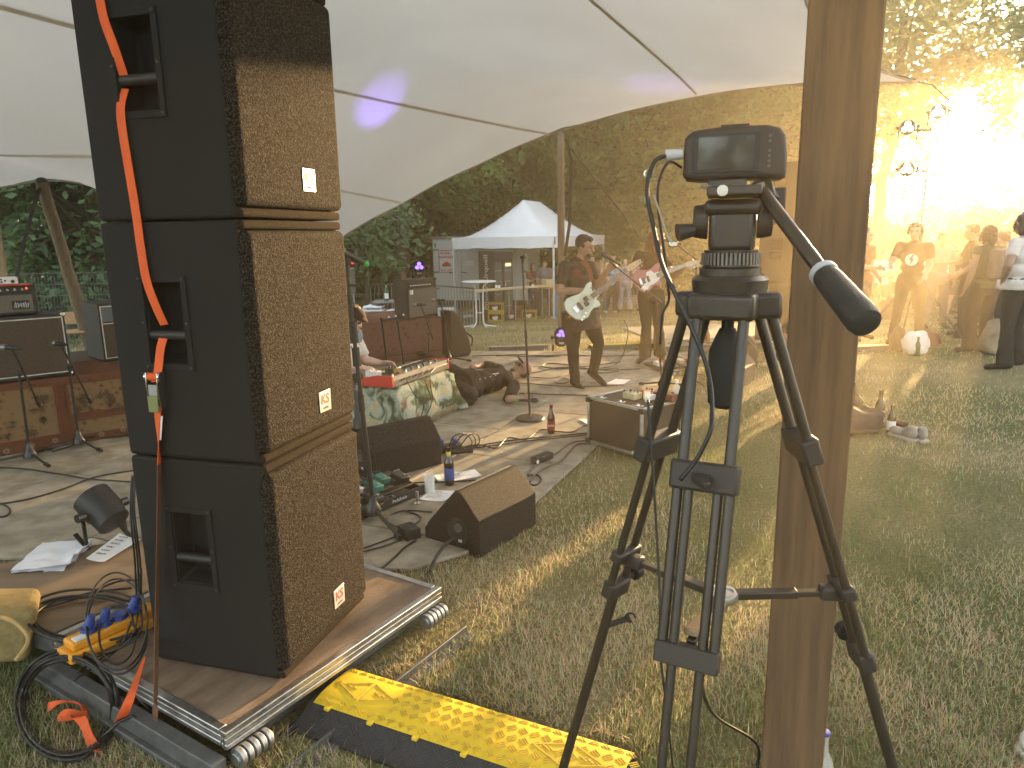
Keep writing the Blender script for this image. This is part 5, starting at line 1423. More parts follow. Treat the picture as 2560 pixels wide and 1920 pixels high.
kb = thing('keyboard', 'red-ended stage keyboard with silver control panel on the tapestry table', 'keyboard', (kb0.x, kb0.y, TZ + .012), math.atan2(kd.y, kd.x))
KL, KW, KH = .98, .32, .095
MB().box((KL / 2, KW / 2 , .03), (KL, KW - .004, .055)).build('case', mat('dark_grey_panel', (.10, .10, .10), .5, bump=.1), kb, bevel=.003)
MB().add([(0.03, .004, .055), (KL - .03, .004, .055), (KL - .03, .004, KH), (.03, .004, KH), (.03, .15, KH - .006), (KL - .03, .15, KH - .006), (.03, .15, .055), (KL - .03, .15, .055)],
         [(0, 1, 2, 3), (3, 2, 5, 4), (4, 5, 7, 6), (0, 3, 4, 6), (1, 7, 5, 2)]).build('control_panel', mat('brushed_grey', (.33, .32, .31), .42, metal=.6), kb, recalc=True)
for x in (.012, KL - .012):
    Pk = [(0, 0), (KW, 0), (KW, .055), (KW - .02, .072), (.16, .10), (0, .10)]
    Mk = Matrix((V(0, 1, 0), V(0, 0, 1), V(1, 0, 0))).transposed()
    MB().prism(Pk, x - .013, x + .013, Mk).build('end_cheek', M_red, kb, bevel=.004)
nk = 43
for k in range(nk):
    x = .035 + (KL - .07) * (k + .5) / nk
    MB().box((x, .235, .066), ((KL - .07) / nk - .0012, .145, .016)).build('key', M_white, kb)
    if k % 7 in (0, 1, 3, 4, 5): MB().box((x + (KL - .07) / nk / 2, .205, .078), (.011, .09, .014)).build('black_key', M_black, kb)
for k in range(16):
    MB().cyl((.08 + k * .052, .05 + .045 * (k % 2), KH - .003), (.08 + k * .052, .05 + .045 * (k % 2), KH + .014), .011, .009, 10).build('knob', M_black if k % 4 else M_chrome, kb)
for k in range(6): MB().cyl((.18 + k * .1, .004, .05), (.18 + k * .1, -.008, .05), .011, n=10).build('socket', M_chrome, kb)
for (lab, cx, cy, sz, m_) in (('white effects pedal on the left end of the red keyboard', .06, .23, (.075, .12, .045), M_white), ('black and gold effects pedal on the left end of the red keyboard', .17, .10, (.125, .09, .05), mat('dark_bronze', (.07, .055, .03), .35, metal=.5))):
    p = kb.location + kd * cx + kn * cy
    e = thing('effects_pedal', lab, 'effects pedal', (p.x, p.y, TZ + .012 + (.083 if m_ is M_white else .097)), kb.rotation_euler.z)
    MB().box((0, 0, sz[2] / 2), sz).build('body', m_, e, bevel=.004)
    for q in (-.02, .02): MB().cyl((q, .02, sz[2]), (q, .02, sz[2] + .014), .008, n=10).build('knob', M_white if m_ is M_white else M_black, e)
    MB().cyl((0, -.03, sz[2]), (0, -.03, sz[2] + .012), .007, n=10).build('footswitch', M_chrome, e)
for k, (a, mids, b_) in enumerate((((.2, -.01), ((1035, 985), (1060, 1010), (1050, 1060)), (1075, 1110)), ((.45, -.01), ((1065, 960), (1078, 1010), (1050, 1060)), (1040, 1095)), ((.7, -.01), ((1075, 940), (1082, 1000), (1085, 1060)), (1110, 1115)))):
    s = kb.location + kd * a[0] + kn * a[1] + V(0, 0, .05)
    pts = [s] + [at(px, py, s.y - .2) for px, py in mids] + [W(*b_, SZ + .01)]
    cable(('left', 'middle', 'right')[k] + ' thin black cable hanging from the back of the red keyboard', pts, .004)
gh = thing('guitar', 'blue-grey guitar headstock with six chrome tuners below the keyboard player’s chin'.replace('’', "'"), 'guitar', at(850, 843, 5.7))
def hp2(px, py, dy=0): return at(px, py, 5.7 + dy)
hs = [(835, 826), (856, 825), (892, 823), (903, 828), (907, 838), (905, 852), (899, 858), (868, 861), (835, 861), (812, 856), (812, 832)]
hm_ = MB(); vs = [hp2(x, y) for x, y in hs] + [hp2(x, y) + V(0, .018, 0) for x, y in hs]; nn = len(hs)
hm_.add(vs, [tuple(range(nn)), tuple(range(nn, 2 * nn))[::-1]] + [(i, nn + i, nn + (i + 1) % nn, (i + 1) % nn) for i in range(nn)])
hm_.build('headstock', mat('blue_grey_lacquer', (.17, .22, .29), .3, (.15, .19, .26), 4), gh, world=True, bevel=.003, recalc=True)
MB().bar(hp2(815, 843, .005), hp2(640, 852, .05), .05, .025).build('neck', mat('maple', (.50, .33, .16), .4), gh, world=True, bevel=.008)
for (x, y) in ((862, 830), (874, 829), (886, 828), (864, 854), (876, 853), (888, 852)):
    MB().lathe([(.008, 0), (.008, .004), (.004, .006), (.004, .014), (0, .014)], hp2(x, y, -.002), 10, Matrix.Rotation(R(90), 3, 'X')).build('tuner', M_chrome, gh, world=True)
for (x, y) in ((866, 867), (878, 866), (890, 864)): MB().ell(hp2(x, y), (.010, .006, .013)).build('tuner_button', M_chrome, gh, world=True)
text_obj('Fender', 'lettering', mat('pale_blue_ink', (.45, .52, .60), .5), gh, frameM(hp2(900, 843, -.003) - gh.location, (0.05, 0, 1), (-1, 0, 0.05)), 0.05, shear=.2)
so = W(868, 1050, SZ)
sl_ = thing('stool', 'low dark stool under the keyboard player', 'stool', (so.x + .02, 6.35, SZ))
MB().lathe([(.17, .40), (.18, .42), (.18, .45), (.16, .47), (0, .475)], (0, 0, 0), 20).build('seat', M_tolex, sl_)
for k in range(4): a = PI / 4 + k * PI / 2; MB().cyl((.12 * math.cos(a), .12 * math.sin(a), .41), (.17 * math.cos(a), .17 * math.sin(a), 0), .012).build('leg', M_blackmetal, sl_)
ks = thing('keyboard_stand', 'bare black keyboard stand frame in front of the plum rug riser', 'stand', W(985, 925, SZ))
k0, k1 = at(952, 802, 9.1), at(1012, 792, 9.3)
MB().bar(k0, k1, .03, .035).build('top_bar', M_blackmetal, ks, world=True)
for s in (0, .33, .62, .95): MB().ell(k0.lerp(k1, s) + V(0, 0, .025), (.014, .014, .02)).build('knob', M_chrome if s > .2 else M_black, ks, world=True)
for a, b_ in (((955, 805), (968, 912)), ((993, 800), (1010, 912))):
    e = W(b_[0], b_[1], SZ + .01); MB().bar(at(*a, 9.15), e, .03, .02, (1, 0, 0)).build('leg', M_blackmetal, ks, world=True, bevel=.002)
pb0, pb1 = W(885, 1308, SZ), W(1045, 1240, SZ)
pdv = (pb1 - pb0).normalized(); pn = V(-pdv.y, pdv.x, 0)
pbd = thing('pedalboard', 'black pedalboard with white lettering lying beside the front microphone stand', 'pedalboard', (pb0.x, pb0.y, SZ), math.atan2(pdv.y, pdv.x))
PBL = (pb1 - pb0).length + .06
for y, z in ((.03, .03), (.12, .05), (.21, .07), (.30, .09)):
    MB().box((PBL / 2, y, z), (PBL, .062, .014)).build('slat', M_black, pbd, bevel=.002)
MB().box((PBL / 2, 0.0, .032), (PBL, .012, .060)).build('front_panel', M_black, pbd, bevel=.002)
for x in (.006, PBL - .006): MB().add([(x - .006, 0, 0), (x - .006, .34, 0), (x - .006, .34, .1), (x - .006, 0, .04), (x + .006, 0, 0), (x + .006, .34, 0), (x + .006, .34, .1), (x + .006, 0, .04)], [(0, 3, 2, 1), (4, 5, 6, 7), (0, 1, 5, 4), (1, 2, 6, 5), (2, 3, 7, 6), (3, 0, 4, 7)]).build('side_panel', M_black, pbd, smooth=0)
text_obj('Pedaltrain', 'lettering', M_white, pbd, frameM((PBL * .62, -.0075, .034), (1, 0, 0), (0, 0, 1)), .032)
M_green = mat('green_enamel', (.06, .45, .07), .35); M_teal = mat('teal_enamel', (.03, .20, .16), .4)
pcols = [('white effects pedal at the near end of the pedalboard', M_white, .05, .08), ('bright green effects pedal on the pedalboard', M_green, .07, .22), ('pale grey effects pedal in the middle of the pedalboard', mat('pale_grey_enamel', (.40, .42, .42), .4), .20, .22), ('teal effects pedal in the middle of the pedalboard', M_teal, .33, .17),
         ('second teal effects pedal towards the far end of the pedalboard', mat('deep_teal_enamel', (.025, .15, .12), .4), .44, .22), ('black effects pedal at the far end of the pedalboard', M_black, .56, .16), ('dark effects pedal at the front of the pedalboard', mat('slate_enamel', (.05, .055, .06), .4), .23, .07)]
for lab, m_, x, y in pcols:
    x = x * PBL / .62
    p = pbd.location + pdv * x + pn * y
    e = thing('effects_pedal', lab, 'effects pedal', (p.x, p.y, SZ + .045 + y * .23), pbd.rotation_euler.z)
    MB().box((0, 0, .02), (.068, .115, .04), Matrix.Rotation(R(12), 3, 'X')).build('body', m_, e, bevel=.004)
    for q in (-.02, 0, .02): MB().cyl((q, .035, .045), (q, .03, .062), .007, n=8).build('knob', M_black if m_ is not M_black else M_chrome, e)
    MB().cyl((0, -.035, .03), (0, -.038, .045), .008, n=8).build('footswitch', M_chrome, e)
    MB().cyl((.034, .01, .02), (.062, .012, .02), .007, n=8).build('plug', M_black, e)
cn = thing('connector', 'upright chrome jack plug with round foot beside the pedalboard', 'plug', W(1043, 1258, SZ))
MB().lathe([(.03, 0), (.03, .006), (.008, .014), (.008, .05), (.012, .052), (.012, .08), (0, .084)], (0, 0, 0), 12).build('body', M_chrome, cn)
sheet('set_list', 'white set list with printed lines behind the dark beer bottle', 'paper', [W(1098, 1208, SZ), W(1205, 1192, SZ), W(1186, 1175, SZ), W(1084, 1190, SZ)], M_paper, print_fn=bars_print(11, 8))
sheet('set_list', 'white set list sticking out from under the sunlit wedge beside the plastic cup', 'paper', [W(1048, 1250, SZ), W(1110, 1256, SZ), W(1150, 1228, SZ), W(1080, 1226, SZ)], M_paper, print_fn=bars_print(12, 6))
sheet('set_list', 'white paper lying at the left side of the black flight case', 'paper', [W(1470, 1064, SZ), W(1520, 1060, SZ), W(1500, 1046, SZ), W(1446, 1049, SZ)], M_paper)
sheet('set_list', 'white paper lying in front of the bass player near his right shoe', 'paper', [W(1516, 960, SZ), W(1560, 962, SZ), W(1578, 950, SZ), W(1540, 948, SZ)], M_paper)
def bottle(label, loc, h=.235, r=.031, m=None, lab=None, cap=None, text=None, tcol=None, neck_m=None):
    t = thing('bottle', label, 'bottle', loc)
    m = m or mat('brown_glass', (.060, .022, .006), .12, (.05, .018, .005), 5, coat=.6)
    MB().lathe([(r * .9, 0), (r, .006), (r, h * .55), (r * .86, h * .63), (r * .45, h * .75), (r * .40, h * .94), (r * .47, h * .945), (r * .47, h * .985), (0, h * .99)], (0, 0, 0), 20).build('glass', m, t)
    if lab is not None:
        MB().lathe([(r + .0008, h * .14), (r + .0008, h * .46)], (0, 0, 0), 20).build('label', lab, t)
        if neck_m: MB().lathe([(r * .45, h * .76), (r * .43, h * .88)], (0, 0, 0), 16).build('neck_label', neck_m, t)
    if cap is not None: MB().lathe([(r * .5, h * .97), (r * .52, h), (r * .4, h * 1.012), (0, h * 1.014)], (0, 0, 0), 16).build('cap', cap, t)
    if text:
        dd = (EYE - Vector(loc)); dd.z = 0; dd.normalize()
        MB().cyl(dd * (r - .006) + V(0, 0, h * .3), dd * (r + .0015) + V(0, 0, h * .3), r * .78, r * .78, 20).build('badge', text[1], t)
        text_obj(text[0], 'lettering', M_white, t, frameM(dd * (r + .0024) + V(0, 0, h * .3), V(-dd.y, dd.x, 0), (0, 0, 1)), r * .62, bold=.0003)
    return t
M_bluelab = mat('blue_label', (.05, .08, .30), .6, (.04, .06, .22), 30); M_yellab = mat('yellow_neck_label', (.70, .62, .12), .6); M_redlab = mat('red_label', (.30, .03, .02), .6)
bottle('dark beer bottle with a blue label and yellow neck label standing by the set lists', W(1124, 1211, SZ), .27, .034, mat('dark_brown_glass', (.016, .008, .005), .1, coat=.6), M_bluelab, None, None, None, M_yellab)
bottle('brown beer bottle with red label standing alone on the concrete near the round stand', W(1378, 1083, SZ), .25, .033, None, M_redlab, mat('red_foil', (.30, .035, .02), .4), ('SUPER', M_redlab))
def cup(label, loc, h=.11, r=.036, m=None):
    t = thing('plastic_cup', label, 'cup', loc)
    M_clear = glass('clear_plastic', (.92, .95, .93), .18)
    MB().lathe([(0, .002), (r * .74, .002), (r * .76, 0), (r, h), (r * 1.04, h), (r * 1.0, h - .003), (r * .96, h - .004), (r * .73, .004), (0, .004)], (0, 0, 0), 20).build('cup_wall', m or M_clear, t)
    MB().lathe([(0, .006), (r * .72, .006), (r * .83, h * .55), (0, h * .55)], (0, 0, 0), 20).build('drink', glass('water', (.90, .93, .90), .02), t)
    return t
cup('clear plastic cup of water standing on the floor beside the dark beer bottle', W(1075, 1232, SZ), .125, .038)
pw = thing('power_strip', 'black multi socket strip with blue plugs right of the shaded wedge', 'power strip', W(1120, 1128, SZ), R(15))
MB().box((0, 0, .03), (.22, .09, .055)).build('body', M_black, pw, bevel=.006)
for x in (-.06, .05): MB().cyl((x, 0, .055), (x + .01, -.01, .10), .022, .018, 12).build('plug', M_blue, pw)
MB().cyl((-.03, -.09, .022), (.18, -.11, .022), .02, n=12).build('socket_barrel', M_black, pw)
MB().box((-.09, -.02, .06), (.03, .05, .012)).build('switch', mat('lit_green_switch', (.05, .5, .12), .4, emit=(.1, 1, .25), estr=.12), pw)
for k in range(3):
    cable(('first', 'second', 'third')[k] + ' short black cable arching up from the multi socket strip', [W(1120 + 12 * k, 1125, .08), W(1135 + 18 * k, 1090, .2), W(1165 + 14 * k, 1085, .18), W(1180 + 8 * k, 1110, .03), W(1150, 1120, SZ + .01)], .005)
J2 = W(1355, 1152, SZ); jb = thing('power_strip', 'black socket box between cables at the slab edge behind the sunlit wedge', 'power strip', J2, R(50))
MB().box((0, 0, .025), (.2, .07, .05)).build('body', M_black, jb, bevel=.006)
MB().cyl((-.1, -.036, .025), (-.1, -.039, .025), .014, n=12).build('sticker', M_white, jb)
def fcable(label, pix, r=.006, z=None, **k):
    return cable(label, [W(px, py, (z or SZ) + r) for px, py in pix], r, **k)
fcable('long black cable from the multi socket strip running right to the flight case, wavy one', [(1150, 1118), (1200, 1112), (1240, 1120), (1270, 1095), (1315, 1098), (1350, 1075), (1385, 1078), (1430, 1080), (1455, 1066), (1472, 1064)])
fcable('long black cable from the multi socket strip running right to the flight case, straighter one', [(1165, 1120), (1230, 1108), (1300, 1098), (1380, 1092), (1440, 1085), (1475, 1082)])
fcable('lowest of the long black cables between socket strip and flight case', [(1165, 1122), (1250, 1112), (1330, 1101), (1420, 1092), (1475, 1086)], .005)
fcable('upper grey cable curving from flight case to slab-edge socket box', [(1474, 1101), (1430, 1106), (1395, 1130), (1360, 1150), (1330, 1172), (1322, 1190)], .007, m=mat('grey_cable', (.11, .10, .09), .5))
fcable('lower grey cable curving from flight case to slab-edge socket box', [(1474, 1108), (1440, 1112), (1405, 1150), (1370, 1166), (1340, 1184), (1325, 1205)], .007, m=mat('grey_cable', (.11, .10, .09), .5))
fcable('black cable with a flat bow behind the sunlit wedge', [(1318, 1188), (1345, 1188), (1352, 1200), (1340, 1212), (1322, 1210)], .006)
fcable('black cable from the shaded wedge past the set list towards the sunlit wedge', [(905, 1165), (900, 1190), (925, 1203), (990, 1212), (1050, 1206), (1130, 1204), (1190, 1200)], .006)
fcable('black cable in a large loop in front of the pedalboard', [(1080, 1280), (1030, 1276), (1000, 1278), (972, 1290), (968, 1302), (990, 1316), (1020, 1318), (1050, 1300), (1045, 1288), (1010, 1276)], .005)
fcable('thin black cable crossing under the front stand foot, upper one', [(905, 1372), (960, 1352), (1000, 1338), (1030, 1330)], .005)
fcable('thin black cable crossing under the front stand foot, lower one', [(905, 1380), (970, 1362), (1010, 1345), (1035, 1340)], .005)
fcable('black cable sweeping from the near stack along the grass edge to the front stand', [(905, 1432), (950, 1422), (985, 1395), (1010, 1370), (1040, 1350)], .006)
fcable('black cable from the deck corner along the grass to the sunlit wedge', [(915, 1440), (970, 1432), (1010, 1420), (1050, 1408)], .006, z=.01)
fcable('black cable crossing the slab from the left edge to the near stack, upper one', [(-20, 1168), (60, 1172), (150, 1185), (230, 1198), (340, 1205)], .006)
fcable('black cable crossing the slab from the left edge to the near stack, lower one', [(-20, 1262), (60, 1250), (150, 1225), (240, 1192), (340, 1175)], .006)
fcable('black cable loop at the left edge of the slab', [(-20, 1255), (10, 1262), (25, 1275), (15, 1290), (-20, 1292)], .006)
fcable('black cable lying along the foot of the rug riser', [(-10, 1150), (60, 1138), (140, 1112), (220, 1100), (330, 1088)], .006)
fcable('second black cable along the foot of the rug riser past the right stand', [(130, 1130), (200, 1108), (250, 1090), (300, 1085), (340, 1092)], .006)
for k, (pix, lab) in enumerate((
    ([(1300, 940), (1380, 945), (1425, 930), (1450, 920), (1520, 925), (1600, 922)], 'black cable lying behind the bass player'),
    ([(1355, 915), (1372, 908), (1420, 912), (1440, 918), (1400, 922), (1362, 918), (1355, 915)], 'flat loop of black cable left of the bass player'),
    ([(1385, 955), (1405, 945), (1420, 948), (1418, 956), (1395, 958), (1386, 955)], 'small ring of black cable at the left foot of the bass player'),
    ([(1230, 955), (1310, 958), (1400, 965), (1480, 966), (1560, 962)], 'black cable crossing in front of the shoes of the bass player'),
    ([(1298, 983), (1380, 986), (1470, 988)], 'black cable from the lying man towards the flight case'),
    ([(1160, 935), (1240, 938), (1330, 932), (1390, 920), (1460, 916), (1550, 905)], 'black cable from the lying man to the woman guitarist'),
    ([(1500, 925), (1540, 920), (1545, 928), (1500, 932), (1470, 928)], 'flat bow of black cable right of the bass player'),
    ([(1700, 960), (1720, 948), (1745, 955), (1760, 965)], 'thin cable beside the far pedalboard'),
    ([(1640, 925), (1680, 930), (1720, 925), (1760, 940), (1790, 950)], 'black cable lying left of the backlit wedge'),
    ([(1240, 890), (1290, 886), (1350, 889), (1420, 887), (1500, 890), (1600, 888)], 'bundle cable along the far edge of the slab'),
    ([(1180, 890), (1250, 888), (1330, 892), (1400, 890)], 'second cable along the far edge of the slab'))):
    fcable(lab, pix, .006)
cable('guitar cable hanging from the white bass guitar in a long curve', [at(1560, 800, 7.9), at(1570, 830, 7.9), at(1560, 880, 8.0), W(1545, 905, .06), W(1520, 918, SZ + .006), W(1460, 922, SZ + .006)], .005)
for (px0, px1, py, lab, m_) in ((1228, 1372, 877, 'flat black cable ramp at the far edge of the slab, left of the upright pole', M_rampblk), (1480, 1640, 872, 'yellow-topped cable ramp behind the bass player', M_rampyel), (2108, 2235, 878, 'yellow-topped cable ramp right of the timber post', M_rampyel)):
    a, b_ = W(px0, py + 4), W(px1, py - 2)
    t = thing('cable_ramp', lab, 'cable ramp', a, math.atan2((b_ - a).y, (b_ - a).x)); L_ = (b_ - a).length
    MB().prism([(0, 0), (.28, 0), (.2, .055), (.08, .055)], 0, L_, Matrix((V(0, 1, 0), V(0, 0, 1), V(1, 0, 0))).transposed()).build('base', M_rampblk, t, smooth=0)
    MB().box((L_ / 2, .14, .06), (L_, .12, .012)).build('lid', m_ if m_ is not M_rampblk else mat('faded_ramp_lid', (.30, .28, .16), .7), t, bevel=.002)
fc0, fc1 = W(1472, 1104, SZ), W(1628, 1150, SZ)
fcd = (fc1 - fc0).normalized(); fcn = V(-fcd.y, fcd.x, 0); FL = .56; FH = .375; FW = .42
fc = thing('flight_case', 'black flight case with aluminium edges standing at the slab edge', 'flight case', (fc0.x, fc0.y, SZ), math.atan2(fcd.y, fcd.x))
M_case = mat('case_laminate', (.020, .018, .016), .55, bump=.2, bscale=200)
MB().box((FL / 2, FW / 2, FH / 2), (FL - .012, FW - .012, FH - .006)).build('body', M_case, fc)
for (a, b_) in (((0, 0), (FL, 0)), ((FL, 0), (FL, FW)), ((FL, FW), (0, FW)), ((0, FW), (0, 0))):
    for z in (.008, FH - .004): MB().bar((a[0], a[1], z), (b_[0], b_[1], z), .022, .022).build('edge_profile', M_alu, fc, bevel=.003)
    MB().bar((a[0], a[1], .02), (a[0], a[1], FH - .02), .022, .022, (1, 0, 0)).build('edge_profile', M_alu, fc, bevel=.003)
for x in (0, FL):
    for y in (0, FW):
        for z in (.016, FH - .016): MB().box((x, y, z), (.05, .05, .045)).build('corner_cap', M_blackmetal, fc, bevel=.012, bseg=3)
for x in (.10, .30, .48):
    l = MB().box((x, .04, FH + .010), (.085, .045, .006)).build('latch', M_chrome, fc, bevel=.002)
    MB().lathe([(.017, 0), (.017, .006), (.010, .010), (0, .010)], (x, .04, FH + .013), 14).build('latch_knob', M_chrome, l)
MB().box((FL - .06, -.012, .02), (.05, .002, .025)).build('sticker', M_white, fc)
cup('small clear plastic cup on top of the black flight case', fc.location + fcd * .44 + fcn * .2 + V(0, 0, FH + .008), .08, .028)
tp2 = fc.location + V(0, 0, FH + .002)
for lab, m_, x, y, sz in (('cream effects pedal with green knobs on top of the flight case', mat('cream_enamel', (.55, .50, .33), .4), .27, .22, (.12, .10, .05)), ('orange effects pedal on top of the flight case', mat('orange_enamel', (.55, .16, .03), .4), .33, .34, (.09, .08, .06)),
                          ('white effects pedal on top of the flight case', M_white, .39, .30, (.07, .10, .045)), ('long dark red effects unit at the back of the flight case top', mat('dark_red_enamel', (.13, .03, .02), .45), .48, .36, (.22, .08, .06))):
    p = tp2 + fcd * x + fcn * y
    e = thing('effects_pedal', lab, 'effects pedal', p, fc.rotation_euler.z)
    MB().box((0, 0, sz[2] / 2), sz).build('body', m_, e, bevel=.004)
    for q in (-.3, 0, .3): MB().cyl((q * sz[0], sz[1] * .2, sz[2]), (q * sz[0], sz[1] * .2, sz[2] + .014), .009, n=8).build('knob', M_black if q else M_chrome, e)
    MB().cyl((0, -sz[1] * .25, sz[2]), (0, -sz[1] * .25, sz[2] + .012), .008, n=8).build('footswitch', M_chrome, e)
wb = thing('water_bottle', 'clear plastic water bottle with a white cap standing behind the pedals on the flight case', 'bottle', fc.location + fcd * .5 + fcn * .44 + V(0, 0, 0) + V(0.05, .10, 0))
MB().lathe([(.035, 0), (.04, .01), (.04, .14), (.036, .15), (.04, .16), (.04, .22), (.03, .26), (.013, .295), (.013, .31), (0, .31)], (0, 0, .18), 18).build('bottle_wall', glass('pet_plastic', (.88, .93, .92), .08), wb)
MB().lathe([(.0405, .05), (.0405, .13)], (0, 0, .18), 18).build('label', mat('pale_label', (.6, .68, .62), .6), wb)
MB().cyl((0, 0, .488), (0, 0, .51), .015, n=12).build('cap', M_white, wb)
MB().lathe([(.035, 0), (.04, .01), (.04, .178), (0, .178)], (0, 0, 0), 12).build('foot_block', M_black, wb)
fp0 = W(1650, 925, SZ)
fpb = thing('pedalboard', 'cluttered far pedalboard with bright pedals at the feet of the woman guitarist', 'pedalboard', fp0, R(25))
MB().box((.25, .1, .03), (.62, .32, .03), Matrix.Rotation(R(6), 3, 'X')).build('board', M_black, fpb)
for k in range(7):
    m_ = (M_white, mat('orange_enamel', (.55, .16, .03), .4), M_red, M_white, MATS['cream_enamel'], M_chrome, M_orange)[k]
    MB().box((0 + k * .085, .05 + .1 * (k % 2), .075), (.07, .11, .05), Matrix.Rotation(R(6), 3, 'X')).build('effects_pedal', m_, fpb, bevel=.004)
# ================================================================== VIDEO CAMERA ON ITS TRIPOD
M_anod = mat('black_anodised_glare', (0.040, 0.031, 0.023), 0.36, (0.030, 0.023, 0.017), 40, spec=.6)  # warm brown of the lens glare mixed into the black
M_dkplastic = mat('dark_grey_plastic', (0.042, 0.035, 0.029), 0.5, bump=.2, bscale=400)
TC = V(0.425, 1.385, 0)
tri = thing('tripod', 'black twin-tube video tripod with mid spreader carrying the video camera in front', 'tripod', TC)
HZ = 1.575
hubdirs = {}
for nm, j in (('L', W(1562, 1393, .95)), ('R', W(2108, 1480, .95)), ('C', W(1718, 1655, .92))):
    d = (j - TC); d.z = 0; hubdirs[nm] = (d.normalized(), d.length)
MB().lathe([(.050, -.055), (.066, -.05), (.070, 0.0), (.072, .02), (.064, .028), (.05, .03), (0, .03)], TC + V(0, 0, HZ + .015), 28).build('bowl', M_anod, tri, world=True, smooth=30)
sh_ = MB()
for nm, (d, l) in hubdirs.items():
    s = V(-d.y, d.x, 0)
    M = Matrix((s, d, V(0, 0, 1))).transposed()
    sh_.box(TC + d * .055 + V(0, 0, HZ - .012), (.125, .06, .05), M)
sh_.build('shoulder', M_anod, tri, world=True, bevel=.010, bseg=3)
def leg(nm, foot_r, clampz, mid=.95, lockz=.62, double_low=False):
    d, l = hubdirs[nm]; s = V(-d.y, d.x, 0)
    top = TC + d * .070 + V(0, 0, HZ - .03)
    j = TC + d * l + V(0, 0, mid)
    dr = (j - top).normalized()
    foot = top + dr * (top.z / -dr.z)
    def P(z, off=0.0): return top + dr * ((z - top.z) / dr.z) + s * off
    up = MB()
    for o in (-.043, .043): up.cyl(P(HZ - .02, o), P(clampz, o), .0105, n=14)
    lg_ = up.build('leg', M_anod, tri, world=True)
    lg_['label'] = {'L': 'tripod leg splayed to the left away from the viewer', 'R': 'tripod leg splayed to the right', 'C': 'tripod leg coming towards the viewer'}[nm]
    def sub(mb, name, m=M_anod, **k):
        return mb.build(name, m, tri, world=True, **k)
    M = Matrix((s, dr.cross(s), dr)).transposed()
    sub(MB().box(P(clampz), (.125, .036, .055), M), 'leg_clamp', M_dkplastic, bevel=.006)
    lv = MB().prism([(-.02, 0), (.012, .0), (.022, -.03), (.012, -.036), (-.018, -.01)], -.008, .008, Matrix((s, -d * 1.0 + V(0, 0, 0), V(0, 0, 1))).transposed() @ Matrix.Rotation(.2, 3, 'X'), P(clampz + .006) + d * -.014 if nm != 'C' else P(clampz + .006) + d * .02)
    sub(lv, 'clamp_lever', M_dkplastic, bevel=.003)
    m2 = MB()
    for o in (-.027, .027): m2.cyl(P(clampz + .02, o), P(lockz, o), .0092, n=14)
    sub(m2, 'middle_tubes')
    if nm == 'C':
        m3 = MB()
        for o in (-.048, .048): m3.cyl(P(clampz, o), P(lockz + .01, o), .010, n=14)
        sub(m3, 'middle_tubes')
        sub(MB().box(P(lockz), (.118, .030, .040), M), 'lower_bracket', M_dkplastic, bevel=.003)
        m4 = MB()
        for o in (-.026, .026): m4.cyl(P(lockz, o), P(0.012, o), .0092, n=14)
        sub(m4, 'lower_tubes')
    else:
        sub(MB().box(P(mid + .012), (.085, .03, .03), M).bar(P(mid), P(mid) - d * .05, .03, .03), 'spreader_joint', M_dkplastic, bevel=.006)
        sub(MB().box(P(lockz), (.072, .034, .046), M), 'leg_lock', M_dkplastic, bevel=.007)
        kb_ = MB().cyl(P(lockz + .012, -.03 if nm == 'L' else .03), P(lockz + .018, -.075 if nm == 'L' else .075), .010).cyl(P(lockz + .018, -.058 if nm == 'L' else .058), P(lockz + .02, -.082 if nm == 'L' else .082), .022, .02, 8)
        sub(kb_, 'lock_knob', M_rubber, bevel=.003)
        sub(MB().cyl(P(lockz), P(.012), .0125, n=14), 'lower_tube')
        if nm == 'L': sub(MB().bar(P(lockz - .12), P(lockz - .105) + V(.06, .0, .01), .012, .01).tube([P(lockz - .105) + V(.06 + .012 * math.cos(a), .0, .01 + .012 * math.sin(a)) for a in np.linspace(0, 5.2, 12)], .003, 6), 'spare_clip', M_dkplastic)
    sub(MB().lathe([(.026, 0), (.026, .02), (.016, .045), (0, .045)], P(0.0), 14), 'rubber_foot', M_rubber)
    return P, j
PL, jL = leg('L', 0, 1.245, .95, .865)
PR, jR = leg('R', 0, 1.275, .95, .80)
PC, jC = leg('C', 0, 1.255, .95, .935)
hubp = TC + V(.012, .0, .945)
MB().lathe([(.034, -.008), (.036, 0), (.034, .008), (.026, .010), (.024, .006), (0, .006)], hubp, 24).build('spreader_hub', M_alu, tri, world=True)
for j in (jL, jR, jC):
    e = hubp.lerp(j, .93)
    MB().bar(hubp.lerp(j, .1), hubp.lerp(j, .62), .024, .016).bar(hubp.lerp(j, .4), e, .017, .012).build('spreader_arm', M_anod, tri, world=True, bevel=.002)
MB().bar(hubp + V(-.005, -.02, -.01), PC(.965) + V(0.01, 0.02, .0), .03, .014).build('spreader_arm', mat('worn_alu', (.45, .33, .22), .4, metal=.8), tri, world=True, bevel=.002)
MB().cyl(TC + V(0, 0, HZ - .02), TC + V(0, 0, HZ - .06), .012).lathe([(.018, -.22), (.032, -.21), (.035, -.17), (.034, -.105), (.022, -.075), (.015, -.06), (0, -.06)], TC + V(0, 0, HZ), 20).build('bowl_knob', M_rubber, tri, world=True, smooth=30)
cd_ = V(0.285, 0.958, 0)                           # looking direction of the camera body
csd = V(cd_.y, -cd_.x, 0)
def hpos(s, d, z): return TC + csd * s + cd_ * d + V(0, 0, z)
HM = Matrix((csd, cd_, V(0, 0, 1))).transposed()
fh = thing('fluid_head', 'black fluid pan head with a long pan handle on the tripod', 'tripod head', TC + V(0, 0, HZ + .045))
Z0 = HZ + .045
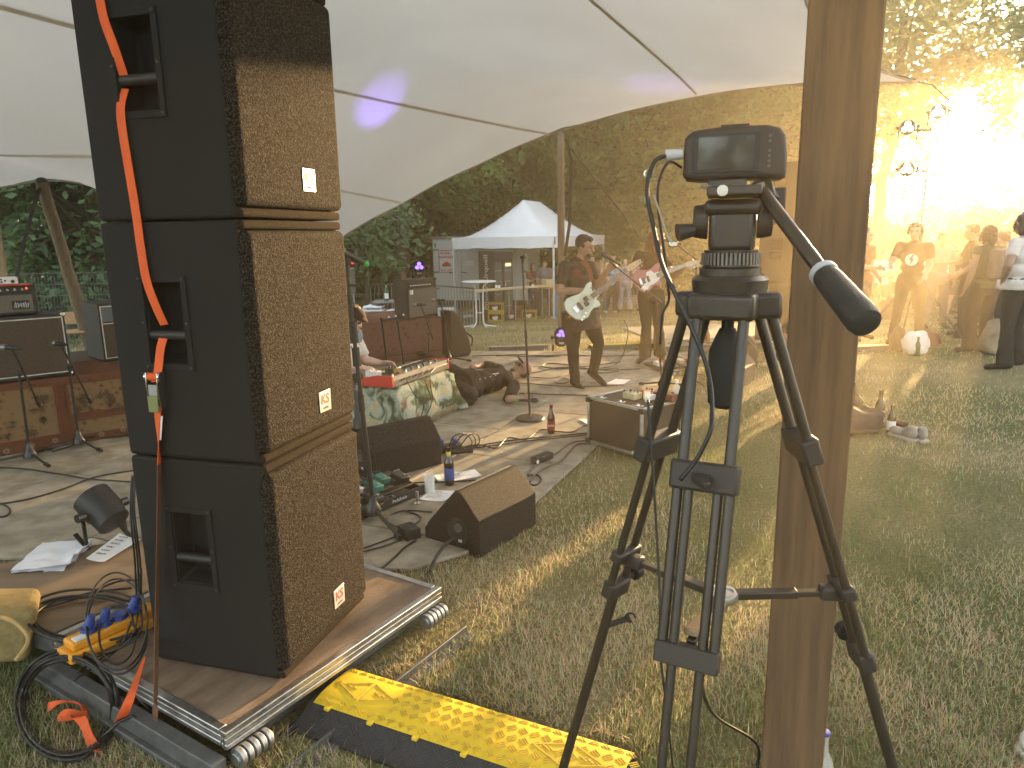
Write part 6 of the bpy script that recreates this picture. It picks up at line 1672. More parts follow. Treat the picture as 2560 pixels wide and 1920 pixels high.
MB().lathe([(.055, 0), (.058, .004), (.058, .018), (.05, .022), (.048, .04), (.05, .044), (.05, .052), (0, .052)], TC + V(0, 0, Z0 - .006), 32).build('pan_base', M_anod, fh, world=True, smooth=30)
rg_ = MB()
for k in range(44):
    a = 2 * PI * k / 44; rg_.box(TC + V(.052 * math.cos(a), .052 * math.sin(a), Z0 + .030), (.006, .004, .022), rot2(a))
kind(rg_.build('drag_ring', mat('worn_grey_ring', (.20, .18, .16), .5, metal=.3), fh, world=True), 'stuff')
MB().box(hpos(0, 0, Z0 + .085), (.085, .07, .085), HM).box(hpos(0, 0, Z0 + .125), (.105, .085, .03), HM).build('tilt_housing', M_anod, fh, world=True, bevel=.012, bseg=3)
for s in (-1, 1): MB().cyl(hpos(s * .045, 0, Z0 + .10), hpos(s * .072, 0, Z0 + .10), .034, .030, 20).build('drag_knob', M_dkplastic, fh, world=True, bevel=.003)
MB().cyl(hpos(-.07, -.02, Z0 + .085), hpos(-.10, -.03, Z0 + .08), .012, .017, 10).build('lock_knob', M_dkplastic, fh, world=True)
MB().box(hpos(0.0, -.03, Z0 + .152), (.095, .12, .018), HM).build('quick_plate', M_anod, fh, world=True, bevel=.004)
MB().lathe([(.010, 0), (.010, .004), (0, .004)], hpos(-.02, -.091, Z0 + .152), 10, HM @ Matrix.Rotation(R(90), 3, 'X')).build('bubble_level', M_chrome, fh, world=True)
ha, hb, hc_ = at(1905, 480, TC.y - .03), at(2060, 685, TC.y - .17), at(2165, 808, TC.y - .30)
MB().cyl(at(1898, 462, TC.y), at(1925, 510, TC.y - .03), .022, .020, 14).build('handle_rosette', M_anod, fh, world=True, bevel=.003)
MB().cyl(ha, hb, .0125, .0125, 14).build('handle_tube', M_anod, fh, world=True)
gd_ = (hc_ - hb).normalized()
MB().tube([hb - gd_ * .012, hb + gd_ * .01, hb + gd_ * .03, hc_ - gd_ * .012, hc_, hc_ + gd_ * .004], [.016, .022, .0235, .0265, .024, .015], 20).build('handle_grip', mat('grip_rubber', (.040, .036, .032), .5, bump=.2, bscale=200), fh, world=True)
MB().cyl(hb - gd_ * .006, hb + gd_ * .006, .0235, .0235, 18).build('grip_ring', mat('pale_ring', (.55, .56, .62), .5), fh, world=True)
MB().box(at(1948, 500, TC.y - .02), (.022, .02, .045), HM).build('handle_lock', M_dkplastic, fh, world=True, bevel=.004)
ccz = 1.842
vc = thing('video_camera', 'dark compact cinema camera with a rear screen on the tripod head', 'camera', hpos(.0, 0, 1.775))
cxo = (at(1835, 380, TC.y) - TC).dot(csd)
def cpos(s, d, z): return hpos(cxo + s, d, ccz + z)
prof_ = [(-.092, -.043), (-.09, .030), (-.078, .044), (-.02, .049), (.055, .048), (.078, .042), (.089, .028), (.093, -.005), (.094, -.048), (.03, -.046), (-.06, -.047)]
CM = Matrix((csd, V(0, 0, 1), -cd_)).transposed()
MB().prism(prof_, -.060, .018, CM, hpos(cxo, 0, ccz)).build('body', M_dkplastic, vc, world=True, bevel=.010, bseg=3)
sc0 = hpos(cxo, -.0185, ccz)
MB().prism([(-.073, -.034), (.045, -.034), (.045, .036), (-.073, .036)], 0, .0035, CM, sc0).build('screen_bezel', M_black, vc, world=True, bevel=.001)
M_scr = mat('dark_screen_glass', (.02, .02, .021), .06, (.018, .018, .019), 3, spec=.6, coat=.4)
MB().prism([(-.064, -.028), (.036, -.028), (.036, .030), (-.064, .030)], .0036, .0046, CM, sc0).build('screen', M_scr, vc, world=True, smooth=0)
for k, z in enumerate((.028, .019, .002, -.007, -.016, -.025)):
    MB().cyl(hpos(cxo + .062, -.018, ccz + z), hpos(cxo + .062, -.022, ccz + z), .0028, n=10).build('button', mat('button_grey', (.10, .10, .10), .45), vc, world=True)
MB().box(hpos(cxo - .0, -.004, ccz + .0495), (.05, .02, .004), HM).build('top_mark', M_black, vc, world=True)
MB().cyl(hpos(cxo, .06, ccz), hpos(cxo, .19, ccz), .034, .038, 24).build('lens', M_black, vc, world=True, bevel=.003)
MB().box(hpos(cxo - .01, -.0, ccz - .055), (.07, .05, .018), HM).build('camera_plate', M_anod, vc, world=True, bevel=.003)
MB().tube(smooth_path([hpos(cxo - .055, -.03, ccz - .056), hpos(cxo - .03, -.034, ccz - .064), hpos(cxo + .03, -.034, ccz - .064), hpos(cxo + .055, -.03, ccz - .058)], 4), [.005] * 13, 8).build('plate_lever', mat('grey_alu', (.3, .29, .27), .4, metal=.5), vc, world=True)
MB().cyl(cpos(-.092, -.01, .004), cpos(-.125, -.012, .002), .0095, .011, 14).build('hdmi_plug', mat('pale_plug', (.62, .62, .64), .5), vc, world=True, bevel=.002)
TY = TC.y
cable('black camera cable looping down from the left of the video camera to the tripod leg', [cpos(-.12, -.012, .002), at(1640, 400, TY), at(1622, 440, TY), at(1618, 490, TY - .01), at(1632, 560, TY - .03), at(1655, 660, TY - .06), at(1700, 760, TY - .09), at(1755, 880, TY - .12), at(1776, 960, TY - .15), at(1780, 1030, TY - .18), at(1775, 1080, TY - .2), at(1740, 1150, TY - .2), at(1700, 1200, TY - .2)], .0042)
cable('thin second cable hanging from the video camera behind the grip of the tripod', [cpos(-.095, 0, -.02), at(1672, 405, TY), at(1648, 450, TY), at(1645, 520, TY), at(1662, 640, TY), at(1668, 700, TY), at(1672, 750, TY + .02), at(1655, 790, TY + .02), at(1650, 860, TY + .02)], .0025)
cable('thin cable hanging along the left tripod leg down to the grass', [at(1620, 1000, TY + .05), at(1628, 1120, TY + .03), at(1640, 1300, TY), at(1650, 1500, TY - .05), at(1652, 1640, TY - .1), at(1665, 1760, TY - .1), W(1690, 1990, .02)], .0028)
cable('black cable swinging from the tripod to the timber post foot', [at(1752, 1640, TY - .05), at(1760, 1740, TY - .02), W(1800, 1800, .28), W(1890, 1858, .12), W(1893, 1925, .02), W(1894, 1990, .01)], .0045)
strip = MB().bar(at(1634, 488, TY), at(1668, 590, TY), .006, .003).bar(at(1668, 590, TY), at(1680, 608, TY), .010, .004).build('cable_clip', mat('pale_tape', (.55, .50, .40), .5), vc, world=True)
MB().box(at(1683, 610, TY), (.018, .006, .012)).build('cable_clip', M_chrome, vc, world=True, bevel=.002)
MB().box(at(1617, 500, TY), (.008, .006, .028)).build('cable_clip', M_chrome, vc, world=True, bevel=.002)
MB().tube([at(1621, 435, TY) + V(.008 * math.cos(a), 0, .008 * math.sin(a)) for a in np.linspace(0, 6.28, 14)], .0018, 6).build('cable_ring', M_chrome, vc, world=True)
bottle('plastic bottle with a blue cap standing at the foot of the timber post', W(2046, 2010), .25, .033, glass('pet_plastic', (.88, .93, .92), .08), None, mat('blue_cap', (.08, .08, .45), .4))
# ================================================================== PEOPLE
SKIN = [mat('skin_light', (.50, .325, .25), .5, (.44, .275, .205), 18, spec=.35), mat('skin_tan', (.37, .235, .165), .5, (.31, .19, .13), 18, spec=.35), mat('skin_fair', (.56, .40, .33), .5, (.50, .34, .275), 18, spec=.35)]
def cloth_mat(name, c, c2=None, sc=8, rough=.85):
    return mat(name, c, rough, c2 or tuple(x * .75 for x in c), sc, bump=.35, bscale=28, spec=.2)
HAIR = {'black': mat('black_hair', (.020, .014, .011), .5, bump=.6, bscale=90, stretch=(3, 3, .5)), 'brown': mat('brown_hair', (.060, .032, .018), .5, bump=.6, bscale=90, stretch=(3, 3, .5)),
        'red': mat('red_hair', (.15, .045, .014), .42, (.10, .028, .009), 30, bump=.5, bscale=90, stretch=(3, 3, .5)), 'blond': mat('blond_hair', (.36, .22, .10), .5, (.28, .16, .07), 20, bump=.5, bscale=90, stretch=(3, 3, .5))}
M_eye = mat('eye_dark', (.02, .015, .012), .2)
M_lip = mat('lips', (.34, .13, .10), .5)
def hand_prims(mb, w, hd, pn, side, s=1.0, curl=.6, thumb=1):
    """palm with four bent fingers and a thumb; hd along the hand, pn palm normal, side = towards the thumb"""
    hd = hd.normalized(); side = (side - hd * side.dot(hd)).normalized(); pn = hd.cross(side) if pn is None else (pn - hd * pn.dot(hd)).normalized()
    M = Matrix((side, hd, pn)).transposed()
    mb.ell(w + hd * .048 * s, (.041 * s, .056 * s, .017 * s), M, 10, 7)
    for k, (o, l) in enumerate(((.030, .074), (.010, .082), (-.010, .077), (-.030, .062))):
        b = w + hd * .088 * s + side * o * s
        d1 = (hd * math.cos(curl * .5) + pn * math.sin(curl * .5)).normalized(); d2 = (hd * math.cos(curl * 1.5) + pn * math.sin(curl * 1.5)).normalized()
        m_ = b + d1 * l * .52 * s; e = m_ + d2 * l * .48 * s
        mb.cap(b - hd * .03 * s, m_, .0098 * s, .0088 * s, 7); mb.cap(m_, e, .0088 * s, .0072 * s, 7)
    b = w + hd * .025 * s + side * .03 * s
    m_ = b + (side * .8 + hd * .7 + pn * .25).normalized() * .038 * s; e = m_ + (hd * .9 + side * .15 + pn * .3).normalized() * .03 * s
    mb.cap(b, m_, .0125 * s, .0105 * s, 7); mb.cap(m_, e, .0102 * s, .008 * s, 7)
def person(label, J, skin=0, shirt=None, sleeve=.6, bottom=None, bottom_to=1.0, flare=0.0, shoes=None, hair='brown', hairstyle='short', s=1.0, fat=0.0, vox=.012, group=None,
           face=None, up=None, hands=None, hem=.02, female=False, cap=None, hairdisp=.02):
    J = {k: Vector(v) for k, v in J.items()}
    base = (J['anL'] + J['anR']) / 2
    zmin = min(J['toeL'].z, J['toeR'].z, J['anL'].z, J['anR'].z) - .03
    t = thing('person', label, 'person', ((J['hipL'] + J['hipR']) / 2).xy.to_3d() + V(0, 0, max(-.75, zmin)), 0, group)
    hc = J['head']; nk = J['neck']; pv = (J['hipL'] + J['hipR']) / 2
    fd_ = Vector(face or (0, -1, 0)).normalized()
    u = Vector(up) if up else (hc - nk)
    u = (u - fd_ * u.dot(fd_)).normalized(); sd_ = fd_.cross(u)
    HMt = Matrix((sd_, fd_, u)).transposed()
    def H(x, y, z): return hc + (sd_ * x + fd_ * y + u * z) * s
    def E(mb, x, y, z, rx, ry, rz, nu=14, nv=9): mb.ell(H(x, y, z), (rx * s, ry * s, rz * s), HMt, nu, nv)
    spine = (nk - pv); ax = spine.normalized()
    shd = (J['shR'] - J['shL']); shd = (shd - ax * shd.dot(ax)).normalized(); fr_ = ax.cross(shd) * -1
    TM = Matrix((shd, fr_, ax)).transposed()
    def torso(mb, g, low=True):
        L = spine.length
        wsh = .9 if female else 1.0
        for f, rx, ry, rz in ((.80, .150 * wsh, .092, .34 * L), (.62, .152 * wsh + fat * .5, .108 + fat * .6, .32 * L), (.36, .134 * (0.92 if female else 1) + fat, .104 + fat, .30 * L), (.10, .158 + fat * .8, .112 + fat * .7, .24 * L)):
            if f < .2 and not low: continue
            mb.ell(pv + spine * f, (rx * s + g, ry * s + g, rz * .62 + g), TM, 16, 10)
        mb.cap(J['shL'] * .93 + nk * .07, J['shR'] * .93 + nk * .07, .050 * s + g, .050 * s + g)
        mb.cap(nk + ax * .0, pv + spine * .8, .055 * s + g, .09 * s + g)
        if female:
            for q in (-1, 1): mb.ell(pv + spine * .66 + shd * q * .07 * s + fr_ * .085 * s, (.06 * s + g, .05 * s + g, .06 * s + g), TM, 10, 7)
    mb = MB()
    E(mb, 0, -.012, .025, .076, .095, .098, 18, 12); E(mb, 0, .018, -.045, .060, .070, .070); E(mb, 0, .056, -.094, .024, .022, .018)
    mb.cap(H(0, .086, .012), H(0, .104, -.024), .010 * s, .0145 * s, 8); E(mb, 0, .074, .022, .050, .018, .011); E(mb, 0, .080, -.058, .024, .014, .012)
    E(mb, .035, .062, -.028, .022, .02, .018); E(mb, -.035, .062, -.028, .022, .02, .018)
    for q in (-1, 1): E(mb, q * .076, -.012, -.012, .009, .020, .030)
    mb.cap(nk - ax * .02, H(0, -.02, -.085), .056 * s, .050 * s)
    torso(mb, 0.0)
    for q in 'LR':
        sh, el, wr = J['sh' + q], J['el' + q], J['wr' + q]
        mb.ell(sh, (.060 * s,) * 3); mb.cap(sh, el, .051 * s, .041 * s); mb.cap(el, el.lerp(wr, .35), .042 * s, .043 * s); mb.cap(el.lerp(wr, .35), wr, .043 * s, .027 * s)
        hd, pn, sdv, curl = (hands or {}).get(q, ((wr - el), None, V(0, -.4, .8), .7))
        hand_prims(mb, wr, Vector(hd), Vector(pn) if pn else None, Vector(sdv), s, curl)
        hp, kn, an, to = J['hip' + q], J['kn' + q], J['an' + q], J['toe' + q]
        mb.cap(hp, kn, .090 * s + fat * .3, .058 * s); mb.cap(kn, an, .055 * s, .037 * s); mb.cap(kn.lerp(an, .18), kn.lerp(an, .42), .056 * s, .054 * s)
        mb.cap(an + (an - to).normalized() * .03 * s, to, .034 * s, .028 * s)
    body = mb.build('body', SKIN[skin], t, smooth=180, world=True, remesh=vox, sm_it=3)
    ey = MB()
    for q in (-1, 1): ey.ell(H(q * .031, .083, .004), (.012 * s, .007 * s, .007 * s), HMt, 8, 6)
    ey.build('eyes', M_eye, t, world=True)
    br = MB()
    for q in (-1, 1): br.cap(H(q * .014, .094, .026), H(q * .047, .082, .028), .005 * s, .0035 * s, 6)
    br.build('eyebrows', HAIR[hair], t, world=True)
    MB().ell(H(0, .0885, -.058), (.021 * s, .008 * s, .007 * s), HMt, 10, 6).build('lips', M_lip, t, world=True)
    if shirt is not None:
        mb = MB(); torso(mb, .013)
        if hem: mb.tube([pv + spine * .16, pv - ax * hem], [.165 * s + fat, .170 * s + fat], 16)
        for q in 'LR':
            sh, el = J['sh' + q], J['el' + q]
            if sleeve > 0:
                mb.ell(sh, (.070 * s,) * 3); mb.tube([sh, sh.lerp(el, min(1, sleeve))], [.067 * s, .062 * s], 14)
                if sleeve > 1: mb.cap(el, el, .052 * s, .052 * s); mb.tube([el, el.lerp(J['wr' + q], sleeve - 1)], [.055 * s, .044 * s], 14)
        mb.tube([nk - ax * .03, nk + ax * .012], [.075 * s, .066 * s], 14)
        mb.build('shirt', shirt, t, smooth=180, world=True, remesh=vox * 1.05, sm_it=3, disp=.022 * s, dscale=.09)
    if bottom is not None:
        mb = MB()
        mb.ell(pv + spine * .08, (.168 * s + fat * .9, .122 * s + fat * .8, .12 * s), TM)
        mb.ell(pv - ax * .03, (.170 * s + fat * .6, .125 * s + fat * .6, .10 * s), TM)
        for q in 'LR':
            hp, kn, an = J['hip' + q], J['kn' + q], J['an' + q]
            if bottom_to <= .5: mb.tube([hp, hp.lerp(kn, bottom_to * 2)], [.104 * s + fat * .3, .095 * s + fat * .2], 14)
            else:
                f = (bottom_to - .5) * 2
                mb.cap(hp, kn, .103 * s + fat * .3, .070 * s); mb.cap(kn, kn.lerp(an, .3), .068 * s, .066 * s + flare * .2)
                mb.tube([kn.lerp(an, .25), kn.lerp(an, .3 + .7 * f)], [.066 * s + flare * .2, .052 * s + flare], 14)
        mb.build('trousers' if bottom_to > .6 else 'shorts', bottom, t, smooth=180, world=True, remesh=vox * 1.05, sm_it=3, disp=.02 * s, dscale=.11)
    if shoes is not None:
        for q in 'LR':
            an, to = J['an' + q], J['toe' + q]; d = (to - an); dn = d.normalized()
            mb = MB().cap(an + dn * -.045 * s, to + dn * .01 * s, .043 * s, .036 * s); mb.cap(an, an + (J['kn' + q] - an).normalized() * .03 * s, .046 * s, .045 * s)
            mb.build('shoe', shoes, t, smooth=180, world=True, remesh=vox, sm_it=2)
    if hairstyle != 'none':
        hm = MB()
        if hairstyle == 'short':
            E(hm, 0, -.026, .045, .083, .092, .092); E(hm, 0, .025, .088, .062, .06, .032)
            E(hm, .062, -.02, .02, .02, .05, .05); E(hm, -.062, -.02, .02, .02, .05, .05)
        elif hairstyle == 'cap':
            E(hm, 0, -.035, .02, .082, .085, .085)
        elif hairstyle == 'bob':
            E(hm, 0, -.028, .040, .090, .098, .095)
            for q in (-1, 1): hm.cap(H(q * .072, -.015, .03), H(q * .075, -.02, -.10), .034 * s, .032 * s)
            hm.cap(H(0, -.07, .0), H(0, -.06, -.11), .062 * s, .05 * s)
        elif hairstyle == 'tail':
            E(hm, 0, -.028, .040, .086, .096, .094); hm.cap(H(0, -.10, .05), H(0, -.15, -.12), .030 * s, .022 * s)
        elif hairstyle == 'long':
            E(hm, 0, -.026, .040, .092, .102, .098)
            for q in (-1, 1):
                hm.cap(H(q * .08, -.01, .04), H(q * .105, .015, -.14), .050 * s, .062 * s); hm.cap(H(q * .105, .015, -.14), H(q * .115, .05, -.30), .060 * s, .034 * s)
            hm.cap(H(0, -.075, .02), H(0, -.085, -.18), .065 * s, .075 * s); hm.cap(H(0, -.085, -.18), H(0, -.08, -.31), .075 * s, .05 * s)
        h = hm.build('hair', HAIR[hair], t, smooth=180, world=True, remesh=vox * .9, sm_it=1, disp=hairdisp, dscale=.03)
        if hairstyle in ('long', 'bob', 'tail') and vox < .0155:
            st_ = MB(); g = random.Random(hash(label) % 1000)
            for k in range(330 if hairstyle == 'long' else 90):
                a = g.uniform(-2.5, 2.5) + (PI if False else 0);
                L_ = {'long': .34, 'bob': .15, 'tail': .10}[hairstyle] * g.uniform(.7, 1.1)
                x0, y0 = .088 * math.sin(a), -.02 - .095 * math.cos(a) * .9
                p0 = H(x0 * .8, y0 * .85, .085 - .05 * g.random()); pth_ = [p0]
                for q in range(1, 6):
                    f = q / 5; w_ = .012 * math.sin(f * 9 + k)
                    pth_.append(H(x0 * (1.05 + .25 * f) + w_, y0 * (1.05 + .15 * f) + w_ * .6 + .02 * f, .06 - L_ * f - .02 * g.random()))
                st_.tube(pth_, [.0035, .004, .004, .0035, .0025, .0008], 4, False)
            kind(st_.build('hair_strands', HAIR[hair], t, world=True, smooth=180), 'stuff')
    t['_H'] = 1; del t['_H']
    return t, H, HMt
def P2(px, py, Y): return at(px, py, Y)
M_bshirt = mat('dark_patterned_shirt', (.020, .018, .020), .8, (.11, .028, .018), 6.5, contrast=(.38, .46), bump=.3, bscale=30)
M_jeans = cloth_mat('black_jeans', (.030, .024, .020)); M_sneak = cloth_mat('black_canvas', (.022, .019, .017))
yb = 7.9
J = dict(head=P2(1462, 617, yb), neck=P2(1444, 656, yb), shR=P2(1412, 667, yb - .14), shL=P2(1476, 668, yb + .14), elR=P2(1399, 728, yb - .22), wrR=P2(1464, 727, yb - .34), elL=P2(1494, 715, yb - .02), wrL=P2(1517, 678, yb - .16),
         hipR=P2(1431, 798, yb - .07), hipL=P2(1474, 798, yb + .07), knR=P2(1432, 876, yb - .12), knL=P2(1497, 858, yb - .02), anR=P2(1438, 958, yb - .10), anL=P2(1483, 935, yb + .10), toeR=P2(1455, 974, yb - .20), toeL=P2(1508, 958, yb - .02))
bassman, Hh, _ = person('bass player in a dark patterned shirt with a pale mint bass guitar, singing', J, 1, M_bshirt, .75, M_jeans, 1.0, 0, M_sneak, 'black', 'short', 1.0, .052, .009, None, face=(.82, -.50, -.16), up=(.05, -.05, 1),
                        hands={'R': ((.9, -.1, -.15), None, (.2, -.5, .8), .9), 'L': ((.7, -.1, .55), None, (-.5, -.3, .6), 1.3)}, hem=.10)
bd2 = MB(); bd2.ell(Hh(0, .066, -.085), (.05, .036, .024), _, 12, 8)
bd2.build('beard', HAIR['black'], bassman, world=True)
MB().tube([J['wrR'] + V(.005 + .032 * math.cos(a) * .3, .032 * math.sin(a), .032 * math.cos(a)) for a in np.linspace(0, 6.28, 14)], .007, 6, False).build('wristband', mat('bright_red_band', (.75, .06, .05), .6), bassman, world=True)
SC = .86
def guitar(label, cpt, neck_dir, face_n, body_col, plate_col, length_neck, strings, head_col, pts=None, plate=None, strap_pts=None):
    x = Vector(neck_dir).normalized(); n = Vector(face_n); n = (n - x * n.dot(x)).normalized(); y = n.cross(x)
    M = Matrix((x, y, n)).transposed(); c = Vector(cpt)
    t = thing('guitar' if strings == 6 else 'bass_guitar', label, 'guitar' if strings == 6 else 'bass guitar', c)
    body = [(a * SC, b * SC) for a, b in pts]; plate = [(a * SC, b * SC) for a, b in plate]; length_neck *= SC
    MB().prism(body, -.02, .02, M, c).build('body', body_col, t, world=True, bevel=.008, bseg=3)
    MB().prism(plate, .0205, .023, M, c).build('pickguard', plate_col, t, world=True)
    MB().box(c + M @ V(.13 + length_neck / 2, 0, .017), (length_neck, .056, .022), M).build('neck', mat('maple_neck', (.42, .25, .11), .4), t, world=True, bevel=.007)
    MB().box(c + M @ V(.11 + length_neck / 2, 0, .030), (length_neck + .02, .054, .006), M).build('fingerboard', mat('rosewood', (.11, .055, .035), .5) if strings == 4 else mat('dark_fingerboard', (.10, .08, .07), .5), t, world=True)
    frt = MB()
    for k in range(17): frt.box(c + M @ V(.16 + length_neck * (1 - .5 ** (k / 12)) * 1.55 if False else .15 + length_neck * (k + .5) / 17, 0, .0335), (.0025, .05, .002), M)
    kind(frt.build('frets', M_chrome, t, world=True), 'stuff')
    e = .13 + length_neck
    MB().prism([(e - .01, -.026), (e + .04, -.045), (e + .17, -.04), (e + .19, -.005), (e + .15, .012), (e + .05, .03), (e - .01, .026)], .008, .022, M, c).build('headstock', head_col, t, world=True, bevel=.003)
    for k in range(strings):
        o = e + .03 + k * (.125 / (strings - 1))
        MB().cyl(c + M @ V(o, -.02, .022), c + M @ V(o, -.02, .034), .006, n=8).build('tuner', M_chrome, t, world=True)
        MB().cyl(c + M @ V(o, -.04, .012), c + M @ V(o, -.062, .012), .004, n=6).ell(c + M @ V(o, -.068, .012), (.011, .009, .006), M, 8, 6).build('tuner_key', M_chrome, t, world=True)
    st_ = MB()
    for k in range(strings):
        yy = -.019 + .038 * k / (strings - 1); st_.cyl(c + M @ V(-.11, yy * 1.25, .038), c + M @ V(e + .02, yy, .037), .0012 if strings == 4 else .0008, n=4)
    kind(st_.build('strings', M_chrome, t, world=True), 'stuff')
    return t, M, c
bb = [(.22, .035), (.17, .05), (.20, .10), (.235, .14), (.225, .165), (.17, .165), (.09, .13), (.02, .125), (-.06, .155), (-.14, .175), (-.20, .15), (-.235, .08), (-.235, 0), (-.21, -.09), (-.15, -.155), (-.07, -.165), (.0, -.13), (.06, -.12), (.12, -.15), (.15, -.145), (.155, -.10), (.145, -.05), (.22, -.035)]
bp_ = [(.16, .045), (.10, .05), (.06, .105), (-.01, .10), (-.05, .02), (-.10, -.03), (-.15, -.11), (-.09, -.14), (-.02, -.10), (.06, -.09), (.12, -.07), (.155, -.045)]
M_mint = mat('pale_mint_lacquer', (.58, .64, .54), .28, (.55, .61, .51), 3, coat=.4)
M_cream = mat('cream_plate', (.55, .58, .48), .35)
bc_ = P2(1460, 758, yb - .42)
nd = P2(1571, 672, yb - .30) - P2(1487, 738, yb - .42)
bg_, BMx, bcc = guitar('pale mint short-scale bass guitar held by the singing bass player', bc_, nd, (-.15, -1, .12), M_mint, M_cream, .54, 4, mat('maple_head', (.58, .40, .20), .4), bb, bp_)
MB().box(bcc + BMx @ V(.035, .022, .030), (.045, .05, .016), BMx).box(bcc + BMx @ V(.010, -.022, .030), (.045, .05, .016), BMx).build('pickup', M_black, bg_, world=True, bevel=.002)
MB().box(bcc + BMx @ V(-.06, 0, .030), (.032, .09, .014), BMx).build('pickup', M_black, bg_, world=True, bevel=.002)
MB().box(bcc + BMx @ V(-.115, 0, .028), (.05, .08, .012), BMx).build('bridge', M_chrome, bg_, world=True, bevel=.003)
for k in range(3): MB().cyl(bcc + BMx @ V(-.06 - .04 * k, -.095 - .015 * k, .022), bcc + BMx @ V(-.06 - .04 * k, -.095 - .015 * k, .038), .010, n=10).build('knob', M_chrome, bg_, world=True)
sp_ = smooth_path([bcc + BMx @ V(.19, .13, -.01), P2(1478, 690, yb - .32), P2(1470, 668, yb - .26), P2(1458, 655, yb - .12), P2(1430, 655, yb + .1)], 5)
MB().ribbon(sp_, [.05] * len(sp_), [V(.8, .1, .5)] * len(sp_), .002).build('strap', mat('rust_strap', (.22, .07, .03), .7), bg_, world=True)
MB().cyl(bcc + BMx @ V(-.20, -.02, 0), bcc + BMx @ V(-.225, -.02, 0), .012, n=8).build('strap_lock', mat('bright_red_band', (.75, .06, .05), .6), bg_, world=True)
bmh = P2(1512, 642, yb - .5)
bs_ = thing('mic_stand', 'black boom stand with a microphone in front of the bass player', 'microphone stand', W(1660, 965, SZ))
MB().cyl(P2(1525, 655, yb - .5), P2(1655, 758, yb - .55), .009, n=10).build('boom', M_blackmetal, bs_, world=True)
MB().cyl(P2(1655, 758, yb - .55), P2(1600, 715, yb - .53), .0125, n=10).build('counter_grip', M_rubber, bs_, world=True)
MB().cyl(P2(1640, 745, yb - .55), W(1655, 970, SZ + .05), .011, n=10).build('tube', M_blackmetal, bs_, world=True)
tripod_base(bs_, W(1655, 970, SZ), .06, .28, (.3, 2.4, 4.5))
MB().cyl(P2(1604, 718, yb - .54), P2(1614, 725, yb - .54), .018, n=10).build('tape', M_white, bs_, world=True)
mic(dirM(P2(1505, 634, yb - .5) - P2(1550, 662, yb - .5)), P2(1516, 641, yb - .5), 'mic', bs_, M_black, M_blackmetal, L=.17, tail=mat('lime_cap', (.25, .32, .05), .5))
M_btee = cloth_mat('black_tshirt', (.022, .020, .020)); M_btrous = cloth_mat('black_trousers', (.024, .020, .018))
yw = 9.3
J = dict(head=P2(1644, 600, yw), neck=P2(1632, 634, yw), shR=P2(1598, 640, yw - .1), shL=P2(1656, 642, yw + .12), elR=P2(1580, 684, yw - .2), wrR=P2(1612, 698, yw - .36), elL=P2(1684, 690, yw), wrL=P2(1712, 664, yw - .2),
         hipR=P2(1612, 742, yw - .06), hipL=P2(1644, 742, yw + .07), knR=P2(1616, 815, yw - .08), knL=P2(1646, 815, yw + .02), anR=P2(1612, 892, yw - .06), anL=P2(1650, 888, yw + .10), toeR=P2(1597, 903, yw - .14), toeL=P2(1662, 902, yw + .02))
M_conv = cloth_mat('black_canvas_white_toe', (.03, .027, .025))
woman, Hw, _ = person('woman guitarist in black with long red hair singing at a microphone', J, 1, M_btee, .55, M_btrous, 1.0, .035, M_conv, 'red', 'long', .98, 0.0, .0105, None, face=(.93, -.3, -.1), up=(0.05, 0, 1), female=True,
                      hands={'R': ((.8, -.2, -.35), None, (.3, -.5, .7), .8), 'L': ((.6, -.2, .5), None, (-.4, -.3, .6), 1.2)}, hem=.05, hairdisp=.03)
M_pink = mat('dusty_pink_lacquer', (.36, .10, .10), .3, (.32, .085, .085), 3, coat=.4)
wc = P2(1622, 697, yw - .42); wnd = P2(1738, 652, yw - .28) - P2(1655, 683, yw - .40)
gg, GMx, gcc = guitar('dusty pink electric guitar with white pickguard played by the red-haired woman', wc, wnd, (-.1, -1, .15), M_pink, M_white, .46, 6, mat('pink_maple_head', (.50, .36, .24), .4), bb, bp_)
for k in (-.02, -.08): MB().box(gcc + GMx @ V(k, 0, .029), (.03, .075, .012), GMx).build('pickup', M_black, gg, world=True, bevel=.002)
MB().box(gcc + GMx @ V(-.125, 0, .028), (.03, .08, .012), GMx).build('bridge', M_chrome, gg, world=True, bevel=.003)
ws_ = thing('mic_stand', 'black boom stand reaching to the mouth of the red-haired woman', 'microphone stand', W(1760, 905, SZ))
MB().cyl(P2(1690, 610, yw - .2), P2(1760, 665, yw - .1), .009, n=10).build('boom', M_blackmetal, ws_, world=True)
MB().cyl(P2(1740, 650, yw - .12), W(1745, 912, SZ + .05), .011, n=10).build('tube', M_blackmetal, ws_, world=True)
tripod_base(ws_, W(1745, 912, SZ), .06, .28, (.1, 2.2, 4.3))
mic(dirM(P2(1664, 600, yw - .15) - P2(1700, 611, yw - .15)), P2(1672, 602, yw - .15), 'mic', ws_, M_black, M_blackmetal, L=.16)
def LZ(px, py, z): return W(px, py, z + SZ)
J = dict(head=LZ(1303, 925, .11), neck=LZ(1268, 940, .10), shL=LZ(1284, 966, .09), shR=LZ(1248, 925, .16), elL=LZ(1272, 998, .05), wrL=LZ(1303, 996, .05), elR=LZ(1215, 912, .10), wrR=LZ(1190, 918, .15),
         hipL=LZ(1168, 990, .10), hipR=LZ(1152, 945, .13), knL=LZ(1112, 950, .14), knR=LZ(1105, 910, .15), anL=LZ(1064, 926, .06), anR=LZ(1060, 889, .06), toeL=LZ(1052, 922, .14), toeR=LZ(1050, 884, .16))
axl = (J['neck'] - (J['hipL'] + J['hipR']) / 2).normalized()
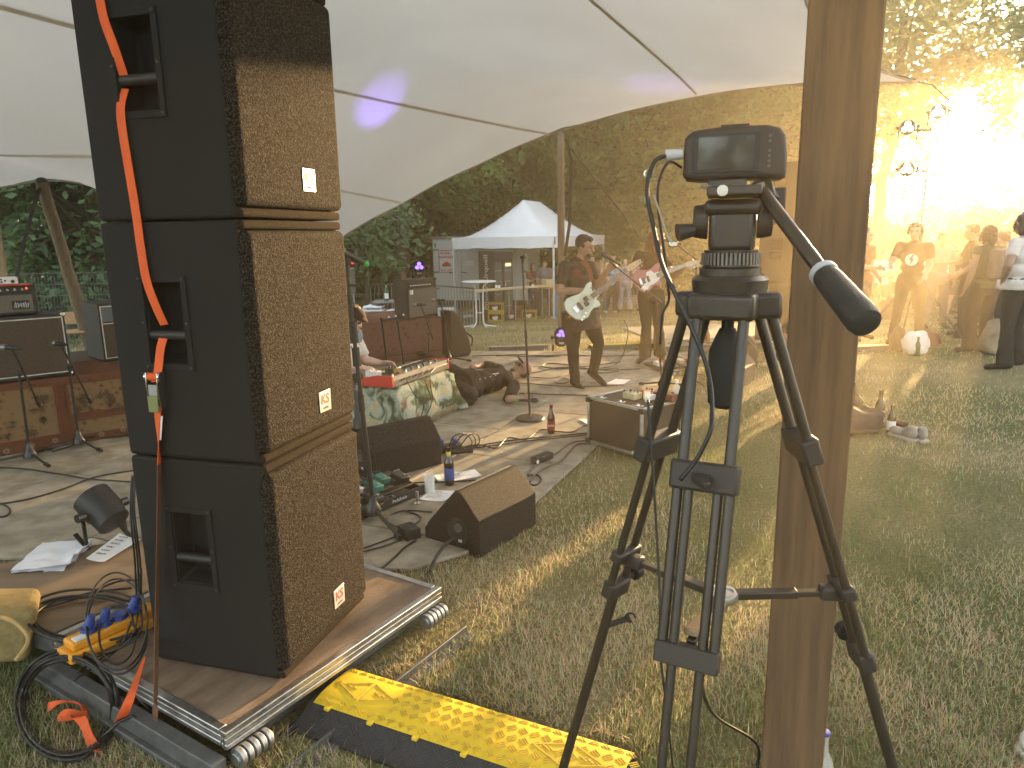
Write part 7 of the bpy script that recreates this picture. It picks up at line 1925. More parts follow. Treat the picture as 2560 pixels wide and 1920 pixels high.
lie, Hl, HMl = person('man in dark shirt and sunglasses lying on his back on the stage, holding a microphone', J, 1, cloth_mat('charcoal_shirt', (.035, .030, .028)), .95, cloth_mat('dark_trousers', (.032, .027, .024)), 1.0, .01, M_sneak, 'brown', 'cap', 1.0, .02, .0105, None,
                      face=(-.45, -.38, .80), up=(.85, .35, .42), hands={'L': ((.95, -.1, 0), None, (-.1, .3, .9), 1.0)}, hem=.06)
mbc = MB(); mbc.ell(Hl(0, -.01, .045), (.088, .105, .085), HMl, 18, 12)
mbc.build('cap', mat('faded_pink_cap', (.40, .23, .19), .85, (.34, .19, .155), 10), lie, world=True)
MB().ell(Hl(0, .115, .06), (.06, .05, .010), HMl, 12, 6).build('cap_brim', mat('brown_brim', (.10, .055, .03), .8), lie, world=True)
sg = MB()
for q in (-1, 1): sg.ell(Hl(q * .034, .094, .006), (.030, .010, .022), HMl, 12, 7)
sg.bar(Hl(-.075, .05, .012), Hl(-.07, .09, .01), .006, .006).bar(Hl(.075, .05, .012), Hl(.07, .09, .01), .006, .006)
sg.build('sunglasses', M_black, lie, world=True)
MB().ell(Hl(0, .066, -.09), (.045, .034, .028), HMl, 12, 8).build('beard', HAIR['brown'], lie, world=True)
tsh = axl; mid_ = J['neck'].lerp((J['shL'] + J['shR']) / 2, .6)
MB().prism([(-.05, -.015), (.05, .0), (.01, .02), (-.04, .015)], -.002, .003, Matrix((axl, axl.cross(V(0, 0, 1)).normalized(), V(0, 0, 1))).transposed(), LZ(1240, 934, .265)).build('undershirt', M_white, lie, world=True)
for k in range(4):
    MB().ell(LZ(1200 + k * 13, 948 - k * 3, .265), (.007, .007, .004)).build('button', M_white, lie, world=True)
lm_ = thing('microphone', 'black microphone in the hand of the lying man', 'microphone', LZ(1322, 1000, .03))
mic(dirM(LZ(1345, 1001, .04) - LZ(1300, 1001, .05)), LZ(1332, 1001, .042), 'mic', lm_, M_black, M_blackmetal, L=.15, tail=MATS['green_cap'])
yk = 6.35
M_wshirt = cloth_mat('white_tshirt', (.66, .62, .60), (.60, .56, .54))
J = dict(head=P2(881, 796, yk - .05), neck=P2(866, 838, yk), shR=P2(850, 858, yk - .2), shL=P2(893, 858, yk + .16), elR=P2(862, 915, yk - .24), wrR=P2(909, 919, yk - .18), elL=P2(914, 901, yk + .12), wrL=P2(953, 907, yk + .16),
         hipR=P2(848, 962, yk - .12), hipL=P2(876, 960, yk + .14), knR=P2(905, 990, yk - .25), knL=P2(935, 975, yk + .30), anR=P2(898, 1072, yk - .3), anL=P2(925, 1045, yk + .3), toeR=P2(925, 1078, yk - .35), toeL=P2(950, 1050, yk + .28))
kp, Hk, HMk = person('keyboard player in a white shirt and dark flat cap bent over the red keyboard', J, 2, M_wshirt, .75, cloth_mat('grey_trousers', (.10, .10, .11)), 1.0, .01, M_sneak, 'brown', 'bob', .95, .0, .0095, None,
                     face=(.80, -.05, -.55), up=(.45, 0, .9), hands={'R': ((.95, -.15, -.25), (-.2, 0, -1), (.1, .9, .3), .45), 'L': ((.95, .05, .05), (.1, 0, -1), (-.1, -.9, .5), .8)}, hem=.06, female=False)
mbc = MB(); mbc.ell(Hk(0, -.015, .062), (.098, .118, .062), HMk, 18, 10); mbc.ell(Hk(0, .085, .052), (.075, .055, .016), HMk, 14, 7)
mbc.build('flat_cap', cloth_mat('dark_brown_felt', (.050, .033, .026)), kp, world=True, smooth=180, remesh=.01, sm_it=2)
gl = MB()
for q in (-1, 1): gl.tube([Hk(q * .034 + .022 * math.cos(a), .095, .004 + .018 * math.sin(a)) for a in np.linspace(0, 6.28, 14)], .002, 5, False)
gl.bar(Hk(.075, .0, .01), Hk(.06, .092, .006), .003, .003).bar(Hk(-.075, .0, .01), Hk(-.06, .092, .006), .003, .003)
gl.build('glasses', M_blackmetal, kp, world=True)
def stander(label, foot, h, az, pose='down', lean=0.0, spread=.10, **kw):
    """az: facing, radians from +X; foot: point between the feet"""
    s = h / 1.76; f = V(math.cos(az), math.sin(az), 0); r = V(f.y, -f.x, 0); z = V(0, 0, 1); o = Vector(foot)
    def Q(rx, fy, zz): return o + r * rx * s + f * fy * s + z * zz * s
    J = dict(head=Q(0, .03 + lean, 1.64), neck=Q(0, lean * .8, 1.48), shR=Q(.185, lean * .7, 1.43), shL=Q(-.185, lean * .7, 1.43), hipR=Q(.09, 0, .94), hipL=Q(-.09, 0, .94),
             knR=Q(.09 + spread * .4, .03, .50), knL=Q(-.09 - spread * .5, .0, .50), anR=Q(.08 + spread, .0, .075), anL=Q(-.08 - spread, -.04, .075), toeR=Q(.10 + spread, .16, .04), toeL=Q(-.10 - spread, .12, .04))
    arms = {'down': (Q(.23, .0, 1.15), Q(.23, .08, .92), Q(-.23, .0, 1.15), Q(-.23, .08, .92)), 'cup': (Q(.23, .05, 1.13), Q(.13, .27, 1.22), Q(-.23, .0, 1.15), Q(-.23, .08, .92)),
            'drink': (Q(.30, .15, 1.28), Q(.12, .24, 1.52), Q(-.24, .02, 1.15), Q(-.10, .22, 1.10)), 'crossed': (Q(.24, .06, 1.16), Q(-.04, .20, 1.19), Q(-.24, .06, 1.16), Q(.04, .19, 1.14)),
            'reach': (Q(.26, .10, 1.18), Q(.20, .36, 1.16), Q(-.23, .0, 1.15), Q(-.18, .16, 1.0)), 'hips': (Q(.34, -.03, 1.20), Q(.19, .08, 1.03), Q(-.34, -.03, 1.20), Q(-.19, .08, 1.03))}[pose]
    J.update(elR=arms[0], wrR=arms[1], elL=arms[2], wrL=arms[3])
    fa = kw.pop('face', None) or tuple(f + V(0, 0, -.08))
    return person(label, J, s=s, face=fa, vox=kw.pop('vox', .016), **kw)
CG = 'people standing on the lawn behind the stage'
tees = dict(navy=cloth_mat('navy_cotton', (.035, .04, .07)), white=M_wshirt, black=M_btee, blue=cloth_mat('light_blue_cotton', (.25, .37, .58)), grey=cloth_mat('grey_cotton', (.17, .17, .18)), plum=cloth_mat('plum_cotton', (.16, .10, .17)), rust=cloth_mat('rust_cotton', (.22, .07, .045)), olive=cloth_mat('olive_cotton', (.10, .095, .05)), cream=cloth_mat('cream_cotton', (.50, .44, .34)), floral=mat('floral_print', (.40, .36, .38), .8, (.12, .10, .14), 60, contrast=(.45, .55)))
jeans = cloth_mat('blue_jeans', (.055, .07, .11)); M_wshoe = mat('white_trainers', (.70, .69, .68), .6)
sh1 = cloth_mat('dark_shorts', (.045, .045, .055))
def F(px, py): return WG(px, py)
stander('man in a grey-blue shirt with his back turned behind the marquee counter', F(1362, 792), 1.72, R(75), 'cup', shirt=tees['grey'], sleeve=.8, bottom=sh1, bottom_to=1, shoes=M_sneak, hair='brown', skin=0, group=CG)
stander('dark-haired woman in a rust top behind the marquee counter, left of the grey-shirted man', F(1333, 788), 1.58, R(-60), 'cup', shirt=tees['rust'], bottom=jeans, shoes=M_sneak, hair='black', hairstyle='bob', skin=0, female=True, group=CG)
stander('man in black standing directly behind the head of the bass player', F(1478, 785), 1.80, R(-70), 'down', shirt=tees['black'], bottom=jeans, shoes=M_sneak, hair='brown', skin=0, group=CG)
stander('blond woman seen from behind to the right of the bass player', F(1502, 786), 1.62, R(85), 'down', shirt=tees['navy'], bottom=jeans, shoes=M_wshoe, hair='blond', hairstyle='long', skin=2, female=True, group=CG)
stander('woman in light blue top and dark trousers behind the microphone of the bass player', F(1526, 783), 1.66, R(60), 'crossed', shirt=tees['blue'], sleeve=.3, bottom=M_btrous, flare=.03, shoes=M_wshoe, hair='brown', hairstyle='tail', skin=2, female=True, group=CG)
stander('man with curly hair and glasses behind the blue-topped woman', F(1532, 776), 1.80, R(-100), 'cup', shirt=tees['cream'], bottom=jeans, shoes=M_sneak, hair='brown', skin=0, group=CG)
stander('young woman in a patterned dress right of the blue-topped woman', F(1562, 782), 1.68, R(-110), 'cup', shirt=tees['floral'], sleeve=.3, bottom=tees['floral'], bottom_to=.9, flare=.05, shoes=M_sneak, hair='brown', hairstyle='bob', skin=2, female=True, group=CG)
stander('person in a dark hoodie and shorts left of the red-haired woman', F(1584, 780), 1.74, R(100), 'down', shirt=tees['plum'], sleeve=1.7, bottom=sh1, bottom_to=.45, shoes=M_sneak, hair='blond', skin=0, group=CG)
AG = 'backlit audience right of the timber post'
m1, Hm, HMm = stander('man in black shirt with round white lightning emblem and headphones by the light stand', F(2262, 862), 1.78, R(-128), 'reach', shirt=tees['black'], bottom=M_btrous, flare=.01, shoes=M_sneak, hair='black', hairstyle='short', skin=0, group=AG, vox=.013, fat=.01)
hp_ = MB(); hp_.tube([Hm(.092 * math.cos(a), -.005, .03 + .095 * math.sin(a)) for a in np.linspace(0, PI, 14)], .010, 6)
for q in (-1, 1): hp_.ell(Hm(q * .092, -.005, .0), (.022, .036, .042), HMm, 12, 8)
hp_.build('headphones', M_black, m1, world=True)
fe = V(math.cos(R(-128)), math.sin(R(-128)), 0)
ec = F(2262, 862) + V(0, 0, 1.26) + fe * .145; er = V(-fe.y, fe.x, 0)
MB().cyl(ec - fe * .012, ec + fe * .006, .085, .083, 28).build('emblem', M_white, m1, world=True)
EMm = Matrix((er, V(0, 0, 1), fe * 1)).transposed()
MB().prism([(.012, .075), (-.03, -.005), (.0, .0), (-.014, -.075), (.034, .015), (.006, .012), (.036, .075)], .006, .009, EMm, ec).build('emblem_bolt', M_black, m1, world=True)
stander('young woman in a white top and dark shorts behind the man with the emblem', F(2196, 800), 1.66, R(-100), 'crossed', shirt=tees['white'], bottom=sh1, bottom_to=.4, shoes=M_wshoe, hair='black', hairstyle='tail', skin=0, female=True, group=AG)
stander('person in a rust top half hidden by the right edge of the timber post', F(2142, 850), 1.76, R(-60), 'reach', shirt=tees['rust'], bottom=jeans, shoes=M_sneak, hair='brown', hairstyle='bob', skin=0, female=True, group=AG)
stander('man in a plum shirt behind the light stand', F(2332, 822), 1.78, R(-95), 'cup', shirt=tees['plum'], bottom=jeans, shoes=M_sneak, hair='black', skin=1, group=AG)
w5, Hw5, _ = stander('woman in a dark sleeveless top and shorts drinking from a raised bottle', F(2385, 806), 1.74, R(-160), 'drink', shirt=tees['olive'], sleeve=.15, bottom=sh1, bottom_to=.38, shoes=M_sneak, hair='brown', hairstyle='tail', skin=0, female=True, group=AG, spread=.14)
bt = bottle('green bottle lifted by the drinking woman on the right', Hw5(-.03, .19, .02), .22, .03, mat('green_glass', (.02, .08, .02), .12, coat=.6)); bt.rotation_euler = (0, R(-62), R(20))
w6, H6, _ = stander('curly-haired young woman with a backpack at the right, seen from behind', F(2440, 882), 1.72, R(105), 'down', shirt=tees['olive'], sleeve=.2, bottom=M_btrous, flare=.05, shoes=M_sneak, hair='brown', hairstyle='bob', skin=1, female=True, group=AG, vox=.014, hairdisp=.04)
bpk = thing('backpack', 'backpack on the back of the curly-haired woman at the right', 'backpack', F(2440, 882) + V(0.02, -.16, 1.2))
MB().box(F(2440, 882) + V(0.04, -.19, 1.22), (.28, .16, .40), rot2(R(15))).build('bag_body', cloth_mat('grey_nylon', (.12, .11, .11)), bpk, world=True, bevel=.06, bseg=4)
stander('large person in a white shirt and dark trousers at the right edge of the picture', F(2520, 925), 1.86, R(120), 'hips', shirt=tees['white'], bottom=M_btrous, flare=.04, shoes=M_sneak, hair='brown', hairstyle='bob', skin=1, group=AG, vox=.014, fat=.05)
stander('man in navy at the far right behind the large person', F(2600, 850), 1.80, R(160), 'cup', shirt=tees['navy'], bottom=jeans, shoes=M_sneak, hair='brown', skin=0, group=AG)
stander('small distant person in white between the light stand and the drinking woman', F(2358, 775), 1.68, R(-90), 'down', shirt=tees['white'], bottom=jeans, shoes=M_wshoe, hair='blond', skin=0, group=AG)
g = random.Random(21)
XT = [('man in a grey shirt far back between post and light stand', 2172, 770, 'grey', 'black', 'short', 0), ('woman with blond hair far back left of the light stand', 2238, 776, 'cream', 'blond', 'long', 1), ('man in a light blue shirt behind the light stand', 2308, 790, 'blue', 'brown', 'short', 0),
 ('woman in a black top right of the drinking woman', 2418, 800, 'black', 'black', 'bob', 1), ('tall man in an olive shirt behind the curly-haired woman', 2466, 812, 'olive', 'brown', 'short', 0), ('woman in a rust top at the far right behind the backpack', 2500, 790, 'rust', 'brown', 'long', 1),
 ('man in white far back at the right edge', 2545, 785, 'white', 'black', 'short', 0), ('small distant woman in navy right of the light stand', 2395, 768, 'navy', 'brown', 'tail', 1), ('small distant man in plum near the right edge', 2440, 770, 'plum', 'black', 'short', 0),
 ('man in a black shirt beside the curly-haired woman', 2405, 845, 'black', 'brown', 'short', 0), ('woman in grey standing left of the large person', 2478, 850, 'grey', 'blond', 'tail', 1)]
XT += [('person in %s %s' % (c, w), px, py, c, hr, hs, fm) for c, w, px, py, hr, hs, fm in (('navy', 'just right of the timber post, far back', 2120, 782, 'brown', 'short', 0), ('grey', 'far back left of the white-topped young woman', 2150, 775, 'black', 'short', 0), ('black', 'far back between white-topped woman and emblem man', 2222, 770, 'brown', 'long', 1), ('plum', 'far back right behind the emblem man', 2290, 772, 'black', 'bob', 1),
 ('olive', 'far back behind the light stand top', 2325, 768, 'brown', 'short', 0), ('black', 'mid distance behind the drinking woman', 2372, 785, 'black', 'short', 0), ('navy', 'mid distance left of the curly-haired woman', 2425, 820, 'brown', 'short', 0), ('grey', 'mid distance right of the curly-haired woman', 2480, 828, 'black', 'short', 0), ('rust', 'far back near the right edge of the lawn', 2515, 775, 'brown', 'short', 0), ('black', 'mid distance behind the large person', 2550, 835, 'brown', 'long', 1))]
for lab, px, py, c_, hr, hst, fm in XT:
    stander(lab, F(px, py), g.uniform(1.62, 1.74) if fm else g.uniform(1.74, 1.88), R(g.uniform(-170, 170)), g.choice(('down', 'cup', 'crossed', 'hips', 'reach')), shirt=tees[c_], sleeve=g.choice((.4, .7, 1.6)), bottom=g.choice((jeans, M_btrous, sh1)), bottom_to=g.choice((1, 1, .45)), shoes=M_sneak, hair=hr, hairstyle=hst, skin=g.choice((0, 1, 2)), female=bool(fm), group=AG, vox=.018)
o = W(2125, 1062)
J = dict(head=o + V(-.12, .12, .80), neck=o + V(-.08, .13, .64), shR=o + V(-.05, -.04, .58), shL=o + V(-.13, .30, .58), elR=o + V(.02, -.10, .34), wrR=o + V(.18, -.06, .40), elL=o + V(0, .34, .34), wrL=o + V(.18, .22, .42), hipR=o + V(-.03, .03, .12), hipL=o + V(-.03, .22, .12),
         knR=o + V(.32, .02, .40), knL=o + V(.30, .26, .42), anR=o + V(.46, 0, .07), anL=o + V(.46, .26, .07), toeR=o + V(.58, -.03, .04), toeL=o + V(.58, .24, .04))
J = {k: v - V(.42, 0, 0) if False else v + V(-.36, .06, 0) for k, v in J.items()}
person('person in dark clothes sitting on the grass behind the timber post', J, 0, tees['navy'], 1.7, sh1, 1.0, .01, M_sneak, 'brown', 'short', 1.0, .0, .015, None, face=(.9, .1, -.1), up=(.05, 0, 1))
# ================================================================== BACKGROUND THINGS
M_mq = mat('white_polyester', (.84, .86, .90), .7, (.79, .81, .86), 3, bump=.15, bscale=2.5)
M_mqf = mat('white_frame', (.70, .70, .70), .4)
MF = WG(1385, 796); mx_ = V(.93, -.36, 0); my_ = V(.36, .93, 0); MW_, ML_ = 3.2, 6.0
mq = thing('marquee', 'white folding marquee with a peaked roof and valance standing on the lawn', 'marquee', (MF.x, MF.y, MF.z), math.atan2(mx_.y, mx_.x))
zg = lambda x, y: gz((MF + mx_ * x + my_ * y).y) - MF.z
EH = 2.26; PK = 3.50
for (x, y) in ((0, 0), (-MW_, 0), (0, ML_), (-MW_, ML_)):
    MB().box((x, y, (EH + zg(x, y)) / 2 + .0), (.05, .05, EH - zg(x, y))).box((x, y, zg(x, y) + .02), (.14, .14, .02)).build('leg', M_mqf, mq)
rf = MB(); n = 12; cx = -MW_ / 2
def roof_pt(u, v):          # u across 0..1, v along 0..1
    x = -MW_ * u; y = ML_ * v
    du = abs(u - .5) * 2; ridge0, ridge1 = .30, .62
    dv = 0 if ridge0 <= v <= ridge1 else ((ridge0 - v) / ridge0 if v < ridge0 else (v - ridge1) / (1 - ridge1))
    d = max(du, dv); d2 = (du ** 3 + dv ** 3) ** (1 / 3); d = min(1, .5 * d + .5 * min(1, d2))
    if du > .999 or dv > .999: d = 1
    return V(x, y, EH + .10 + (PK - EH - .1) * (1 - d) ** 1.35 * (1 - 0.05 * d))
nu_, nv_ = 24, 30
for j in range(nv_ + 1):
    for i in range(nu_ + 1): rf.v.append(roof_pt(i / nu_, j / nv_))
rf.f = [(j * (nu_ + 1) + i, (j + 1) * (nu_ + 1) + i, (j + 1) * (nu_ + 1) + i + 1, j * (nu_ + 1) + i + 1) for j in range(nv_) for i in range(nu_)]
rf.build('roof', M_mq, mq, smooth=60, recalc=True)
def val(p0, p1):
    m = MB(); n = 24; p0, p1 = Vector(p0), Vector(p1); nn = (p1 - p0).cross(V(0, 0, 1)).normalized()
    for i in range(n + 1):
        p = p0.lerp(p1, i / n); w = .014 * math.sin(i * 1.9)
        for k in range(5): m.v.append(p + nn * (.01 + w * k / 4) + V(0, 0, EH + .11 - .33 * k / 4 + (.012 * math.sin(i * .8) if k == 4 else 0)))
    m.f = [(i * 5 + k, i * 5 + k + 1, (i + 1) * 5 + k + 1, (i + 1) * 5 + k) for i in range(n) for k in range(4)]
    return m.build('valance', M_mq, mq, smooth=180)
val((.03, -.03, 0), (-MW_ - .03, -.03, 0)); val((.03, ML_ + .03, 0), (.03, -.03, 0)); val((-MW_ - .03, ML_ + .03, 0), (.03, ML_ + .03, 0)); val((-MW_ - .03, -.03, 0), (-MW_ - .03, ML_ + .03, 0))
tr = MB()
def truss(p0, p1, n):
    p0, p1 = Vector(p0), Vector(p1)
    for k in range(n):
        a, b_ = p0.lerp(p1, k / n), p0.lerp(p1, (k + 1) / n)
        tr.bar(a + V(0, 0, EH - .10), b_ + V(0, 0, EH - .34), .02, .012); tr.bar(a + V(0, 0, EH - .34), b_ + V(0, 0, EH - .10), .02, .012)
truss((0, 0, 0), (-MW_, 0, 0), 4); truss((0, 0, 0), (0, ML_, 0), 6); truss((-MW_, 0, 0), (-MW_, ML_, 0), 6); truss((0, ML_, 0), (-MW_, ML_, 0), 4)
kind(tr.build('truss_frame', M_galv, mq), 'stuff')
MB().box((.052, -.05, EH - .02), (.03, .012, .20)).build('corner_tab', M_black, mq)
T0 = at(1118, 800, 24.3); T0.z = gz(24.3)
tx = V(.985, -.17, 0)
tl_ = thing('trailer', 'white refrigerated trailer with two rear doors and a red notice behind the marquee', 'trailer', T0, math.atan2(tx.y, tx.x))
M_tw = mat('trailer_white', (.62, .65, .66), .5, (.56, .59, .60), 2)
TW_, TH_ = 3.25, 2.10
MB().box((TW_ / 2 - .42, 1.6, .27 + TH_ / 2), (TW_, 3.2, TH_)).build('box_body', M_tw, tl_, bevel=.02)
MB().box((TW_ / 2 - .42, 1.55, .27 + TH_ + .03), (TW_ + .1, 3.3, .08)).build('roof_edge', mat('grey_trim', (.20, .21, .22), .5), tl_, bevel=.01)
MB().box((TW_ / 2 - .42, 1.4, .22), (TW_ - .1, 2.9, .16)).build('chassis', M_blackmetal, tl_)
for x in (-.42 + .12, TW_ - .42 - .12):
    w_ = MB().cyl((x - .1, 1.5, .33), (x + .1, 1.5, .33), .33, n=24).build('wheel', M_rubber, tl_, bevel=.03)
    MB().cyl((x - .106, 1.5, .33), (x + .106, 1.5, .33), .18, n=20).build('rim', M_galv, w_)
dws = (.80, 2.30)
for k in range(2):
    dw = dws[k]; x0 = -.42 + .05 + k * (dws[0] + .04)
    d_ = MB().box((x0 + dw / 2, -.012, .27 + TH_ / 2), (dw, .03, TH_ - .12)).build('door', M_tw, tl_, bevel=.008)
    MB().bar((x0 + (dw - .10 if k == 0 else .10), -.045, .5), (x0 + (dw - .10 if k == 0 else .10), -.045, .42 + TH_), .022, .022).build('lock_rod', M_galv, d_)
    MB().bar((x0 + (dw - .10 if k == 0 else .10), -.06, 1.25), (x0 + (dw - .28 if k == 0 else .28), -.06, 1.22), .03, .03).build('lock_lever', M_blackmetal, d_)
    for z in (.7, 1.25, 2.0): MB().box((x0 + (.07 if k == 0 else dw - .07), -.034, z), (.18, .02, .06)).build('hinge', MATS['grey_trim'], d_, bevel=.01)
M_redink = mat('red_print', (.55, .05, .03), .6)
po = MB().box((.05, -.032, 1.61), (.52, .006, .74)).build('notice', M_white, tl_)
for a, b_ in (((-.20, 1.25), (.30, 1.25)), ((.30, 1.25), (.30, 1.97)), ((.30, 1.97), (-.20, 1.97)), ((-.20, 1.97), (-.20, 1.25))): MB().bar((a[0], -.037, a[1]), (b_[0], -.037, b_[1]), .022, .004, (0, 1, 0)).build('notice_border', M_redink, po)
for txt, z, s_ in (('KÜHL-', 1.88, .13), ('ANHÄNGER', 1.75, .095), ('04131 - 76 77', 1.31, .068)): text_obj(txt, 'lettering', M_redink, po, frameM((.05, -.0365, z), (1, 0, 0), (0, 0, 1)), s_, bold=.003)
MB().prism([(-.10, 1.44), (.20, 1.44), (.20, 1.50), (.16, 1.55), (.08, 1.60), (.0, 1.58), (-.05, 1.54), (-.10, 1.50)], .036, .039, Matrix(((1, 0, 0), (0, 0, -1), (0, 1, 0)))).build('notice_picture', M_redink, po)
MB().box((.86, -.032, 1.55), (.24, .005, .16)).build('notice', M_paper, tl_)
FRp = WG(1232, 806); fx = V(.80, -.30, 0).normalized()
fg = thing('fridge', 'dark drinks fridge with two glass doors and pale brand lettering on its side', 'fridge', FRp + V(0, .55, 0), R(40))
fg.location.z = gz(fg.location.y)
M_fr = mat('dark_green_grey', (.055, .058, .050), .5)
FWd, FDp, FHt = .74, .62, 1.95
MB().box((FWd / 2, FDp / 2, FHt / 2), (FWd, FDp, FHt)).build('cabinet', M_fr, fg, bevel=.01)
MB().box((FWd / 2, -.02, FHt - .13), (FWd, .07, .22)).build('canopy_panel', M_black, fg, bevel=.02)
M_fglass = mat('fridge_glass', (.10, .11, .10), .1, (.08, .09, .08), 4, coat=.5)
for k in range(2):
    x0 = .02 + k * (FWd / 2 - .01)
    d_ = MB().box((x0 + FWd / 4 - .015, -.014, .92), (FWd / 2 - .03, .025, 1.55)).build('door', M_black, fg)
    MB().box((x0 + FWd / 4 - .015, -.029, .92), (FWd / 2 - .11, .005, 1.42)).build('pane', M_fglass, d_)
    MB().tube(smooth_path([(x0 + (.04 if k else .04), -.03, .75), (x0 + .04, -.07, .8), (x0 + .04, -.07, 1.02), (x0 + .04, -.03, 1.07)], 4), .012, 8).build('handle', M_chrome, d_)
    for z in (.4, .75, 1.1, 1.4): MB().box((x0 + FWd / 4 - .015, -.033, z), (FWd / 2 - .12, .004, .012)).build('shelf_edge', M_galv, d_)
MB().box((FWd * .75, -.034, 1.56), (.20, .005, .09)).build('lit_sign', mat('warm_fridge_light', (.9, .8, .5), .4, emit=(1, .78, .4), estr=.14), fg)
text_obj('Pilsner Urquell', 'lettering', mat('cream_print', (.62, .60, .50), .6), fg, frameM((-.004, FDp * .45, FHt * .55), (0, 0, 1), (0, -1, 0) if False else (0, 1, 0)), .26, bold=.004)
cA, cB = WG(1192, 812), WG(1385, 800)
cA = cA + V(0, .35, 0); cB = cB + V(0, .2, 0); cA.z = gz(cA.y); cB.z = gz(cB.y)
cdv2 = (cB - cA); cL = cdv2.length; cdv2.normalize()
ct = thing('bar_counter', 'long pale wooden bar counter under the front of the marquee', 'counter', cA, math.atan2(cdv2.y, cdv2.x))
MB().box((cL / 2, .2, .86), (cL, .45, .035)).build('counter_top', mat('pale_wood', (.55, .42, .26), .6, (.48, .36, .21), 5), ct, bevel=.004)
for x in (.12, cL * .5, cL - .12):
    for y in (.05, .36): MB().cyl((x, y, 0), (x, y, .845), .018).build('leg', M_galv, ct)
bx2 = thing('box', 'pale cardboard box standing at the right end of the bar counter', 'box', cA + cdv2 * (cL - .14) + V(0, .1, .878), math.atan2(cdv2.y, cdv2.x))
MB().box((0, .1, .13), (.24, .22, .26)).build('carton', mat('cardboard', (.50, .40, .22), .85), bx2, bevel=.004)
for k, (x, lab, m_) in enumerate(((.55, 'left', mat('green_glass', (.02, .08, .02), .12, coat=.6)), (.63, 'middle', mat('brown_glass', (.06, .022, .006), .12)), (1.6, 'right', mat('green_glass', (.02, .08, .02), .12)))):
    bottle('%s bottle standing on the bar counter' % lab, cA + cdv2 * (x * cL / 2.2) + V(-.02, .2, .878), .27, .034, m_, M_paper)
def crate(label, px, py, stack, col, dy=.4):
    p = WG(px, py) + V(0, dy, 0); p.z = gz(p.y)
    for k in range(stack):
        t = thing('drinks_crate', label % ('lower', 'upper')[k] if stack > 1 else label, 'crate', p + V(0, 0, k * .272), R(-10), 'drinks crates under the bar counter')
        M_ = col; m = MB()
        for y in (-.14, .14): m.box((0, y, .035), (.40, .012, .07)).box((0, y, .245), (.40, .012, .05))
        for x in (-.2, .2): m.box((x, 0, .035), (.012, .28, .07)).box((x, 0, .245), (.012, .28, .05))
        for x in (-.19, .19):
            for y in (-.13, .13): m.box((x, y, .14), (.03, .03, .26))
        m.box((0, 0, .008), (.39, .27, .016))
        m.build('crate_frame', M_, t)
        lb = MB().cyl((0, -.147, .14), (0, -.151, .14), .085, n=20).build('badge', M_white, t)
        MB().prism([(.085 * math.cos(a), .085 * math.sin(a)) for a in np.linspace(.35, PI - .15, 10)], 0, .002, Matrix(((1, 0, 0), (0, 0, -1), (0, 1, 0))), (0, -.152, .14)).build('badge_half', M_redlab, lb)
        for i in range(4):
            for j in range(3):
                MB().cyl((-.15 + .1 * i, -.09 + .09 * j, .02), (-.15 + .1 * i, -.09 + .09 * j, .27), .032, .02, 10).build('bottle', glass('pet_plastic', (.88, .93, .92), .08) if False else mat('dark_bottle', (.05, .03, .02), .2), t)
M_ycr = mat('yellow_crate', (.45, .34, .06), .5); M_bcr = mat('brown_crate', (.10, .05, .03), .5)
crate('%s of the two yellow drinks crates stacked left under the counter', 1240, 806, 2, M_ycr)
crate('single yellow drinks crate at the right under the counter', 1325, 800, 1, M_ycr)
crate('brown drinks crate beside the yellow stack under the counter', 1280, 802, 1, M_bcr)
bgp = WG(1392, 798); bgp = bgp + V(.1, .5, 0); bgp.z = gz(bgp.y)
bl = thing('bin_bag', 'translucent blue rubbish bag hanging at the front right leg of the marquee', 'rubbish bag', bgp)
mb = MB(); n = 14
mb.lathe([(.02, .82), (.10, .76), (.15, .6), (.18, .35), (.19, .12), (.13, .02), (0, .0)], (0, 0, 0), 16)
for i, p in enumerate(mb.v): mb.v[i] = p + V(mnoise.noise(p * 9) * .035, mnoise.noise(p * 9 + V(4, 4, 4)) * .035, 0)
mb.build('bag', mat('blue_film', (.10, .27, .42), .35, (.07, .20, .33), 9), bl, smooth=180)
bt0 = WG(1200, 818)
bi = thing('bistro_table', 'white folding standing table with two bowed legs in front of the marquee', 'table', bt0)
M_wm = mat('white_enamel', (.74, .75, .76), .4)
MB().lathe([(.40, 0), (.415, .008), (.415, .024), (.40, .03), (0, .03)], (0, 0, 1.08), 32).build('table_top', M_wm, bi)
for s in (-1, 1):
    MB().tube(smooth_path([(s * .22, 0, 1.08), (s * .16, 0, 1.03), (s * .10, 0, .95), (s * .085, 0, .6), (s * .085, 0, .2), (s * .11, 0, .07), (s * .22, .02, .03), (s * .40, .05, .012)], 5), .02, 10).build('leg', M_wm, bi)
    MB().tube(smooth_path([(s * .10, 0, .10), (s * .14, -.1, .03), (s * .22, -.30, .012)], 5), .016, 8).build('foot', M_wm, bi)
for z in (.35, .85): MB().cyl((-.085, 0, z), (.085, 0, z), .014).build('crossbar', M_wm, bi)
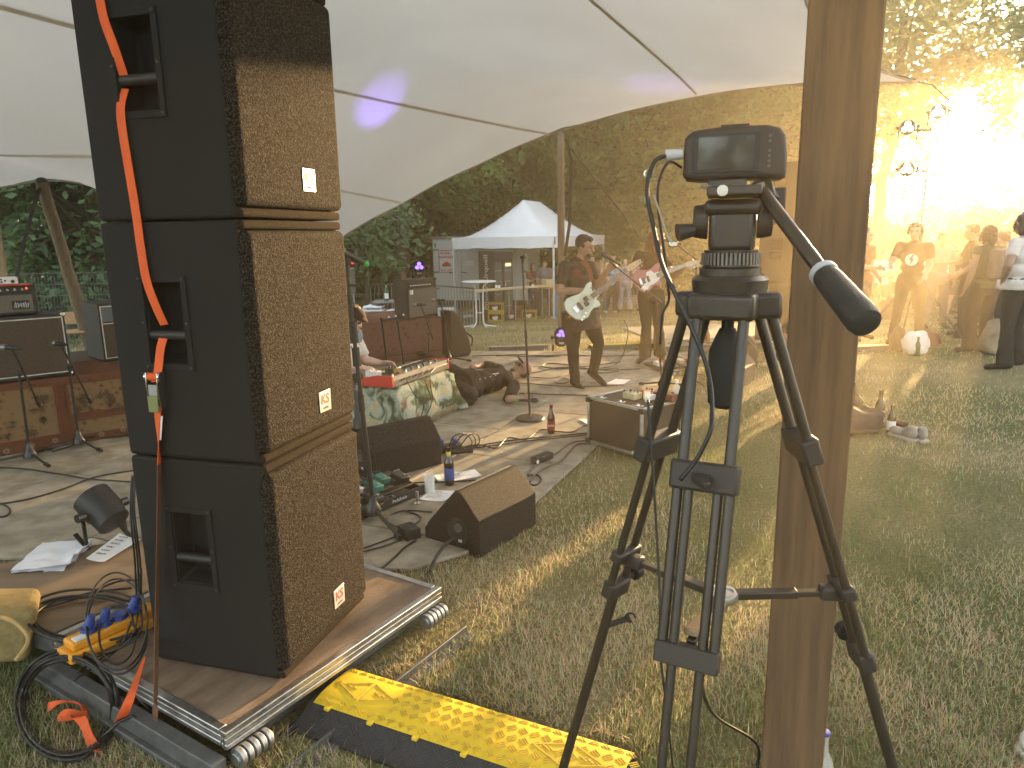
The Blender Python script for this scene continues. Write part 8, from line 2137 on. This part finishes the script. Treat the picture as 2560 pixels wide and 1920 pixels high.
def barrier(label, p0, p1, h=1.05):
    p0, p1 = Vector(p0), Vector(p1); d = (p1 - p0); L = d.length; d.normalize()
    t = thing('crowd_barrier', label, 'barrier', p0, math.atan2(d.y, d.x), 'galvanised crowd barriers')
    fr = [(0, 0, .16), (0, 0, h - .12), (.05, 0, h - .03), (.12, 0, h), (L - .12, 0, h), (L - .05, 0, h - .03), (L, 0, h - .12), (L, 0, .16), (0, 0, .16)]
    MB().tube(fr, .019, 8, False).build('frame', M_galv, t)
    nb = int(L / .13)
    for k in range(1, nb): MB().cyl((L * k / nb, 0, .16), (L * k / nb, 0, h), .0085, n=6).build('bar', M_galv, t)
    for x in (.25, L - .25): MB().bar((x, -.3, .02), (x, .3, .02), .03, .02).cyl((x, 0, .02), (x, 0, .16), .018).build('foot', M_galv, t)
    return t
b0_, b1_ = WG(1075, 812), WG(1192, 818); barrier('crowd barrier between the combo amplifier and the bistro table', b0_, b1_)
b2_, b3_ = WG(940, 822), WG(1062, 824); barrier('crowd barrier partly hidden behind the combo amplifier', b2_ + V(-.2, .6, 0), b3_ + V(-.2, .6, 0))
wbx = thing('box', 'white plastic box on the grass behind the crowd barrier', 'box', WG(1112, 812) + V(0, .5, 0)); wbx.location.z = gz(wbx.location.y)
MB().box((0, 0, .14), (.42, .3, .27)).box((0, 0, .36), (.42, .3, .15)).build('body', M_white, wbx, bevel=.01)
dsg = thing('sign', 'dark round-cornered board with pale lettering leaning at the barrier', 'sign', WG(1168, 806) + V(0, .2, 0))
MB().box((0, 0, .14), (.40, .03, .26), Matrix.Rotation(R(-18), 3, 'X')).build('board', M_fr, dsg, bevel=.03)
text_obj('SEVEN', 'lettering', mat('cream_print', (.62, .60, .50), .6), dsg, frameM((.02, -.03, .15), (1, 0, .08), (0, .3, 1)), .10, bold=.003)
st0 = WG(905, 815); st0 = V(at(905, 800, 12.2).x, 12.2, gz(12.2))
sd = thing('side_table', 'grey side table with piles of white cloths behind the keyboard player', 'table', st0, R(-6))
hT = at(940, 795, 12.2).z - st0.z
MB().box((.36, .3, hT - .02), (1.1, .6, .04)).build('table_top', M_galv, sd, bevel=.004)
for x in (-.12, .85):
    for y in (.05, .55): MB().cyl((x, y, 0), (x, y, hT - .04), .02).build('leg', M_galv, sd)
MB().box((.36, .02, hT * .5), (1.02, .02, hT * .7)).build('front_panel', mat('grey_weave', (.22, .22, .21), .8), sd)
g = random.Random(4); M_cot = MATS['white_cotton']
for k, (x, z, w_) in enumerate(((.12, 0, .42), (.10, .055, .40), (.13, .11, .36), (.14, .165, .30), (.52, 0, .40), (.55, .05, .36), (.54, .10, .30))):
    mb = MB(); n = 10
    for j in range(n + 1):
        for i in range(n + 1):
            u, v = i / n - .5, j / n - .5
            mb.v.append(V(x + u * w_, .28 + v * .36, z + hT + .022 + .02 * mnoise.noise(V(u * 5 + k, v * 5, k)) - .03 * max(0, abs(u) * 2 - .8) ))
    mb.f = [(j * (n + 1) + i, j * (n + 1) + i + 1, (j + 1) * (n + 1) + i + 1, (j + 1) * (n + 1) + i) for j in range(n) for i in range(n)]
    t = tag(mb.build('cloth', M_cot, smooth=180), ('bottom', 'second', 'third', 'top', 'bottom', 'middle', 'top')[k] + (' folded white cloth of the taller left pile on the grey side table' if k < 4 else ' folded white cloth of the right pile on the grey side table'), 'cloth', 'white cloth piles')
    t.location = st0; t.rotation_euler = (0, 0, R(-6))
    q = t.modifiers.new('thick', 'SOLIDIFY'); q.thickness = .035
bottle('green wine bottle standing behind the cloths left of the combo amplifier', at(967, 752, 12.5), .29, .036, mat('green_glass', (.02, .08, .02), .12, coat=.6), M_paper)
t = thing('shelf', 'small grey shelf carrying the green wine bottle', 'shelf', at(958, 752, 12.5) - V(0, 0, .03))
MB().box((.2, .1, .01), (.75, .4, .03)).build('board', M_galv, t)
MB().box((.2, .1, -.5), (.06, .06, 1.0)).build('post', M_galv, t)
def fence(x0, x1, y0, y1, h, label):
    t = thing('mesh_fence', label, 'fence', (x0, y0, gz(y0)), math.atan2(y1 - y0, x1 - x0))
    L = math.hypot(x1 - x0, y1 - y0); npn = int(L / 2.5)
    for k in range(npn + 1):
        x = L * k / npn; MB().box((x, 0, h / 2), (.06, .06, h + .06)).build('post', M_bluesteel, t)
        if k < npn:
            m = MB(); w_ = L / npn
            nvb = int(w_ / .055)
            for q in range(nvb): xx = x + w_ * (q + .5) / nvb; m.add([(xx - .003, -.003, .03), (xx + .003, -.003, .03), (xx + .003, .003, h), (xx - .003, .003, h)], [(0, 1, 2, 3)])
            for q in range(7): z = .06 + (h - .08) * q / 6; m.bar((x + .02, -.006, z), (x + w_ - .02, -.006, z), .007, .007)
            kind(m.build('mesh_panel', mat('grey_green_wire', (.13, .16, .15), .5), t, smooth=0), 'stuff')
    return t
fence(-12.5, -3.0, 12.4, 13.6, 1.30, 'low grey wire mesh fence with blue-grey posts behind the left amplifiers')
fence(-3.0, 1.0, 25.0, 25.3, 1.2, 'distant wire mesh fence below the thick tree trunk')
VIO = (.28, .16, 1.0)
def up_spot(loc, aim, power, col=VIO, size=R(38), blend=.9):
    ld = bpy.data.lights.new('spot_lamp', 'SPOT'); ld.energy = power; ld.color = col; ld.spot_size = size; ld.spot_blend = blend; ld.shadow_soft_size = .04
    o = bpy.data.objects.new('spot_lamp', ld); COL.objects.link(o); o.location = loc
    o.rotation_euler = (Vector(aim) - Vector(loc)).to_track_quat('-Z', 'Y').to_euler(); return o
p1 = W(1403, 876, SZ); par_light('par light glowing violet at the foot of the upright wooden pole', p1, (.0, -.6, .75), VIO, 1.25, lit=.25)
up_spot(p1 + V(0, -.05, .34), on_tent(1650, 212), 40, size=R(20))
ps = at(1053, 690, 11.3)
par_light('par light glowing violet on the combo amplifier in front of the tree trunk', ca0 + cdv * .33 + gn * .14 + V(0, 0, ch_ + .002), (.15, -.9, .35), VIO, .95, lit=.32)
pz = W(1053, 900); up_spot(at(1000, 640, 9.6), on_tent(948, 262), 60, size=R(24))
up_spot(at(820, 900, 9.4), on_tent(838, 560), 50, size=R(34))
d0, d1 = W(1636, 886), W(1958, 872)
ddv = (d1 - d0).normalized(); dn = V(-ddv.y, ddv.x, 0); dL = (d1 - d0).length + .4
d3 = thing('stage_deck', 'far wooden platform with bottles and the right-hand speaker stack on it', 'stage deck', d0, math.atan2(ddv.y, ddv.x))
MB().box((dL / 2, .75, .19), (dL, 1.5, .03)).build('board', mat('pale_board', (.42, .33, .22), .6, (.36, .28, .18), 4), d3)
MB().box((dL / 2, 0, .155), (dL, .04, .10)).build('edge_rail', M_alu, d3, bevel=.004)
MB().box((dL / 2, .05, .05), (dL - .1, .06, .09)).build('base_beam', MATS['dark_galvanised'], d3)
bottle('left amber bottle on the far platform seen through the tripod', W(1754, 858, .2), .25, .035, mat('amber_glass', (.22, .06, .01), .15, coat=.5))
bottle('right amber bottle on the far platform seen through the tripod', W(1768, 858, .2), .21, .035, mat('amber_glass', (.22, .06, .01), .15, coat=.5))
bottle('clear bottle left of the amber ones on the far platform', W(1740, 858, .2), .22, .032, glass('pet_plastic', (.88, .93, .92), .08))
cable('black cable lying on the far platform', [W(1670, 858, .215), W(1700, 850, .215), W(1730, 855, .215), W(1800, 856, .215), W(1840, 850, .215)], .008)
fsx = W(1985, 856, .205)
for k in range(3):
    speaker_box(('bottom', 'middle', 'top')[k] + ' cabinet of the far speaker stack right of the video camera', .205 + k * BH, loc=(fsx.x, fsx.y, .205 + k * BH), rz=R(-32))
fst = thing('ratchet_strap', 'yellow-orange strap hanging down the far speaker stack', 'strap', (fsx.x, fsx.y, 1))
pp = [at(1903, 470, 10.55), at(1905, 560, 10.55), at(1902, 640, 10.5), at(1897, 720, 10.5)]
MB().ribbon(pp, [.05] * 4, [V(1, -.4, 0)] * 4, .003).build('webbing', M_orange, fst, world=True)
MB().box(at(1905, 590, 10.5), (.07, .05, .16)).build('buckle', M_chrome, fst, world=True, bevel=.01)
ls0 = WG(2276, 852)
lst = thing('light_stand', 'tall stand with spotlights in the middle of the backlit audience', 'light stand', ls0)
ltop = ls0 + V(0, 0, 3.25)
MB().cyl(ls0 + V(0, 0, .5), ls0 + V(0, 0, 1.75), .032, n=12).build('lower_tube', M_blackmetal, lst, world=True)
MB().cyl(ls0 + V(0, 0, 1.7), ltop, .022, n=12).build('upper_tube', M_alu, lst, world=True)
for a in (R(165), R(-10), R(70)): MB().cyl(ls0 + V(0, 0, 1.05), ls0 + V(.75 * math.cos(a), .75 * math.sin(a), .02), .016, n=8).bar(ls0 + V(0, 0, .5), ls0 + V(.4 * math.cos(a), .4 * math.sin(a), .5), .02, .01).build('leg', M_blackmetal, lst, world=True)
yls = ls0.y
for (px, py, lab, lit_) in ((2346, 285, 'upper right', 9.0), (2270, 325, 'upper left', 3.0), (2268, 428, 'lower', 3.0)):
    p = at(px, py, yls - .05)
    par_light('%s lit par light with three bright lenses on the tall light stand' % lab, p - V(0, 0, .155), (-.55, -.8, -.12), (1.0, .93, .62), 1.25, lit=lit_, group='par lights on the tall light stand')
    MB().bar(p + V(0, .05, 0), V(ls0.x, ls0.y, p.z), .03, .03).build('arm', M_blackmetal, lst, world=True)
tag(par_light('small lit par light hanging before the far speaker stack', at(1890, 540, 10.2) - V(0, 0, .155), (-.3, -.9, 0), (1.0, .85, .55), .9, lit=3.0, stand=False), 'small lit par light hanging before the far speaker stack', 'spotlight')
MB().bar(at(1890, 535, 10.25), at(1890, 480, 10.5), .03, .03).build('bracket', M_blackmetal, bpy.data.objects[[o.name for o in scn.objects if o.get('label') == 'small lit par light hanging before the far speaker stack'][0]], world=True)
def soft_bag(name, label, cat, p, size, m, rz=0.0, seed=1):
    t = thing(name, label, cat, p, rz)
    mb = MB(); mb.ell((0, 0, 0), (1, 1, 1), None, 36, 24); sg_ = lambda c: math.copysign(abs(c) ** .55, c)
    for i, q in enumerate(mb.v):
        a = V(sg_(q.x) * size[0] / 2, sg_(q.y) * size[1] / 2, sg_(q.z) * size[2] / 2 + size[2] / 2)
        k = (1 - .35 * (a.z / size[2]) ** 2) * (1 + .30 * mnoise.noise(a * 7 + V(seed, 0, 0)) + .16 * mnoise.noise(a * 19 + V(0, seed, 0)))
        mb.v[i] = V(a.x * k, a.y * k, max(.003, a.z * (1 + .35 * mnoise.noise(V(a.x * 6, a.y * 6, seed)))))
    mb.build('bag', m, t, smooth=180)
    return t
bk_ = soft_bag('backpack', 'dark backpack lying on the lawn left of the light stand legs', 'backpack', WG(2218, 800), (.55, .4, .50), cloth_mat('dark_nylon', (.035, .033, .033)), .3, 2)
MB().tube(smooth_path([(-.12, -.2, .42), (-.16, -.28, .3), (-.14, -.26, .1)], 5), .018, 8).build('shoulder_strap', M_rubber, bk_)
soft_bag('carrier_bag', 'white plastic carrier bag on the lawn beside the boots of the man with the emblem', 'bag', WG(2286, 886), (.34, .26, .30), mat('white_film', (.72, .71, .72), .4, (.62, .61, .62), 14), .2, 5)
soft_bag('handbag', 'dark handbag on the lawn left of the white carrier bag', 'bag', WG(2242, 880), (.22, .2, .34), cloth_mat('black_leather', (.025, .022, .02), rough=.5), .2, 8)
soft_bag('bag', 'reddish bag on the lawn behind the white carrier bag', 'bag', WG(2318, 862), (.32, .25, .22), cloth_mat('rust_canvas', (.20, .07, .05)), .2, 9)
bottle('green bottle standing before the white carrier bag', WG(2292, 890), .27, .034, mat('green_glass', (.02, .08, .02), .12))
soft_bag('bag', 'pale paper bag on the lawn between the large person and the backpack wearer', 'bag', WG(2488, 885), (.4, .3, .42), cloth_mat('beige_canvas', (.40, .33, .22)), .2, 10)
soft_bag('blanket', 'dark crumpled blanket with a lime edge on the grass right of the timber post', 'blanket', W(2135, 1075), (.50, .42, .20), cloth_mat('slate_fleece', (.035, .035, .045)), .2, 12)
tag(MB().ribbon(smooth_path([W(2140, 985, .16), W(2160, 1010, .18), W(2172, 1035, .08)], 5), [.05] * 11, [V(.3, .6, .7)] * 11, .004).build('sleeve', mat('lime_fabric', (.35, .42, .06), .8)), 'lime green fabric edge sticking out of the dark blanket', 'cloth')
bottle('large wine bottle standing in the grass right of the timber post', W(2196, 1066), .33, .042, mat('dark_wine_glass', (.05, .04, .012), .12, coat=.5), mat('lilac_label', (.35, .32, .40), .6))
bottle('beer bottle with a white label leaning next to the wine bottle', W(2226, 1084), .25, .034, mat('brown_glass', (.06, .022, .006), .12), M_paper)
def shoe(label, p, rz, m, group=None):
    t = thing('shoe', label, 'shoe', p, rz, group)
    MB().prism([(-.13, -.035), (-.10, -.042), (.05, -.048), (.13, -.035), (.15, 0), (.13, .035), (.05, .042), (-.10, .04), (-.13, .03)], 0, .025).build('sole', mat('pale_sole', (.55, .52, .46), .7), t, bevel=.008)
    mb = MB().ell((.06, 0, .05), (.08, .042, .04)).ell((-.06, 0, .065), (.07, .04, .05)).ell((-.07, 0, .10), (.05, .034, .03))
    mb.build('upper', m, t, smooth=180, remesh=.008, sm_it=2)
    return t
M_shg = mat('grey_canvas_shoe', (.36, .33, .30), .85)
shoe('left canvas shoe lying in the grass beside the bottles', W(2258, 1096), R(110), M_shg, 'pair of shoes in the grass'); shoe('right canvas shoe lying in the grass beside the bottles', W(2296, 1098), R(80), M_shg, 'pair of shoes in the grass')
tag(MB().box(W(2245, 1058, .02), (.09, .14, .03), rot2(.4)).build('pouch', cloth_mat('dark_red_leather', (.12, .03, .02)), bevel=.01), 'small dark red pouch in the grass behind the shoes', 'pouch')
shoe('white trainer standing at the right edge of the picture in the near grass', W(2625, 1868), R(200), M_wshoe)
# ================================================================== HAZE (air volume added and tinted for the golden lens glare)
hz = MB().box((-1, 6, 8.9), (74, 84, 21.6))
hm = bpy.data.materials.new('glare_haze'); hm.use_nodes = True
ht = hm.node_tree; ht.nodes.clear()
ho = ht.nodes.new('ShaderNodeOutputMaterial'); hv = ht.nodes.new('ShaderNodeVolumePrincipled')
hv.inputs['Color'].default_value = (1.0, 0.86, 0.58, 1)
hv.inputs['Density'].default_value = 0.0090
hv.inputs['Anisotropy'].default_value = 0.64
ht.links.new(hv.outputs[0], ho.inputs['Volume'])
haze = kind(hz.build('haze', hm, smooth=0), 'stuff')
# ================================================================== GRASS (after everything that stands on it)
grow_grass(330000)
